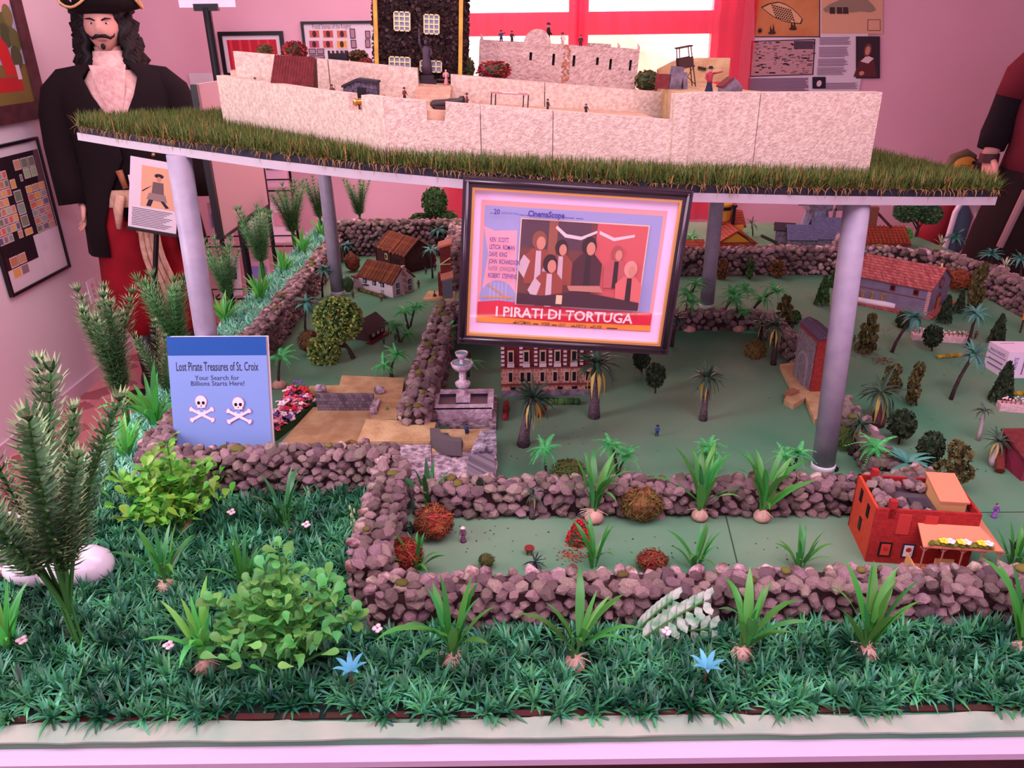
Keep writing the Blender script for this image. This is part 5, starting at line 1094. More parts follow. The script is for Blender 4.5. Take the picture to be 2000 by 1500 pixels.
# planter with dry grasses on the church side
o2,rz2,L2=frame_of((1672,590),(1744,602)); t=thing('white_trough','white round trough with dry yellow grasses along the church','planter',o2-Vector((0,.012,0)),rz2); B().tube([(0,0,.012),(L2,0,.012)],.011,14).build('trough',white_paint,t,smooth=True)
for x in (.1,.35,.62,.85):
    b=B()
    for k in range(7): b.tube([(L2*x,0,.02),(L2*x+rng.uniform(-.008,.008),rng.uniform(-.004,.004),.045),(L2*x+rng.uniform(-.014,.014),0,.052)],[.0009,.0008,.0004],4)
    b.build('dry_grass',M('dry_grass',(196,150,70),rough=.8,var=.3),t)
figure(G(1668,668),.022,'tiny figure right of the front right pipe',(60,120,130),(120,60,60))
# brick gatehouse on a sand ledge
o,rz,L=frame_of((1547,736),(1581,774)); W=.05; H=AY(1555,634,G(1547,736).y).z-TZ; t=thing('brick_gatehouse','tall red brick gatehouse with arched doorway and slate roof','gatehouse',o,rz); rbk=brickmat('gate_brick',(166,52,44),(140,40,36),(92,44,44),95,mortar=.03); gst=brickmat('gate_stone',(150,134,140),(120,104,112),(70,60,66),70,mortar=.03)
B().box(0,L,0,W,0,H).yz([(0,H),(W,H),(W/2,H+.02)],0,L).build('gate_wall',rbk,t); B().box(L*.06,L*.94,-.003,0,0,H*.97).build('stone_face',gst,t)
ar=[(L*.30,0)]+[(L*.5-L*.2*cos(q),H*.45+L*.2*sin(q)) for q in [pi*i/10 for i in range(11)]]+[(L*.70,0)]; ar2=[(L*.24,0)]+[(L*.5-L*.26*cos(q),H*.45+L*.26*sin(q)) for q in [pi*i/10 for i in range(11)]]+[(L*.76,0)]
B().xz(ar2,-.006,-.003).build('arch_surround',M('arch_grey',(150,132,140)),t); B().xz(ar,-.0075,-.006).build('gate_door',gst,t)
slm=brickmat('slate_tile',(92,80,100),(78,66,88),(50,44,60),60)
for s in (-1,1): B().obox((L/2,W/2+s*W*.27,H+.012),(L+.014,W*.60,.005),Matrix.Rotation(-s*.44,3,'X')).build('roof_slope',slm,t)
e=B(); a=G(1522,722)-o; 
lg=[G(1522,720),G(1545,765),G(1530,790),G(1548,800),G(1572,785),G(1590,830),G(1612,812),G(1640,800),G(1560,715)]; t2=thing('sand_ledge','tan carved ledge under the brick gatehouse','ledge',lg[0]); B().prism([(v.x-lg[0].x,v.y-lg[0].y) for v in lg],0,.014).build('ledge',sand,t2); B().obox((G(1545,778)-lg[0])+Vector((0,0,.012)),(.035,.02,.022),Matrix.Rotation(.6,3,'Z')).build('ledge_step',M('ledge_step',(150,104,76),rough=.9),t2)
# red brick house with porch
o,rz,L=frame_of((1688,1100),(1938,1148)); H=.125; 
a=G(1690,1097); t=thing('red_house','open-topped red brick house with porch and roof rubble in front right','house',a,-.13); k=mpp(a); L=.178; W=.120; H=.117
rbm=brickmat('house_red_brick',(170,40,36),(148,30,30),(120,26,28),85,mortar=.02); orm=brickmat('house_orange_brick',(206,74,44),(190,62,40),(150,48,36),85,mortar=.02)
B().box(0,L,0,.005,0,H).build('front_wall_panel',rbm,t); B().box(0,.005,.005,W,0,H).build('side_wall_panel',orm,t); B().box(0,L,W-.005,W,0,H).build('rear_wall_panel',rbm,t); B().box(L-.005,L,.005,W-.005,0,H).build('end_wall_panel',rbm,t)
B().box(.005,L-.005,.005,W-.005,H-.022,H-.018).build('flat_roof',M('roof_grey',(84,72,76),rough=.9),t)
for y in (.0,W-.012): B().box(.022,.034,y,y+.012,H-.02,H+.016).build('chimney',rbm,t)
for (y,z) in ((.03,.075),(.075,.08),(.055,.03)): B().box(-.0015,.0,y,y+.012,z,z+.026).build('side_window',black,t)
for x in (.04,.085): B().box(x,x+.022,-.0015,0,.066,.108).build('blind_window',M('brick_panel',(182,52,46)),t)
for i,(x,m_) in enumerate(((.018,paper),(.058,paper))):
    q=B().box(x,x+.022,-.0018,0,.016,.046).build('wall_poster',black if i==0 else ink,t); B().box(x+.003,x+.019,-.0024,-.0018,.019,.043).build('poster_print',M('poster_red%d'%i,((200,60,50),(220,206,206))[i]),q)
    B().ell((x+.011,-.0026,.034),(.005,.0004,.005),10,6).build('poster_emblem',M('ink_red',(180,40,40)),q)
for i in range(34):
    x=rng.choice((rng.uniform(.012,.055),rng.uniform(.012,L*.7))); y=rng.uniform(.015,W-.015) if x<.05 else rng.choice((W-.018,W-.026,.013))
    link('roof_rock',STONES[i%12][0],t,loc=(x,y,H-.008+rng.uniform(0,.008)),rot=(rng.random(),rng.random(),rng.random()*6),scale=.022*rng.uniform(.7,1.3))
b=B().box(L*.42,L*.60,W*.30,W*.55,H-.018,H-.013).build('roof_hatch',M('hatch',(58,52,64),rough=.6),t)
tan=M('tan_board',(214,160,104),rough=.8); b=B(); b.yz([(W*.25,H-.018),(W*.85,H-.018),(W*.85,H+.014),(W*.25,H+.004)],L*.66,L*.92); b.build('roof_shed',tan,t); B().obox((L*.79,W*.55,H+.012),(L*.29,W*.68,.004),Matrix.Rotation(.17,3,'X')).build('shed_roof',M('terracotta_board',(206,130,96),rough=.8),t)
terr=MATS['terracotta_board']; b=B(); px0,px1=L*.42,L+.03
b.add([(px0,.0,.092),(L,.0,.092),(L,W,.092),(px1,W,.074),(px1,-.04,.070),(px0,-.04,.070),(px0,.0,.089),(L,.0,.089),(L,W,.089),(px1,W,.071),(px1,-.04,.067),(px0,-.04,.067)],[(0,5,4,1),(1,4,3,2),(6,7,10,11),(7,8,9,10),(5,11,10,4),(4,10,9,3),(0,6,11,5)]); b.build('porch_roof',terr,t)
pw=M('porch_wood',(176,110,96),rough=.7)
for x in (px0+.004,px0+.036,px0+.068,px0+.100,px1-.004): 
    B().tube([(x,-.038,0),(x,-.038,.069)],.0016,6).build('porch_post',pw,t); B().tube([(x,-.038,.058),(x+.008,-.038,.068)],.0009,5).tube([(x,-.038,.058),(x-.008,-.038,.068)],.0009,5).build('bracket',pw,t)
B().box(px0,px1,-.040,.0,0,.004).build('porch_floor',terr,t); b=B(); b.tube([(px0,-.038,.022),(px1,-.038,.022)],.0012,5)
for k in range(26): x=px0+(px1-px0)*k/25; b.tube([(x,-.038,.004),(x,-.038,.022)],.0006,4)
b.build('porch_railing',pw,t); b=B(); b.box(L*.62,L*.80,-.02,-.017,.012,.03).box(L*.62,L*.80,-.03,-.017,.008,.011).build('porch_bench',tan,t); B().obox((px0-.006,-.02,.014),(.002,.05,.026)).build('porch_gate',tan,t); B().box(L*.68,L*.74,-.0015,0,.036,.064).build('porch_window',black,t)
fbm=M('roof_moss',(110,120,40),rough=.95,var=.4); b=B()
for k in range(40): b.ell((px0+.012+(px1-px0-.03)*k/40,-.036+rng.uniform(-.004,.004),.076),(.005,.005,.003),6,4,seed=k,nz=.3)
b.build('roof_moss',fbm,t,kind='stuff')
for i,x in enumerate((.25,.33,.47,.53,.72,.80)): link('roof_blossom',BL(M('petal_yellow',(236,206,60))) if i%2==0 else BL(MATS['petal_white']),t,loc=(px0+(px1-px0)*x,-.036,.082),scale=1.5)
figure(G(1941,1010),.032,'purple-dressed lady figure right of the red brick house',(130,70,160),(150,90,180),(30,24,30),dress=True,brim=False)
figure(G(1982,1072),.028,'dark blue seated man figure beyond the strap leaves at the right edge',(34,44,90),(30,30,50),(20,20,28),pose='sit',brim=False)
figure(G(1283,852),.03,'lone blue-clad figure standing on the open green',(50,90,140),(40,50,90),(30,30,40))
figure(G(905,1058),.034,'lady figure in plum dress with a pale sun hat in the yard',(120,70,100),(110,64,96),(226,206,190),dress=True)
figure(G(1904,662),.026,'soldier figure in brown beside the upright teal palm',(120,70,50),(80,50,40),gun=True)
for i,(px,py,lb,c) in enumerate(((690,582,'brown figure left of the white cottage',(110,60,44)),(745,588,'tan figure in front of the white cottage',(150,100,60)),(806,565,'dark figure beside the cottage chimney',(60,40,34)),(818,562,'kneeling reddish figure between the cottage and the red tower',(120,60,44)),
   (832,535,'slate-blue figure under the slim teal palm',(70,70,90)),(850,528,'dark figure right of the slim teal palm trunk',(50,44,54)),(773,665,'brown figure by the log cabin',(80,60,40)),(750,672,'blue-grey figure before the log cabin',(70,80,96)),(795,640,'white figure under the green palms',(206,190,180)),(1840,600,'brown figure at the church door',(90,50,44)))):
    figure(G(px,py),.03 if i<6 else .024,lb,c,(60,40,36))
# red toy stool
o=G(1034,1082); t=thing('toy_stool','tiny round maroon table standing in the yard','table',o); B().lathe([(.009,.012),(.0095,.013),(.0095,.015)],16).build('table_top',M('stool_red',(120,38,38)),t)
for k in range(4): a=k*1.571+.7; B().tube([(.006*cos(a),.006*sin(a),0),(.006*cos(a),.006*sin(a),.012)],.0011,5).build('leg',MATS['stool_red'],t)
# pink foam flower troughs
foam=M('pink_foam',(226,190,194),(206,176,170),scale=90,rough=.95,bump=.4,bscale=200)
for (p0,p1,lb,n) in (((1782,664),(1891,672),'pink foam block planted with little white-red flowers in the right field',13),((1952,803),(2060,812),'pink foam block with little flowers at the right edge',12)):
    o,rz,L=frame_of(p0,p1); t=thing('flower_block',lb,'planter',o,rz,'pink flower blocks'); B().box(0,L,0,.03,0,.018).build('block',foam,t)
    for i in range(n):
        x=L*(i+.5)/n; b=B(); b.tube([(x,.012,.018),(x+rng.uniform(-.004,.004),.012,.034)],.0012,5)
        for q in range(3): b.ell((x+rng.uniform(-.005,.005),.012+rng.uniform(-.004,.004),.034+rng.uniform(-.006,.004)),(.0028,.0028,.0028),6,4,mi=1)
        b.build('flower_stem',[fol_red,pinkw],t)
# white carton
o=G(1985,742); t=thing('white_carton','small white carton with blue print at the right edge','box',o,rz=.0); q=G(1920,715)-o; s2=Vector((.15,.0,0)); carton=M('carton',(226,206,222),rough=.5); Hc=AY(1968,692,o.y).z-TZ; c0=G(1958,738)-o
foot=[(c0.x,c0.y),(c0.x+.16,c0.y-.01),(c0.x+.16+q.x-c0.x,q.y-.01),(q.x,q.y)]
B().prism(foot,0,Hc).build('carton_body',carton,t); bl=M('print_blue',(70,80,150)); gy=M('print_grey',(120,104,140))
d=Vector((c0.x-q.x,c0.y-q.y,0)); an=atan2(d.y,d.x); nrm=Vector((d.y,-d.x,0)).normalized(); mid=Vector((q.x,q.y,0))+d*.5+nrm*.0006
text(t,'MAUI WHITE',Hc*.17,bl,(mid.x,mid.y,Hc*.72),rot=(pi/2,0,an),sx=.8)
for z,w in ((.64,.86),(.42,.7),(.22,.7)):
    B().box(-d.length*w/2,d.length*w/2,-.0003,.0003,0,Hc*.02 if z>.6 else Hc*.05).build('printed_line',gy,t,loc=(mid.x,mid.y,Hc*z),rot=(0,0,an))
text(t,'WHITE',Hc*.2,bl,(c0.x+.03,c0.y-.0026,Hc*.3),rot=(pi/2,-pi/2,-.06),sx=.8,align='LEFT')
for i in range(3): B().box(c0.x+.045+i*.012,c0.x+.047+i*.012,c0.y-.006-.0012*i,c0.y-.004,Hc*.15,Hc*.8).build('printed_line',gy,t)
B().box(q.x+.02,q.x+.06,q.y-.02,q.y-.018,Hc,Hc+.0004).build('carton_slot',gy,t)
# maroon house at the right edge and orange sign
o=G(1988,935); t=thing('maroon_house','maroon house with dark tiled roof cut by the right edge','house',o); B().box(0,.12,-.01,.09,0,.05).build('house_wall',M('maroon_wall',(140,44,70),rough=.8),t); B().obox((.065,.035,.062),(.14,.11,.006),Matrix.Rotation(.25,3,'X')).build('roof',rr,t); B().tube([(-.03,.02,.008),(-.012,.06,.035),(.02,.10,.06)],[.010,.010,.010],8).build('roof_roll',M('roll_rust',(110,44,36),rough=.9,bump=.6,bscale=200),t)
o=G(1992,650); t=thing('orange_sign','orange sign board on a post at the right edge','sign',o); B().tube([(0,0,0),(0,0,.06)],.003,6).build('post',twig,t); B().box(-.004,.06,-.003,.003,.045,.085).build('sign_board',M('sign_orange',(226,130,50)),t)
for i in range(2): B().box(.008,.05,-.0036,-.003,.055+.012*i,.059+.012*i).build('printed_line',black,t)
# village at the back right
def vh(p0,p1,W,H,RH,wm,rm,label,name='village_house',dz=0,over=.01):
    o,rz,L=frame_of(p0,p1); t=thing(name,label,'house',o,rz); gable(t,L,W,H,RH,wm,rm,over=over); return t,L
orw=M('ochre_wall',(206,150,50),rough=.85); tilo=brickmat('orange_tile',(170,72,40),(140,54,34),(84,36,28),60,mortar=.06); blu=brickmat('blue_slate',(112,112,140),(90,90,120),(66,64,92),70,mortar=.05); gstn=M('grey_stone',(126,118,128),(92,86,98),scale=60,rough=.9)
o=G(1398,492); t=thing('ochre_house','ochre house with orange tiled roofs behind the back right wall','house',o); k=mpp(o); Lh=75*k
B().xz([(0,0),(Lh,0),(Lh,.03),(Lh*.5,.085),(0,.03)],0,.14).build('house_wall',orw,t)
for s in (-1,1): a_=atan2(.055,Lh/2); B().obox((Lh*.5+s*Lh*.27,.07,.066),(Lh*.62,.17,.007),Matrix.Rotation(s*a_,3,'Y')).build('roof_slope',tilo,t)
B().obox((Lh*.5,-.018,.028),(Lh*.98,.04,.006),Matrix.Rotation(.75,3,'X')).build('porch_roof',tilo,t); B().obox((Lh*.55,.2,.11),(Lh*.9,.12,.008),Euler((.45,.1,0)).to_matrix()).build('rear_roof',tilo,t)
B().box(Lh*.2,Lh*.9,.14,.24,0,.085).build('rear_wing',orw,t); B().tube([(Lh*.62,.15,.09),(Lh*.62,.15,.17)],.008,8).lathe([(.013,.168),(.013,.178)],8,c=(Lh*.62,.15,0)).build('chimney',black,t)
o=G(1404,470); t=thing('ochre_tower','round ochre tower with black cap behind the back right pipe','tower',o); B().lathe([(.04,0),(.04,.15),(.045,.152),(.045,.175),(.02,.19)],16).build('tower_shaft',orw,t); B().lathe([(.047,.15),(.047,.165)],16).build('cap_band',black,t)
t,_=vh((1330,498),(1372,498),.09,.035,.02,barnm,tilo,'brown thatched hut right of the poster frame')
t,_=vh((1512,478),(1545,480),.10,.07,.02,gstn,rf,'grey stone house left of the blue-roofed house'); 
t,_=vh((1540,486),(1590,487),.11,.045,.05,gstn,blu,'blue slate-roofed house left of the gabled one in the village')
t,L=vh((1588,486),(1655,487),.13,.05,.075,gstn,blu,'large blue slate-roofed house behind the front right pipe'); B().xz([(L*.5,0),(L*.86,0),(L*.86,.035),(L*.68,.075),(L*.5,.035)],-.03,.04).build('front_gable',M('half_timber',(120,70,74),(190,170,170),scale=60),t)
o=G(1588,462); t=thing('toy_windmill','blue-grey toy windmill with stub sails in the village','windmill',o); B().lathe([(.075,0),(.062,.06),(.05,.13)],12).build('mill_tower',M('mill_blue',(132,142,166),(100,100,120),scale=30,rough=.85),t); B().obox((0,0,.16),(.11,.09,.06)).build('mill_cap',gstn,t)
for (x,z,w,h) in ((-.085,.17,.06,.018),(.085,.16,.05,.05),(.06,.10,.012,.09),(-.04,.11,.012,.06)): B().obox((x,-.06,z),(w,.006,h)).build('sail',M('sail_wood',(110,94,100)),t)
o=G(1690,488); t=thing('red_roof_house','low house with red-brown ridged roof left of the rim trees','house',o,-.1); k=mpp(o); Lh=82*k; B().box(0,Lh,0,.12,0,.03).build('house_wall',gstn,t); B().obox((Lh*.48,.04,.055),(Lh*1.04,.12,.008),Matrix.Rotation(.5,3,'X')).build('roof_slope',tilo,t)
for kx in range(11): B().tube([(Lh*(kx+.5)/11,-.016,.034),(Lh*(kx+.5)/11,.092,.088)],.005,6).build('roof_tile',tilo,t)
B().obox((Lh*.2,.11,.11),(.05,.03,.12)).build('rear_tower',M('rear_brown',(120,70,54),rough=.9),t); B().tube([(Lh*.3,.12,.15),(Lh*.65,.08,.085)],.006,6).build('ridge_beam',barnm,t)
o=G(1500,480); t=tag(B().obox((0,0,.03),(.09,.012,.014),Euler((0,.45,.2)).to_matrix()).build('log',M('log_moss',(70,66,46),rough=.9),None,loc=o),'mossy log leaning on the grey stone house','log')
t=thing('green_rug','crumpled bright green felt scrap by the short stone wall','felt',G(1480,650)); B().prism([(-.05,0),(.02,-.01),(.06,-.05),(.075,-.045),(.05,.01),(.0,.02)],0,.006).build('felt_scrap',M('felt_bright',(84,170,120),rough=.95),t)

# felt seams, crumbs and rusty flakes
for (p0,p1) in (((1412,985),(1440,1100)),((1900,1001),(2010,1000))):
    a,b_=G(*p0),G(*p1); d=(b_-a).normalized(); n=Vector((-d.y,d.x,0))*.0012; o=B().prism([((q.x+.0),(q.y+.0)) for q in (a-n,b_-n,b_+n,a+n)],.7500,.7504).build('felt_seam',M('seam_dark',(50,64,54),rough=1),tb); o.location=(-.4,-1.0,0)
def crumbs(name,label,cat,areas,n,size,mat,seed):
    R=np.random.RandomState(seed); P=[]
    for (cx,cy,rx,ry) in areas:
        for _ in range(n): 
            q=G(cx+R.normal()*rx*.5,cy+R.normal()*ry*.5); P.append((q.x,q.y,TZ+.0008))
    P=np.array(P); N=len(P); a=R.uniform(0,6.28,N); s=size*R.uniform(.4,1.5,N); dx=np.cos(a)*s; dy=np.sin(a)*s; z=np.zeros(N)
    V=np.stack([P+np.stack([dx,dy,z],1),P+np.stack([-dy*.6,dx*.6,z+.0012],1),P-np.stack([dx,dy,z],1),P+np.stack([dy*.5,-dx*.5,z+.0004],1)],1).reshape(-1,3)
    return tag(link(name,npmesh(name,V,np.arange(4*N).reshape(-1,4),mat)),label,cat,kind='stuff')
crumbs('moss_crumbs','scattered dark moss crumbs on the felt','crumbs',[(1750,800,220,160),(1850,700,160,120),(1650,560,200,60),(950,1030,120,60),(1350,1080,200,40),(1800,950,120,80),(680,740,100,60),(1100,860,160,80),(1900,580,90,60)],45,.0022,fol_dark,3)
crumbs('rust_flakes','patch of rust-red flakes behind the leaning teal palm','crumbs',[(1765,640,56,14),(1690,690,40,10),(1722,705,20,8),(1120,1085,40,16),(930,1005,30,6)],120,.0026,moss_r,4)
# ---------------------------------------------------------------- flat print helpers
def onplane(T,px,py):     # pixel -> local x,z of the thing's front plane (y=0)
    bpy_m=T.matrix_basis.inverted(); o=bpy_m@CAMP; d=bpy_m.to_3x3()@Vector(ray(px,py)); t=-o.y/d.y; q=o+d*t; return q.x,q.z
class Print:
    def __init__(s,T,y0=-.0004,step=.00012): s.T=T; s.y=y0; s.step=step
    def poly(s,pts,mat,name='printed_patch',z=None):
        b=B(); n=len(pts); b.add([(x,s.y,z_) for x,z_ in pts],[tuple(range(n))]); s.y-=s.step; return b.build(name,mat,s.T)
    def rect(s,x0,x1,z0,z1,mat,name='printed_patch'): return s.poly([(x0,z0),(x1,z0),(x1,z1),(x0,z1)],mat,name)
    def ell(s,cx,cz,rx,rz,mat,name='printed_patch',n=16,a0=0,a1=2*pi): return s.poly([(cx+rx*cos(a0+(a1-a0)*i/n),cz+rz*sin(a0+(a1-a0)*i/n)) for i in range(n if a1-a0>6 else n+1)],mat,name)
    def many(s,rects,mats,name): 
        b=B()
        for (x0,x1,z0,z1,mi) in rects: b.add([(x0,s.y,z0),(x1,s.y,z0),(x1,s.y,z1),(x0,s.y,z1)],[(0,1,2,3)],mi)
        s.y-=s.step; o=b.build(name,mats,s.T); o['kind']='stuff'; return o
    def text(s,t,x,z,size,mat,sx=1,align='CENTER',bold=0,rot=0): 
        o=text(s.T,t,size,mat,(x,s.y,z),rot=(pi/2,rot,0),sx=sx,align=align,bold=bold); s.y-=s.step; return o
def flat(n,c): return M('print_'+n,c,rough=.6)
def picture_frame(T,W,H,fw,depth,mat,name='frame_bar',lip=None):
    for (x0,x1,z0,z1) in ((-W/2,W/2,H/2-fw,H/2),(-W/2,W/2,-H/2,-H/2+fw),(-W/2,-W/2+fw,-H/2+fw,H/2-fw),(W/2-fw,W/2,-H/2+fw,H/2-fw)):
        B().box(x0,x1,-depth*.5,depth*.5,z0,z1).build(name,mat,T)
def glaze(T,W,H,y):
    B().box(-W/2,W/2,y-.0008,y,-H/2,H/2).build('glass',glass,T)
# ---------------------------------------------------------------- hanging poster frame
c=Vector((.108,1.353,1.261)); PF=thing('poster_frame','dark framed pirate film poster hanging from the platform edge','framed poster',c,rot=(0,.0735,0)); W,H=.398,.306
ebony=M('frame_ebony',(44,28,40),rough=.25,spec=.6); gold=M('frame_gold',(220,170,96),rough=.3,metal=.6)
b0=.0165
for (x0,x1,z0,z1) in ((-W/2,W/2,H/2-b0,H/2),(-W/2,W/2,-H/2,-H/2+b0),(-W/2,-W/2+b0,-H/2+b0,H/2-b0),(W/2-b0,W/2,-H/2+b0,H/2-b0)):
    B().box(x0,x1,-.010,.010,z0,z1).build('frame_bar',ebony,PF)
    if x1-x0>z1-z0: B().tube([(x0+.004,-.010,(z0+z1)/2+.002),(x1-.004,-.010,(z0+z1)/2+.002)],.0045,8).build('frame_bead',ebony,PF,smooth=True)
    else: B().tube([((x0+x1)/2,-.010,z0-.012),((x0+x1)/2,-.010,z1+.012)],.0045,8).build('frame_bead',ebony,PF,smooth=True)
w2,h2=W/2-b0,H/2-b0; g=.0045
for (x0,x1,z0,z1) in ((-w2,w2,h2-g,h2),(-w2,w2,-h2,-h2+g),(-w2,-w2+g,-h2+g,h2-g),(w2-g,w2,-h2+g,h2-g)): B().box(x0,x1,-.008,.0,z0,z1).build('gold_lip',gold,PF)
B().box(-w2,w2,.0,.006,-h2,h2).build('mat_board',M('poster_mat',(238,206,236),rough=.7),PF)
P=Print(PF); X0,X1,Z1,Z0=-.166,.161,.1145,-.1125; pw_,ph_=X1-X0,Z1-Z0
U=lambda u:X0+pw_*u
V=lambda v:Z1-ph_*v
P.rect(X0,X1,Z0,Z1,flat('salmon',(236,164,160)),'card_border'); lil=flat('lilac',(158,160,206)); P.rect(U(.02),U(.98),V(.93),V(.04),lil,'card_ground')
P.poly([(U(.02),V(.20)),(U(.08),V(.235)),(U(.20),V(.22)),(U(.215),V(.80)),(U(.02),V(.80)),(U(.035),V(.6)),(U(.05),V(.42))],flat('pinkcard',(240,168,180)),'name_panel')
P.ell(U(.115),V(.80),.034,.038,lil,'sea_disc',a0=0,a1=pi); sail=flat('sail',(226,190,150))
for k in range(5): P.rect(U(.07+.022*k),U(.073+.022*k),V(.80),V(.65),flat('rig',(220,200,214)),'rigging')
P.poly([(U(.03),V(.77)),(U(.20),V(.76)),(U(.20),V(.775)),(U(.03),V(.785))],flat('tan',(206,150,90)),'plank_print'); P.poly([(U(.05),V(.67)),(U(.06),V(.665)),(U(.18),V(.78)),(U(.17),V(.785))],flat('tan',(206,150,90)),'plank_print')
red=flat('banner_red',(214,40,64)); P.poly([(U(.005),V(.945)),(U(.005),V(.82)),(U(.12),V(.80)),(U(.25),V(.81)),(U(.6),V(.835)),(U(.995),V(.83)),(U(.995),V(.94)),(U(.5),V(.955)),(U(.25),V(.945))],red,'banner')
P.poly([(U(.005),V(.99)),(U(.005),V(.945)),(U(.25),V(.945)),(U(.5),V(.955)),(U(.995),V(.94)),(U(.995),V(.99))],flat('orange',(236,150,60)),'banner_foot')
# photo scene, generic group of men at a table
P.rect(U(.215),U(.915),V(.825),V(.118),flat('cream',(230,200,180)),'photo_border'); x0,x1,z0,z1=U(.222),U(.908),V(.815),V(.128); P.rect(x0,x1,z0,z1,flat('brown',(110,62,54)),'photo_ground')
w_,h_=x1-x0,z1-z0; u=lambda a:x0+w_*a
v=lambda a:z1-h_*a
P.rect(x0,u(.55),v(.32),z1,flat('plum',(84,58,70)),'photo_wall'); P.rect(u(.6),x1,z0,z1,flat('haze',(206,92,92)),'photo_light'); P.rect(u(.22),u(.29),v(.45),z1,flat('post',(150,88,64)),'photo_post')
wh=flat('white',(226,206,206))
P.poly([(u(.28),v(.05)),(u(.36),v(.14)),(u(.48),v(.16)),(u(.6),v(.08)),(u(.6),v(.11)),(u(.48),v(.20)),(u(.35),v(.18)),(u(.27),v(.08))],wh,'draped_rope'); P.poly([(u(.62),v(.08)),(u(.74),v(.15)),(u(.9),v(.10)),(u(.9),v(.13)),(u(.74),v(.19)),(u(.62),v(.12))],wh,'draped_rope')
sk=flat('skin',(206,140,116)); hr=flat('hair',(44,28,32)); vest=flat('vest',(150,70,54)); shirt=flat('shirt',(206,180,186)); dk=flat('coat',(70,36,44))
def man(cx,top,sc,body,arm=None,hc=hr,face=1):
    P.poly([(u(cx-.10*sc),v(top+.58*sc)),(u(cx-.115*sc),v(top+.28*sc)),(u(cx-.05*sc),v(top+.18*sc)),(u(cx+.05*sc),v(top+.18*sc)),(u(cx+.11*sc),v(top+.28*sc)),(u(cx+.11*sc),v(top+.58*sc))],body,'printed_man')
    if arm: P.poly([(u(cx-.10*sc),v(top+.52*sc)),(u(cx-.16*sc),v(top+.40*sc)),(u(cx-.11*sc),v(top+.25*sc)),(u(cx-.06*sc),v(top+.32*sc))],arm,'printed_arm')
    P.ell(u(cx),v(top+.085*sc),.0125*sc,.0165*sc,hc,'printed_hair'); P.ell(u(cx+.014*face*sc),v(top+.115*sc),.0075*sc,.0115*sc,sk,'printed_face'); P.poly([(u(cx-.02*sc),v(top+.58*sc)),(u(cx-.02*sc),v(top+.2*sc)),(u(cx+.02*sc),v(top+.2*sc)),(u(cx+.03*sc),v(top+.58*sc))],shirt if arm else hr,'printed_shirt')
man(.15,.14,1.05,vest,shirt,flat('hair2',(140,80,60))); man(.33,.22,.9,vest,shirt); man(.55,.17,1.05,dk); man(.78,.25,.85,flat('rose',(190,90,92)),None,flat('hair3',(170,80,80))); man(.90,.42,.95,flat('rose2',(216,110,104)),None,flat('hair4',(226,150,140))); man(.25,.40,1.05,vest,shirt,hr)
P.poly([(x0,z0),(x1,z0),(x1,v(.90)),(u(.5),v(.80)),(u(.2),v(.88)),(x0,v(.86))],flat('tabledark',(62,34,44)),'printed_table'); P.poly([(u(.40),v(.74)),(u(.66),v(.72)),(u(.70),v(.80)),(u(.42),v(.80))],flat('goods',(190,130,110)),'printed_goods'); P.rect(u(.32),u(.37),v(.97),v(.86),sail,'printed_mug')
navy=flat('navy',(74,60,140)); P.text('I PIRATI DI TORTUGA',U(.495),V(.925),.0268,flat('letter',(240,206,206)),sx=.98,bold=.02,rot=0)
for i,n_ in enumerate(('KEN  SCOTT','LETICIA  ROMAN','DAVE  KING','JOHN  RICHARDSON','RAFER  JOHNSON','ROBERT  STEPHENS')): P.text(n_,U(.055),V(.315+.058*i),.0118,navy,sx=.50,align='LEFT',bold=.012)
P.text('20',U(.085),V(.098),.0128,navy,bold=.02,sx=.85); P.text('CENTURY FOX',U(.155),V(.094),.005,navy,sx=.9); P.text('CinemaScope',U(.35),V(.099),.0145,navy,bold=.035,sx=.8)
P.many([(U(a),U(a+w),V(.096),V(.091),0) for a,w in ((.05,.012),(.205,.03),(.24,.025),(.45,.05),(.51,.04))],[navy],'small_print')
for s_,a in (('KATZMAN',.265),('WEBB',.395),('LEVY',.49),('LASKY Jr.',.595),('SILVER',.69)): P.text(s_,U(a),V(.982),.0085,ink,sx=.72,bold=.008)
P.many([(U(a),U(a+w),V(.978),V(.970),0) for a,w in ((.21,.02),(.325,.03),(.43,.03),(.54,.02),(.65,.015),(.745,.06))],[ink],'small_print')
glaze(PF,2*w2-.002,2*h2-.002,-.0062)
for x in (-.12,.12): B().tube([(x,.008,H/2-.01),(x,.012,H/2+.02)],.0008,5).build('hanging_wire',iron,PF)
# ---------------------------------------------------------------- blue book leaning on the pipe
bl_=AY(338,880,1.515); br_=AY(530,880,1.515); bx=(bl_.x+br_.x)/2; bw_=(br_.x-bl_.x)*1.0; lean=.27; ztop=AY(430,660,1.588).z-TZ; bh=ztop/cos(lean)
BK=thing('leaning_book','pale blue paperback with two skulls leaning on the pipe post','book',(bx,1.508,TZ+.002),rot=(-lean,0,-.02)); th_=.020
B().box(-bw_/2,bw_/2,0,.0015,0,bh).build('front_cover',flat('cover_blue',(118,142,196)),BK); B().box(-bw_/2,bw_/2,th_-.0015,th_,0,bh).build('back_cover',paper,BK); B().box(-bw_/2,-bw_/2+.0012,.0015,th_-.0015,0,bh).build('spine',flat('cover_blue',(118,142,196)),BK); B().box(-bw_/2+.0012,bw_/2-.002,.0015,th_-.0015,.001,bh-.001).build('page_block',paper,BK)
P=Print(BK); q=lambda px,py:onplane(BK,px,py)
_,zb1=q(430,694); P.rect(-bw_/2,bw_/2,zb1,bh,flat('band_blue',(18,72,144)),'blue_band')
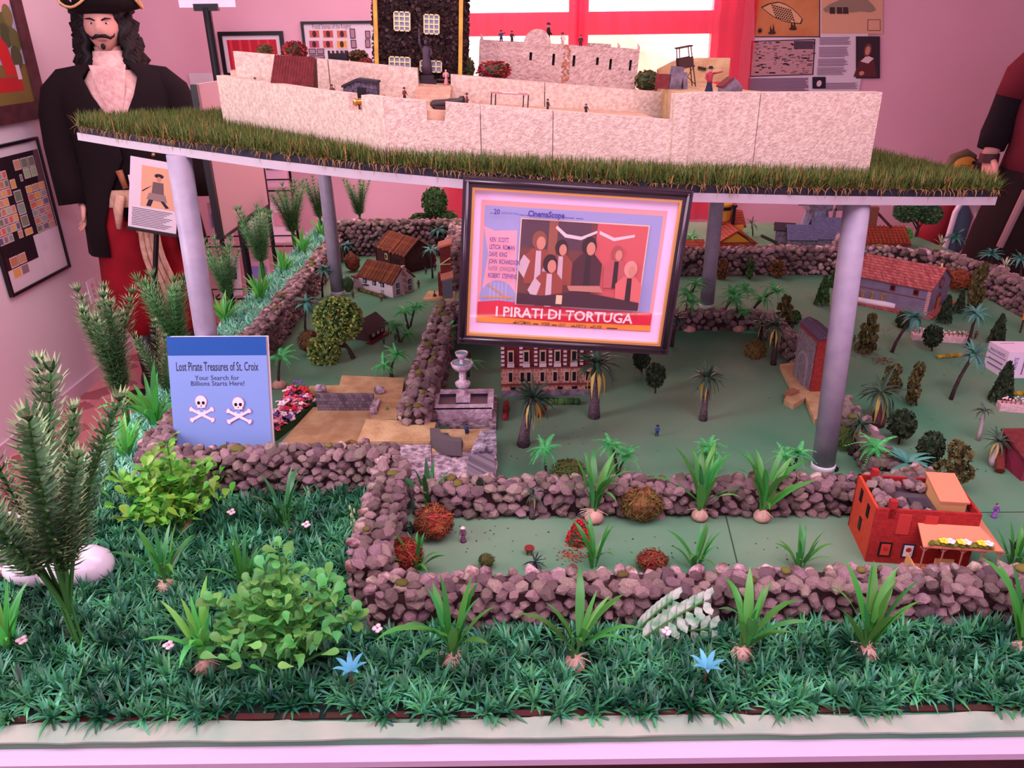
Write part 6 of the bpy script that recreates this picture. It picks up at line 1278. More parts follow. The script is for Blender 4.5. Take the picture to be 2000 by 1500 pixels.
_,zt1=q(430,724); P.text('Lost Pirate Treasures of St. Croix',-.002,zt1,.0285,ink,sx=.47,bold=.004); _,zt2=q(430,742); P.text('Your Search for',-.004,zt2,.0150,flat('slate',(56,60,100)),sx=1.02); _,zt3=q(430,753); P.text('Billions Starts Here!',-.003,zt3,.0150,flat('slate',(56,60,100)),sx=1.0)
ghost=flat('ghost',(148,156,212)); gx,gz=q(475,735)
bone=flat('bone',(240,206,224)); edgep=flat('bone_edge',(206,120,160))
for (sx_,sy_) in ((393,784),(466,787)):
    cx,cz=q(sx_,sy_); s=.0155
    for mat_,g_ in ((edgep,.0011),(bone,0)):
        for a in (.48,-.48):
            d=Vector((cos(a),sin(a))); n_=Vector((-d.y,d.x)); c2=Vector((cx,cz-.030)); L_=.030+g_; w0=.0038+g_; 
            P.poly([tuple(c2+d*p_*L_+n_*r_*w0) for p_,r_ in ((-1,-.6),(-.9,-1.5),(-.75,-.8),(.75,-.7),(.9,-1.5),(1,-.6),(1,.6),(.9,1.5),(.75,.7),(-.75,.8),(-.9,1.5),(-1,.6))],mat_,'crossbone')
        P.ell(cx,cz-.019,.0085+g_,.0075+g_,mat_,'jaw',a0=pi,a1=2*pi); P.ell(cx,cz,.0128+g_,.0135+g_,mat_,'skull'); P.rect(cx-.0085-g_,cx+.0085+g_,cz-.014-g_,cz-.004,mat_,'cheek')
    P.ell(cx,cz-.0195,.0055,.0045,flat('cover_blue',(118,142,196)),'jaw_gap')
    for s2 in (-1,1): P.ell(cx+s2*.0052,cz-.003,.0036,.0040,black,'eye_socket')
    P.poly([(cx-.0016,cz-.011),(cx+.0016,cz-.011),(cx,cz-.0065)],black,'nose_hole')
_,zz=q(450,868); P.text('B',.012,zz-.004,.016,ink)
# ---------------------------------------------------------------- light bulbs
bulbw=M('bulb_white',(236,222,232),rough=.25,spec=.6); screwm=M('screw_metal',(190,160,150),rough=.3,metal=.9)
def lath_x(prof,n=24): return B().lathe([(r,z) for z,r in prof],n)
p=G(105,1152); k=mpp(p); t=thing('capsule_lamp','white lamp bulb lying on the turf with printed marks on its housing','light bulb',(G(18,1150).x,p.y+.012,TZ+.034),rot=(0,pi/2,.10))
sc=B(); pr=[]
for i in range(14): pr.append((-.028+.002*i,.0115+(.001 if i%2 else 0)))
lath_x(pr).build('screw_base',screwm,t,smooth=True); lath_x([(-.001,.013),(.004,.017),(.014,.0255),(.03,.031),(.05,.0325),(.068,.032)]).build('housing',bulbw,t,smooth=True); lath_x([(.068,.0315),(.09,.034),(.12,.037),(.15,.036),(.172,.027),(.182,.014),(.185,.002)]).build('diffuser',bulbw,t,smooth=True)
for i,(L_,a) in enumerate(((.012,-.45),(.010,-.2),(.012,.12),(.008,.35))):
    o=B().obox((0,0,0),(.0012,L_,.0005)).build('printed_line',ink,t,loc=(.0316*cos(pi-a),.0316*sin(pi-a)*1,.040+.004*(i%2)),rot=(0,0,0))
o=B().lathe([(.005,0),(.005,.0004),(.0042,.0004),(.0042,0)],18).build('printed_mark',ink,t,loc=(-.022,-.0235,.048),rot=(pi/2,0,-.75)); text(t,'OSRAM',.006,ink,(-.0155,-.0285,.042),rot=(pi/2,pi/2,-.5))
p=G(20,1085); t=thing('globe_bulb','large glossy white globe bulb at the far left edge of the turf','light bulb',AY(24,1052,1.235)); B().ell((0,0,0),(.054,.054,.052),28,20).build('globe',bulbw,t,smooth=True); B().tube([(-.05,0,-.01),(-.085,0,-.02)],.014,14).build('screw_base',screwm,t)
p=G(115,1160); 
# ---------------------------------------------------------------- hands, heads and dressed figures
mskin=M('mannequin_skin',(214,160,146),rough=.5); 
def hand(b,wrist,d,side,s=1.0,mi=0,spread=.0):
    # wrist point, pointing direction d (unit), side = thumb side unit vector
    d=Vector(d).normalized(); side=Vector(side).normalized(); nrm=d.cross(side).normalized(); w=Vector(wrist)
    def ring(c,rs,rn,n=12): return [c+side*rs*cos(2*pi*k/n)+nrm*rn*sin(2*pi*k/n) for k in range(n)]
    secs=[(0,.027,.021),(.02,.030,.020),(.045,.040,.016),(.075,.043,.0145),(.095,.041,.012)]; vs=[];n=12
    for q,a,c in secs: vs+=ring(w+d*q*s,a*s,c*s)
    fs=[(i*n+k,i*n+(k+1)%n,(i+1)*n+(k+1)%n,(i+1)*n+k) for i in range(4) for k in range(n)]+[tuple(range(4*n,5*n))]
    b.add(vs,fs,mi)
    for i,(off,L) in enumerate(((.029,.072),(.010,.082),(-.010,.077),(-.028,.060))):
        o=w+d*.088*s+side*off*s; f=[o]; a=.0
        for j in range(4):
            a+=.16+.05*i*(j>0); f.append(f[-1]+(d*cos(a)+nrm*sin(a)*1.0+side*off*.6*spread)*L*s/4*(1.15 if j==0 else .95))
        b.tube(f,[.0092*s,.009*s,.0085*s,.0078*s,.0045*s],9,mi)
    o=w+d*.028*s+side*.030*s; b.tube([o,o+(d*.6+side*.7)*.03*s,o+(d*.85+side*.55)*.055*s+nrm*.006*s,o+(d*1.0+side*.35)*.08*s+nrm*.012*s],[.014*s,.012*s,.010*s,.006*s],9,mi)
def tubeloft(b,pts,rx,mi=0,n=14): b.tube(pts,rx,n,mi)
def headmesh(b,c,s=1.0,mi=0):
    # sculpted head: superellipsoid with jaw, brow and nose; face towards -y
    nu,nv=28,22; vs=[];fs=[]
    for j in range(nv+1):
        t=pi*j/nv; z=-cos(t)
        for k in range(nu):
            a=2*pi*k/nu; x,y=sin(t)*sin(a),-sin(t)*cos(a); X=x*.075;Y=y*.095;Zc=z*.115
            if z<-.2: q=(-z-.2)/.8; X*=1-.38*q; Y=Y*(1-.25*q)-(.012*q if y<0 else -.02*q)
            fr=max(0,-y)
            if fr>.3:
                Y-=.006*math.exp(-((z-.22)/.12)**2)*math.exp(-(x/.55)**2); 
                Y-=.026*math.exp(-((z+.12)/.16)**2)*math.exp(-(x/.13)**2)*fr; Y-=.012*math.exp(-((z-.08)/.2)**2)*math.exp(-(x/.10)**2)
                for e in (-.38,.38): Y+=.010*math.exp(-((z-.08)/.09)**2)*math.exp(-((x-e)/.17)**2)
                Y-=.007*math.exp(-((z+.43)/.07)**2)*math.exp(-(x/.25)**2); Y-=.010*math.exp(-((z+.78)/.14)**2)*math.exp(-(x/.3)**2)
            vs.append((c[0]+X*s,c[1]+Y*s,c[2]+Zc*s))
    for j in range(nv):
        for k in range(nu): fs.append((j*nu+k,j*nu+(k+1)%nu,(j+1)*nu+(k+1)%nu,(j+1)*nu+k))
    b.add(vs,fs,mi)
    for e in (-1,1): b.ell((c[0]+e*.078*s,c[1]+.005*s,c[2]-.005*s),(.010*s,.018*s,.030*s),8,8,mi)
coatm=M('coat_black',(20,7,12),rough=.95); breech=M('breeches_red',(150,16,32),(126,10,26),scale=8,rough=.9); lace=M('cravat_cream',(226,190,180),(206,160,156),scale=40,rough=.9,bump=.4,bscale=60); sashm=M('sash_cream',(214,178,152),(190,150,128),scale=30,rough=.95,bump=.6,bscale=30); hairm=M('wig_black',(10,6,8),rough=.6,var=.3)
MB_=Vector((-1.80,3.78,0)); T=thing('person','pirate captain dummy in black coat, tricorn hat and red breeches in the corner','mannequin',MB_,rz=.30)
S=1.0; hz=1.70
b=B(); headmesh(b,(0,-.01,hz)); b.tube([(0,.015,1.50),(0,.012,1.56),(0,.005,1.62)],[.075,.058,.055],16)
b.loft([((0,0,.80),.16,.11),((0,0,.92),.165,.115),((0,0,1.05),.145,.10),((0,0,1.25),.17,.115),((0,0,1.42),.185,.11),((0,.005,1.50),.12,.08),((0,.01,1.54),.06,.06)],20)
for s in (-1,1):
    b.tube([(s*.09,0,.85),(s*.10,-.01,.5),(s*.105,.0,.12),(s*.105,-.01,.03)],[.085,.06,.042,.04],14); b.ell((s*.105,-.06,.03),(.045,.12,.035),12,8)
    b.tube([(s*.19,0,1.44),(s*.235,.01,1.2),(s*.245,-.02,.95)],[.055,.045,.03],12); hand(b,(s*.248,-.022,.965),(0,-.10,-1),(-s*.25,-1,.0),.95)
b.build('body',mskin,T,smooth=True)
# face details
fd=B()
for s in (-1,1): fd.ell((s*.029,-.089,hz+.010),(.013,.006,.0045),10,6)
fd.build('eye',M('eye_white',(220,206,206),rough=.2),T,smooth=True)
fd=B()
for s in (-1,1): fd.ell((s*.029,-.0938,hz+.010),(.0048,.003,.0042),8,6)
fd.build('iris',black,T,smooth=True); fd=B()
for s in (-1,1): fd.tube([(s*.010,-.104,hz+.020),(s*.03,-.102,hz+.029),(s*.052,-.09,hz+.028)],[.003,.0042,.002],6)
fd.build('eyebrow',hairm,T); fd=B()
for s in (-1,1): fd.tube([(0,-.112,hz-.040),(s*.018,-.112,hz-.040),(s*.036,-.102,hz-.049),(s*.050,-.092,hz-.040),(s*.054,-.088,hz-.030)],[.006,.008,.006,.004,.0015],8)
fd.build('moustache',hairm,T,smooth=True); B().ell((0,-.104,hz-.082),(.010,.006,.013),10,7).build('goatee',hairm,T,smooth=True); B().ell((0,-.104,hz-.058),(.018,.004,.0035),10,6).build('lips',M('lips',(160,90,90)),T,smooth=True)
hb_=B()
for s in (-1,1):
    for i in range(9):
        x=s*(.062+.006*(i%3)+.004*i); y=-.035+.012*i; pts=[]
        for j in range(15):
            q=j/14; pts.append((x+s*(.035*q+.012*sin(j*1.9+i)),y+.010*cos(j*1.7+i),hz+.07-.30*q))
        hb_.tube(pts,[.020+.005*sin(j*1.9+i) for j in range(15)],7)
    hb_.ell((s*.105,-.03,hz-.235),(.032,.034,.03),10,8,nz=.25,seed=3)
for i in range(5): hb_.tube([(-.05+.025*i,.06,hz+.07),(-.06+.03*i,.10,hz-.05),(-.07+.035*i,.095,hz-.24)],[.03,.035,.02],8)
hb_.build('wig',hairm,T,smooth=True)
hatm=M('hat_black',(16,6,10),rough=.95); hg=M('hat_braid',(206,164,110),rough=.5); hz2=hz+.048; hb=B(); hb.lathe([(.10,0),(.105,.04),(.095,.09),(.06,.11),(.01,.115)],24,c=(0,0,hz2)); hb.build('hat_crown',hatm,T,smooth=True)
nb=48; vs=[];fs=[];top=[]
for k in range(nb):
    a=2*pi*k/nb; R_=.175+.03*abs(cos(1.5*(a+pi/2)))**1; up=.105*(.5-.5*cos(3*(a+pi/2)+pi))+.005
    ri=.098; vs+=[(ri*sin(a),-ri*cos(a),hz2+.004),((ri+R_)/2*sin(a)*1.0,-(ri+R_)/2*cos(a),hz2+.012+up*.25),(R_*sin(a)*(1-.28*up/.11),-R_*cos(a)*(1-.28*up/.11),hz2+.018+up)]
for k in range(nb):
    k2=(k+1)%nb
    for r_ in (0,1): fs.append((3*k+r_,3*k2+r_,3*k2+r_+1,3*k+r_+1))
o=B().add(vs,fs).build('hat_brim',hatm,T,smooth=True); md=o.modifiers.new('thick','SOLIDIFY'); md.thickness=.008
hb=B(); hb.tube([vs[3*k+2] for k in list(range(nb))+[0,1]],.0055,6,cap=False); hb.build('hat_trim',hg,T,smooth=True)
# cravat, coat, sleeves, breeches, sash
cb=B(); cb.loft([((0,-.01,1.60),.062,.065),((0,-.02,1.555),.075,.075),((0,-.035,1.53),.07,.075)],18,cap=False); cb.build('collar',lace,T,smooth=True)
B().add([(-.075,-.105,1.545),(.075,-.105,1.545),(.055,-.135,1.44),(.015,-.140,1.30),(-.005,-.138,1.30),(-.05,-.135,1.42),(0,-.135,1.54),(.0,-.152,1.42)],[(0,5,7,6),(6,7,2,1),(5,4,3,7),(7,3,2)]).build('cravat',lace,T,smooth=True)
B().loft([((0,-.004,1.26),.12,.136),((0,-.004,1.34),.15,.138),((0,-.004,1.44),.16,.128),((0,-.004,1.52),.10,.095)],22).build('shirt_front',lace,T,smooth=True)
cb=B()
secs=[(.70,.275,.185),(.85,.262,.178),(1.0,.235,.165),(1.15,.222,.158),(1.30,.232,.150),(1.42,.248,.138),(1.50,.225,.115),(1.545,.135,.085),(1.565,.085,.075)]; n=40; vs=[];fs=[]
for (z,rx,ry) in secs:
    gap=.05 if z<1.0 else .0
    if z<.9: gap=.62
    elif z<1.1: gap=.42
    elif z<1.28: gap=.05
    else: gap=.05+ (z-1.28)/.28*.62
    for k in range(n+1):
        a=-pi/2+gap+(2*pi-2*gap)*k/n; q=1+.02*sin(a*7)*(z<1.0); vs.append((rx*cos(a)*q,ry*sin(a)*q,z))
for i in range(len(secs)-1):
    for k in range(n): fs.append((i*(n+1)+k,i*(n+1)+k+1,(i+1)*(n+1)+k+1,(i+1)*(n+1)+k))
o=B().add(vs,fs).build('coat',coatm,T,smooth=True); md=o.modifiers.new('thick','SOLIDIFY'); md.thickness=.012
B().loft([((0,0,.86),.19,.135),((0,0,1.0),.185,.14),((0,0,1.2),.19,.138),((0,-.004,1.30),.195,.135),((0,-.004,1.36),.19,.13)],22).build('waistcoat',M('waistcoat_dark',(16,6,10),rough=.95),T,smooth=True)
for s in (-1,1): B().tube([(s*.13,.01,1.50),(s*.19,.01,1.475),(s*.24,.01,1.42),(s*.268,.012,1.33),(s*.278,.012,1.2),(s*.278,.0,1.05),(s*.27,-.015,.94)],[.045,.066,.076,.076,.076,.074,.078],18).build('coat_sleeve',coatm,T,smooth=True)
for s in (-1,1): B().tube([(s*.085,.0,.92),(s*.105,-.005,.72),(s*.115,-.012,.5),(s*.112,.0,.34),(s*.11,.0,.26)],[.13,.125,.135,.09,.06],18).build('breeches_leg',breech,T,smooth=True)
for s in (-1,1): B().tube([(s*.108,.0,.30),(s*.106,.0,.08),(s*.106,-.02,.03)],[.062,.055,.05],14).ell((s*.106,-.07,.04),(.052,.135,.042),12,8).build('boot',black,T,smooth=True)
B().loft([((0,-.002,.93),.205,.155),((0,-.002,.97),.212,.162),((0,-.002,1.01),.205,.157)],24,cap=False).build('sash_belt',sashm,T,smooth=True)
sb=B(); pts=[]
for j in range(10): q=j/9; pts.append((.02+.05*q+.008*sin(j),-.168-.03*q,.98-.52*q))
for off in (-.028,-.009,.009,.028): sb.tube([(x+off*(1+.6*i/9),y-.006*abs(off)*20,z) for i,(x,y,z) in enumerate(pts)],[.013]*9+[.008],8)
sb.build('sash_tail',sashm,T,smooth=True); B().tube([(-.05,-.172,.99),(-.07,-.185,.93),(-.085,-.18,.84)],[.02,.022,.012],8).build('sash_knot',sashm,T,smooth=True)
B().tube([(-.035,-.165,1.10),(-.02,-.18,1.02)],[.016,.012],8).build('pistol_grip',M('pistol_wood',(140,84,56),rough=.5),T,smooth=True); B().box(.0,.012,-.178,-.170,.90,1.08).build('ribbon',paper,T); B().ell((.12,-.150,1.16),(.008,.004,.008),10,6).build('button',brass,T)
# placard held in front of the dummy
pl=AY(300,382,3.50); T=thing('placard','white placard with a sepia swordsman print before the red breeches','placard',pl,rot=(-.12,.20,.05)); B().box(-.105,.105,0,.004,-.155,.155).build('sheet',paper,T); P=Print(T); P.rect(-.055,.098,-.055,.125,flat('sepia',(226,172,136)),'printed_panel')
P.ell(.02,.088,.020,.010,ink,'printed_hat'); P.ell(.02,.074,.010,.012,sk,'printed_face'); P.poly([(-.005,.06),(.04,.06),(.045,.0),(-.01,.0)],flat('greybrown',(110,90,90)),'printed_torso'); P.poly([(-.02,.01),(.05,.01),(.06,-.025),(-.03,-.02)],flat('skirt',(150,126,120)),'printed_kilt'); P.poly([(-.02,-.02),(.0,-.02),(-.01,-.05),(-.03,-.05)],ink,'printed_leg'); P.poly([(.03,-.02),(.045,-.02),(.07,-.045),(.055,-.05)],ink,'printed_leg'); P.poly([(-.03,.03),(-.05,.015),(-.048,.01),(-.005,.045)],ink,'printed_arm')
P.many([(-.09+.001*(i%3),.085-.012*(i%4),-.068-.0075*i,-.0655-.0075*i,0) for i in range(11)],[ink],'text_lines'); B().box(-.11,.11,-.012,.02,-.168,-.157).build('holder_lip',black,T); B().tube([(0,.02,-.16),(0,.06,-.16),(0,.08,-(pl.z-.02))],.012,10).build('holder_post',black,T); B().lathe([(.12,-pl.z),(.12,-pl.z+.015)],20,c=(0,.08,0)).build('holder_base',black,T)
# right dummy
T=thing('person','dummy in maroon tunic, black sleeves and dark trousers cut by the right edge','mannequin',(2.52,3.62,0),rz=-.45); mar=M('tunic_maroon',(104,30,44),rough=.95); blk=M('sleeve_black',(20,9,18),rough=.95); dkt=M('trouser_dark',(32,17,17),rough=.95)
b=B(); headmesh(b,(0,-.01,1.76)); b.tube([(0,.015,1.54),(0,.005,1.68)],[.07,.055],14); b.loft([((0,0,.86),.16,.11),((0,0,1.05),.14,.10),((0,0,1.45),.18,.11),((0,.005,1.56),.08,.07)],18)
for s in (-1,1): b.tube([(s*.09,0,.88),(s*.11,0,.5),(s*.12,0,.03)],[.08,.06,.04],12); b.ell((s*.12,-.06,.03),(.045,.12,.035),12,8); b.tube([(s*.19,0,1.5),(s*.25,0,1.25),(s*.285,-.04,1.10)],[.05,.042,.032],12); hand(b,(s*.285,-.045,1.115),(-s*.12,-.12,-1),(-s*.5,-1,0),1.1)
b.build('body',mskin,T,smooth=True)
B().loft([((0,0,1.02),.235,.165),((0,0,1.15),.215,.155),((0,0,1.35),.225,.15),((0,0,1.5),.225,.13),((0,.005,1.575),.13,.09)],22).build('tunic',mar,T,smooth=True)
for s in (-1,1):
    B().tube([(s*.12,0,1.56),(s*.18,0,1.53),(s*.225,0,1.46),(s*.245,0,1.36)],[.045,.062,.072,.070],16).build('tunic_sleeve',mar,T,smooth=True); B().tube([(s*.245,0,1.38),(s*.262,.005,1.28),(s*.275,-.01,1.2),(s*.285,-.03,1.135)],[.066,.062,.066,.058],16).build('black_sleeve',blk,T,smooth=True)
    B().tube([(s*.284,-.045,1.115),(s*.283,-.048,1.075)],[.042,.042],14,cap=False).build('wrist_cuff',M('cuff_leather',(64,34,34),rough=.5),T,smooth=True)
    B().tube([(s*.09,0,1.04),(s*.13,0,.75),(s*.155,-.01,.45),(s*.13,0,.22)],[.14,.155,.17,.08],18).build('trouser_leg',dkt,T,smooth=True); B().tube([(s*.125,0,.26),(s*.122,0,.03)],[.07,.06],14).ell((s*.122,-.07,.04),(.05,.13,.04),12,8).build('boot',black,T,smooth=True)
B().tube([(-.12,-.19,.98),(-.17,-.20,.72)],[.018,.016],8).build('sword_blade',M('blade_grey',(150,120,124),rough=.35,metal=.5),T); B().tube([(-.11,-.19,1.03),(-.12,-.19,.97)],[.012,.014],8).build('sword_hilt',M('pistol_wood',(140,84,56)),T)
# ---------------------------------------------------------------- left wall pictures
def wall_l_thing(name,label,cat,y0,y1,z0,z1): return thing(name,label,cat,(XL+.012,(y0+y1)/2,(z0+z1)/2),rot=(0,0,pi/2)),(y1-y0),(z1-z0)
T,W,H=wall_l_thing('oil_painting','brown framed painting of a red-clad figure and a tree on the left wall','painting',3.22,3.86,1.315,1.98); picture_frame(T,W,H,.075,.024,M('frame_brown',(84,44,48),(66,34,38),scale=20,rough=.6)); B().box(-W/2+.07,W/2-.07,.0,.006,-H/2+.07,H/2-.07).build('canvas',flat('sky',(170,176,206)),T)
P=Print(T,y0=-.0006); x0,x1,z0,z1=-W/2+.075,W/2-.075,-H/2+.075,H/2-.075; P.ell(.05,.17,.2,.08,flat('cloud',(226,170,190)),'painted_cloud'); P.rect(x0,x1,z0,z0+.16,flat('field',(120,104,50)),'painted_field'); P.rect(x0,x1-.06,z0+.05,z0+.11,flat('poppy',(186,36,40)),'painted_poppies')
for (cx,cz,r) in ((.17,.06,.055),(.20,.10,.045),(.15,.02,.05),(.21,.0,.05),(.19,-.07,.05)): P.ell(cx,cz,r*.8,r,flat('tree%d'%(int(cz*100)%3),((96,104,54),(120,116,64),(76,84,50))[int(cz*100)%3]),'painted_leaves')
P.poly([(.08,-.14),(.16,-.14),(.14,-.02),(.09,.03),(.06,-.05)],flat('robe',(206,40,40)),'painted_robe'); P.rect(.16,.19,-.16,-.10,flat('white2',(220,206,214)),'painted_post'); P.ell(.1,.045,.018,.022,sk,'painted_head')
T,W,H=wall_l_thing('stamp_frame','black framed collage of colourful stamps on the left wall','framed stamps',3.235,3.725,.622,1.24); picture_frame(T,W,H,.012,.018,black); B().box(-W/2+.012,W/2-.012,.0,.004,-H/2+.012,H/2-.012).build('backing',paper,T); P=Print(T,y0=-.0006); x1=W/2-.012; z1=H/2-.012
P.rect(-W/2+.012,x1-.005,-.10,z1-.04,flat('black_card',(36,20,30)),'black_card'); P.rect(-W/2+.012,.02,-.20,.02,flat('black_card',(36,20,30)),'black_card')
sm=[flat('stamp%d'%i,c_) for i,c_ in enumerate(((150,120,130),(120,130,110),(190,130,96),(96,96,120),(206,150,120),(140,160,150),(226,170,90),(170,190,150),(214,110,90)))]; R_=random.Random(3); L_=[]
for r_ in range(6):
    for c_ in range(3): xx=.06+c_*.052+r_*.001; zz=.115-.036*r_; L_.append((xx,xx+.048,zz-.033,zz)); 
for c_ in range(3): L_.append((.02+c_*.055,.02+c_*.055+.05,.19,.235))
for c_ in range(2): L_.append((.075+c_*.055,.075+c_*.055+.05,.145,.188))
for r_ in range(3): L_.append((-.035,.02,.06-.055*r_,.11-.055*r_))
for c_ in range(2):
    for r_ in range(2): L_.append((-.19+c_*.062,-.19+c_*.062+.058,-.245+r_*.05,-.2+r_*.05))
L_+=[(-.04,.0,.12,.16),(-.03,.03,-.09,-.06),(.04,.06,.14,.17)]
for c_ in range(5):
    for r_ in range(8):
        if R_.random()<.9: L_.append((-.225+c_*.036,-.225+c_*.036+.034,.17-.037*r_,.17-.037*r_+.034))
for (a,b_,c_,d_) in L_:
    o=P.rect(a,b_,c_,d_,wh,'stamp'); P.y+=P.step; B().add([(a+.004,P.y-.0002,c_+.004),(b_-.004,P.y-.0002,c_+.004),(b_-.004,P.y-.0002,d_-.004),(a+.004,P.y-.0002,d_-.004)],[(0,1,2,3)]).build('stamp_print',R_.choice(sm),o)
glaze(T,W-.024,H-.024,-.004)
q=AX(182,568,XL+.006); T=thing('wall_outlet','white electrical outlet plate on the left wall beside the dummy','outlet',(XL+.003,q.y,q.z),rot=(0,0,pi/2)); B().box(-.04,.04,-.003,.003,-.06,.06).build('plate',white_paint,T)
for z in (-.03,0,.03): B().box(-.014,.014,-.005,-.002,z-.011,z+.011).build('socket',flat('socket',(206,186,192)),T)
# ---------------------------------------------------------------- back wall: frames, posters
def wall_b_thing(name,label,cat,px0,px1,py0,py1):
    a=AY(px0,py0,YB-.012); c=AY(px1,py0,YB-.012); z0=AY(px0,py1,YB-.012).z; return thing(name,label,cat,((a.x+c.x)/2,YB-.012,(a.z+z0)/2)),c.x-a.x,a.z-z0
T,W,H=wall_b_thing('knight_stamps','black framed sheet of knight postage stamps on the back wall','framed stamps',587,760,42,210); picture_frame(T,W,H,.015,.02,black); B().box(-W/2+.015,W/2-.015,0,.005,-H/2+.015,H/2-.015).build('sheet',paper,T); P=Print(T); q=lambda px,py:onplane(T,px,py)
tx,tz_=q(648,56); P.text('Postal Stamps of the Knights',tx,tz_,.036,M('ink_maroon',(110,40,60)),sx=.55)
for r_ in range(2):
    for i,c_ in enumerate(((206,96,84),(200,84,70),(206,110,90),(190,80,110),(206,90,80),(226,160,70))[r_*3:r_*3+3]):
        a=q(602+27*i,58+20*r_); c2=q(626+27*i,75+20*r_); o=P.rect(a[0],c2[0],c2[1],a[1],wh,'stamp'); m_=.005; B().add([(a[0]+m_,P.y-.0003,c2[1]+m_),(c2[0]-m_,P.y-.0003,c2[1]+m_),(c2[0]-m_,P.y-.0003,a[1]-m_),(a[0]+m_,P.y-.0003,a[1]-m_)],[(0,1,2,3)]).build('stamp_print',flat('kn%d%d'%(r_,i),c_),o); cx,cz=(a[0]+c2[0])/2,(a[1]+c2[1])/2; P.y-=.0006; P.ell(cx,cz,.012,.018,dk,'printed_knight')
for (a0,b0_,c0_,d0_) in ((683,56,695,75),(685,78,697,94),(713,60,724,75),(713,77,724,93),(603,95,618,106),(619,95,634,106),(605,108,635,114)):
    a=q(a0,b0_); c2=q(c0_,d0_); P.rect(a[0],c2[0],c2[1],a[1],ink,'stamp'); m_=.004; P.rect(a[0]+m_,c2[0]-m_,c2[1]+m_,a[1]-m_,flat('greyst',(170,130,140)),'stamp_print')
T,W,H=wall_b_thing('framed_picture','black framed red print on the back wall behind the sign pole','framed print',425,552,62,152); picture_frame(T,W,H,.022,.02,black); B().box(-W/2+.02,W/2-.02,0,.005,-H/2+.02,H/2-.02).build('mat_board',paper,T); P=Print(T); P.rect(-W/2+.045,W/2-.045,-H/2+.045,H/2-.045,flat('curtain_reflection',(190,30,50)),'printed_panel')  # red panel and folds paint the curtain's reflection in the picture
for i in range(5): P.rect(-W/2+.06+i*.055,-W/2+.075+i*.055,-H/2+.045,H/2-.045,flat('curtain_reflection_fold',(214,60,76)),'reflected_fold')
# wall sheet and map poster
T,W,H=wall_b_thing('pinned_sheet','white sheet with a dark photo pinned to the back wall beside the dummy','poster',368,450,143,260); B().box(-W/2,W/2,0,.003,-H/2,H/2).build('sheet',paper,T); P=Print(T); q=lambda px,py:onplane(T,px,py); a=q(398,179); c2=q(432,206); P.rect(a[0],c2[0],c2[1],a[1],ink,'printed_photo'); P.ell((a[0]+c2[0])/2+.02,(a[1]+c2[1])/2+.005,.02,.03,flat('rose3',(206,130,150)),'printed_shape'); P.many([(-W/2+.02,W/2-.04,H/2-.28-.018*i,H/2-.275-.018*i,0) for i in range(6)],[ink],'text_lines')
T,W,H=wall_b_thing('map_poster','large poster of old island maps and a portrait on the back wall','poster',1466,1722,-90,187); B().box(-W/2,W/2,0,.004,-H/2,H/2).build('sheet',paper,T); P=Print(T); q=lambda px,py:onplane(T,px,py)
def prect(x0,y0,x1,y1,mat,name='printed_panel'):
    a=q(x0,y0); b_=q(x1,y0); c2=q(x1,y1); d_=q(x0,y1); return P.poly([d_,c2,b_,a],mat,name)
def ppoly(pts,mat,name): return P.poly([q(*p_) for p_ in pts][::-1],mat,name)
parch=M('parchment',(214,150,96),(196,124,76),scale=6,rough=.8); prect(1474,-80,1602,73,ink); prect(1475,-79,1600,71,parch,'island_map'); prect(1604,-80,1724,66,flat('map2',(220,170,136)),'island_map'); isl=flat('isle',(226,180,130)); lined=flat('map_line',(66,44,40))
I=[(1486,14),(1500,7),(1520,3),(1535,8),(1550,18),(1560,28),(1568,38),(1565,47),(1550,46),(1530,42),(1510,33),(1498,24)]
ppoly(I,lined,'island_outline'); cxm=sum(x for x,_ in I)/12; cym=sum(y for _,y in I)/12; ppoly([(cxm+(x-cxm)*.93,cym+(y-cym)*.9) for x,y in I],isl,'island'); L_=[]
for i in range(9):
    for j in range(6):
        x,y=1507+i*4.4+j*1.5,9+j*4.6+i*1.2
        if y<40: a=q(x,y); L_.append((a[0],a[0]+.010,a[1]-.008,a[1],0))
P.many(L_,[lined],'map_marks')
for k in range(12): a=q(1484,60); P.poly([(a[0]+.003*cos(k*.524+1.57),a[1]+.003*sin(k*.524+1.57)),(a[0]+.025*cos(k*.524),a[1]+.025*sin(k*.524)),(a[0]-.003*cos(k*.524+1.57),a[1]-.003*sin(k*.524+1.57))],ink,'compass_ray')
for (x,y) in ((1507,60),(1548,52)): ppoly([(x-8,y+3),(x+9,y+2),(x+6,y+7),(x-5,y+7)],lined,'ship_hull'); ppoly([(x-4,y+3),(x-3,y-10),(x+2,y+2)],lined,'ship_sail'); ppoly([(x+1,y+2),(x+3,y-14),(x+6,y+2)],lined,'ship_sail')
ppoly([(1607,18),(1620,8),(1640,0),(1660,-10),(1690,-4),(1705,10),(1711,20),(1700,24),(1680,22),(1665,24),(1612,24)],flat('map_olive',(150,130,110)),'island'); 
for x in (1620,1634,1646): ppoly([(x,14),(x+10,14),(x+11,27),(x,27)],lined,'field_plot')
prect(1694,38,1719,60,lined); prect(1695,39,1718,59,flat('map2',(220,170,136)))
ppoly([(1468,80),(1592,76),(1588,146),(1464,150)],ink,'old_chart'); ppoly([(1469.5,81.5),(1590,78),(1586,144.5),(1466,148)],flat('chart',(190,150,150)),'old_chart')
R_=random.Random(8); L_=[]
for k in range(150):
    x,y=R_.uniform(1470,1586),R_.uniform(82,145); dd=1 if y>100 or x>1548 or x<1490 else 2; a=q(x,y); L_.append((a[0],a[0]+R_.uniform(.006,.03),a[1],a[1]+R_.uniform(.002,.008),R_.choice((0,0,1))))
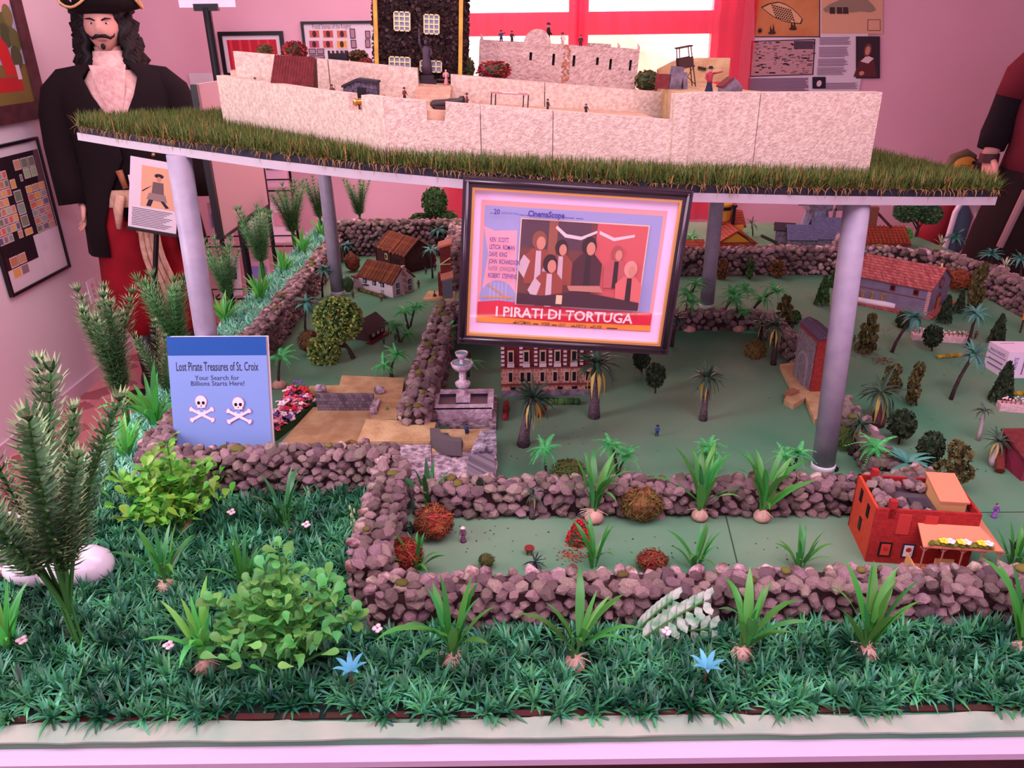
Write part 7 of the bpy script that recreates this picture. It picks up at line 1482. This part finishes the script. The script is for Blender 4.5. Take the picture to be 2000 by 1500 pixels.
P.many(L_,[flat('chart_grey',(110,84,96)),ink],'chart_marks'); prect(1550,80,1588,96,flat('chart_dark',(84,66,80)))
for y in (97,121): prect(1468,y,1588,y+.8,flat('chart_fold',(214,176,176)),'chart_fold')
def lines(x0,x1,y0,y1,st): 
    L_=[]; y=y0; r2=random.Random(int(x0+y0))
    while y<y1: a=q(x0,y); c2=q(x1-r2.uniform(0,10),y+.6); L_.append((a[0],c2[0],c2[1],a[1],0)); y+=st
    P.many(L_,[flat('ink_grey',(136,108,132))],'text_lines')
for (a,b_,c_,d_) in ((1600,1662,73,88),(1599,1658,92,111),(1597,1656,115,128),(1595,1654,132,146),(1461,1580,153,180),(1612,1676,162,174)): lines(a,b_,c_,d_,2.6)
prect(1671,71,1718,153,flat('portrait_dark',(56,40,48)),'portrait'); 
def pe(x,y,rx,ry,mat,name): a=q(x,y); s_=mpp(Vector((0,YB,1.6))); P.ell(a[0],a[1],rx*s_,ry*s_,mat,name)
ppoly([(1666,150),(1678,118),(1690,110),(1706,116),(1712,150)],flat('doublet',(96,44,48)),'portrait_doublet'); ppoly([(1680,120),(1692,108),(1706,114),(1695,124)],wh,'portrait_collar'); pe(1694,98,7.5,12,flat('hair5',(120,64,50)),'portrait_hair'); pe(1694,99,4.8,8,sk,'portrait_face'); pe(1682,143,5,4,sk,'portrait_hand'); prect(1586,150,1612,173,ink,'flag_photo'); pe(1599,163,5,6,wh,'flag_skull')
# ---------------------------------------------------------------- sign stand, hanging board, brochure rack
p=Vector((-1.13,3.22,0)); T=thing('sign_stand','black T-shaped floor stand with a printed sheet behind the fort','sign stand',p); B().lathe([(.14,0),(.14,.015),(.03,.03)],20).build('base',iron,T); B().tube([(0,0,.03),(0,0,1.70)],.016,14).build('pole',iron,T); zt_=AY(440,14,3.22).z; B().box(-.045,.045,-.012,.012,zt_-.012,zt_+.012).build('clamp',iron,T); B().tube([(0,0,1.68),(0,0,zt_)],.016,12).build('pole_top',iron,T)
B().box(-.10,.11,-.003,.003,zt_+.0,zt_+.26).build('sheet',paper,T); Q=B()
for i in range(5): Q.box(-.08,.09,-.0045,-.003,zt_+.03+.04*i,zt_+.036+.04*i)
Q.build('printed_lines',ink,T,kind='stuff')
a=AX(432,462,-1.10); c2=AX(523,405,-1.10); zt2=1.50; T=thing('hanging_board','grey-pink board with thick black rim beside the left pipe','board',(-1.10,a.y,a.z-.0)); L_=c2.y-a.y; hh=zt2-a.z; B().box(-.006,.006,0,L_,0,hh).build('panel',M('board_pink',(196,160,166),rough=.8),T)
B().box(-.012,.012,-.022,.0,-.006,hh).build('rim',black,T); B().box(-.012,.012,0,L_,-.010,0).build('rim',black,T); B().box(-.010,.010,L_,L_+.008,0,hh).build('rim',black,T); B().box(.006,.016,L_*.3,L_*.75,-.004,.012).build('clip_bar',black,T)
for y in (.0,L_): B().tube([(0,y,-.01),(0,y,-a.z)],.010,8).build('stand_leg',iron,T)
p=Vector((-1.42,4.25,0)); T=thing('brochure_rack','black wire brochure rack with leaflets beyond the left strip','rack',p)
for x in (-.22,.0,.22): B().tube([(x,.06,0),(x,.06,1.42)],.007,8).build('upright',iron,T)
for j in range(4):
    z=.30+.30*j; B().tube([(-.26,.05,z),(-.26,-.08,z),(.26,-.08,z),(.26,.05,z)],.005,6).build('shelf_wire',iron,T); B().tube([(-.26,-.08,z),(-.26,-.09,z+.06),(.26,-.09,z+.06),(.26,-.08,z)],.004,6).build('lip_wire',iron,T)
    for i in range(3):
        x=-.17+.17*i; m_=[paper,flat('leaf_pink',(226,180,196)),flat('leaf_rose',(206,150,170)),flat('leaf_blue',(120,116,176)) if (i,j)==(2,1) else flat('leaf_pale',(214,190,206))][(i*2+j)%4]; o=B().obox((x,-.03,z+.12),(.125,.01,.22),Matrix.Rotation(-.2,3,'X')).build('leaflet',m_,T); B().obox((x,-.0365,z+.14),(.09,.002,.07),Matrix.Rotation(-.2,3,'X')).build('leaflet_print',[ink,flat('leaf_violet',(130,110,180)),paper,flat('rose3',(206,130,150))][(i+j)%4],o)
for s in (-1,1): B().tube([(s*.22,.06,.02),(s*.22,-.16,.0)],.007,6).build('foot',iron,T)
# ---------------------------------------------------------------- parrot and walking frame at the right
p=AY(1862,440,4.15); T=thing('wooden_parrot','carved wooden parrot with yellow face and red and blue body beyond the table','parrot',(p.x,4.15,0)); zz=lambda px,py:AY(px,py,4.15)-Vector((p.x,4.15,0))
h=zz(1878,325); yl=M('parrot_yellow',(214,150,60),rough=.5); pr=M('parrot_red',(150,40,50),rough=.6); pb=M('parrot_blue',(84,104,130),rough=.6); pg=M('parrot_grey',(70,56,60),rough=.6)
B().ell((h.x,0,h.z),(.075,.045,.062),18,12).build('head',yl,T,smooth=True); B().tube([(h.x-.085,.0,h.z-.04),(h.x-.05,.0,h.z+.045),(h.x+.01,.0,h.z+.065),(h.x+.06,0,h.z+.045)],[.02,.026,.026,.015],8).build('crest',M('parrot_olive',(110,92,70),rough=.6),T,smooth=True); B().tube([(h.x+.05,-.005,h.z+.01),(h.x+.085,-.005,h.z-.005),(h.x+.095,-.005,h.z-.05),(h.x+.085,-.005,h.z-.075)],[.036,.03,.018,.004],10).build('beak',pg,T,smooth=True); B().ell((h.x+.035,-.043,h.z+.025),(.010,.005,.010),10,6).build('eye',black,T); 
for k in range(3): B().tube([(h.x-.03,-.044,h.z+.012-.012*k),(h.x+.02,-.046,h.z+.010-.012*k)],.002,5).build('face_line',pg,T)
c1,c2,c3=zz(1845,385),zz(1825,440),zz(1802,485); B().tube([(h.x-.03,0,h.z-.03),c1,c2,c3,(c3.x-.03,0,.55)],[.06,.085,.08,.06,.02],14).build('body',pr,T,smooth=True); w1,w2=zz(1872,420),zz(1855,480); B().tube([zz(1868,392)+Vector((0,-.03,0)),w1+Vector((0,-.03,0)),w2+Vector((0,-.03,0)),zz(1850,500)+Vector((0,-.03,0))],[.035,.055,.05,.02],12).build('wing',pb,T,smooth=True); B().tube([(c3.x,0,.55),(c3.x,0,.02)],.018,10).lathe([(.12,0),(.12,.02)],18,c=(c3.x,0,0)).build('perch_stand',pg,T)
p=AY(1905,500,3.95); T=thing('walking_frame','white tubular arch with black knob and printed scale right of the parrot','walking frame',(p.x,3.95,0)); zz=lambda px,py:AY(px,py,3.95)-Vector((p.x,3.95,0)); pts=[Vector((zz(1904,500).x,0,.02)),zz(1905,490),zz(1910,430),zz(1908,412),zz(1900,400),zz(1888,394),zz(1876,398),zz(1866,415),Vector((zz(1850,500).x,.1,.02))]; B().tube(pts,.014,12).build('tube',bulbw,T,smooth=True); k_=zz(1900,455); B().ell((k_.x,-.015,k_.z),(.022,.014,.024),10,8).build('knob',black,T); B().tube([k_,zz(1888,498),Vector((zz(1884,500).x,0,.3))],.011,8).build('brace',bulbw,T)
for i in range(5): q_=zz(1905,475+6*i); B().box(q_.x-.006,q_.x+.006,-.016,-.014,q_.z,q_.z+.006).build('scale_mark',ink,T)
p=AY(838,428,4.4); T=thing('red_disc','bright red oval disc beside the clipped ball tree','ornament',(p.x,4.4,0)); B().ell((0,0,p.z),(.030,.012,.042),16,10).build('disc',M('disc_red',(230,20,60),rough=.4),T,smooth=True); B().tube([(0,0,0),(0,0,p.z)],.006,6).lathe([(.06,0),(.06,.01)],14).build('rod',iron,T)
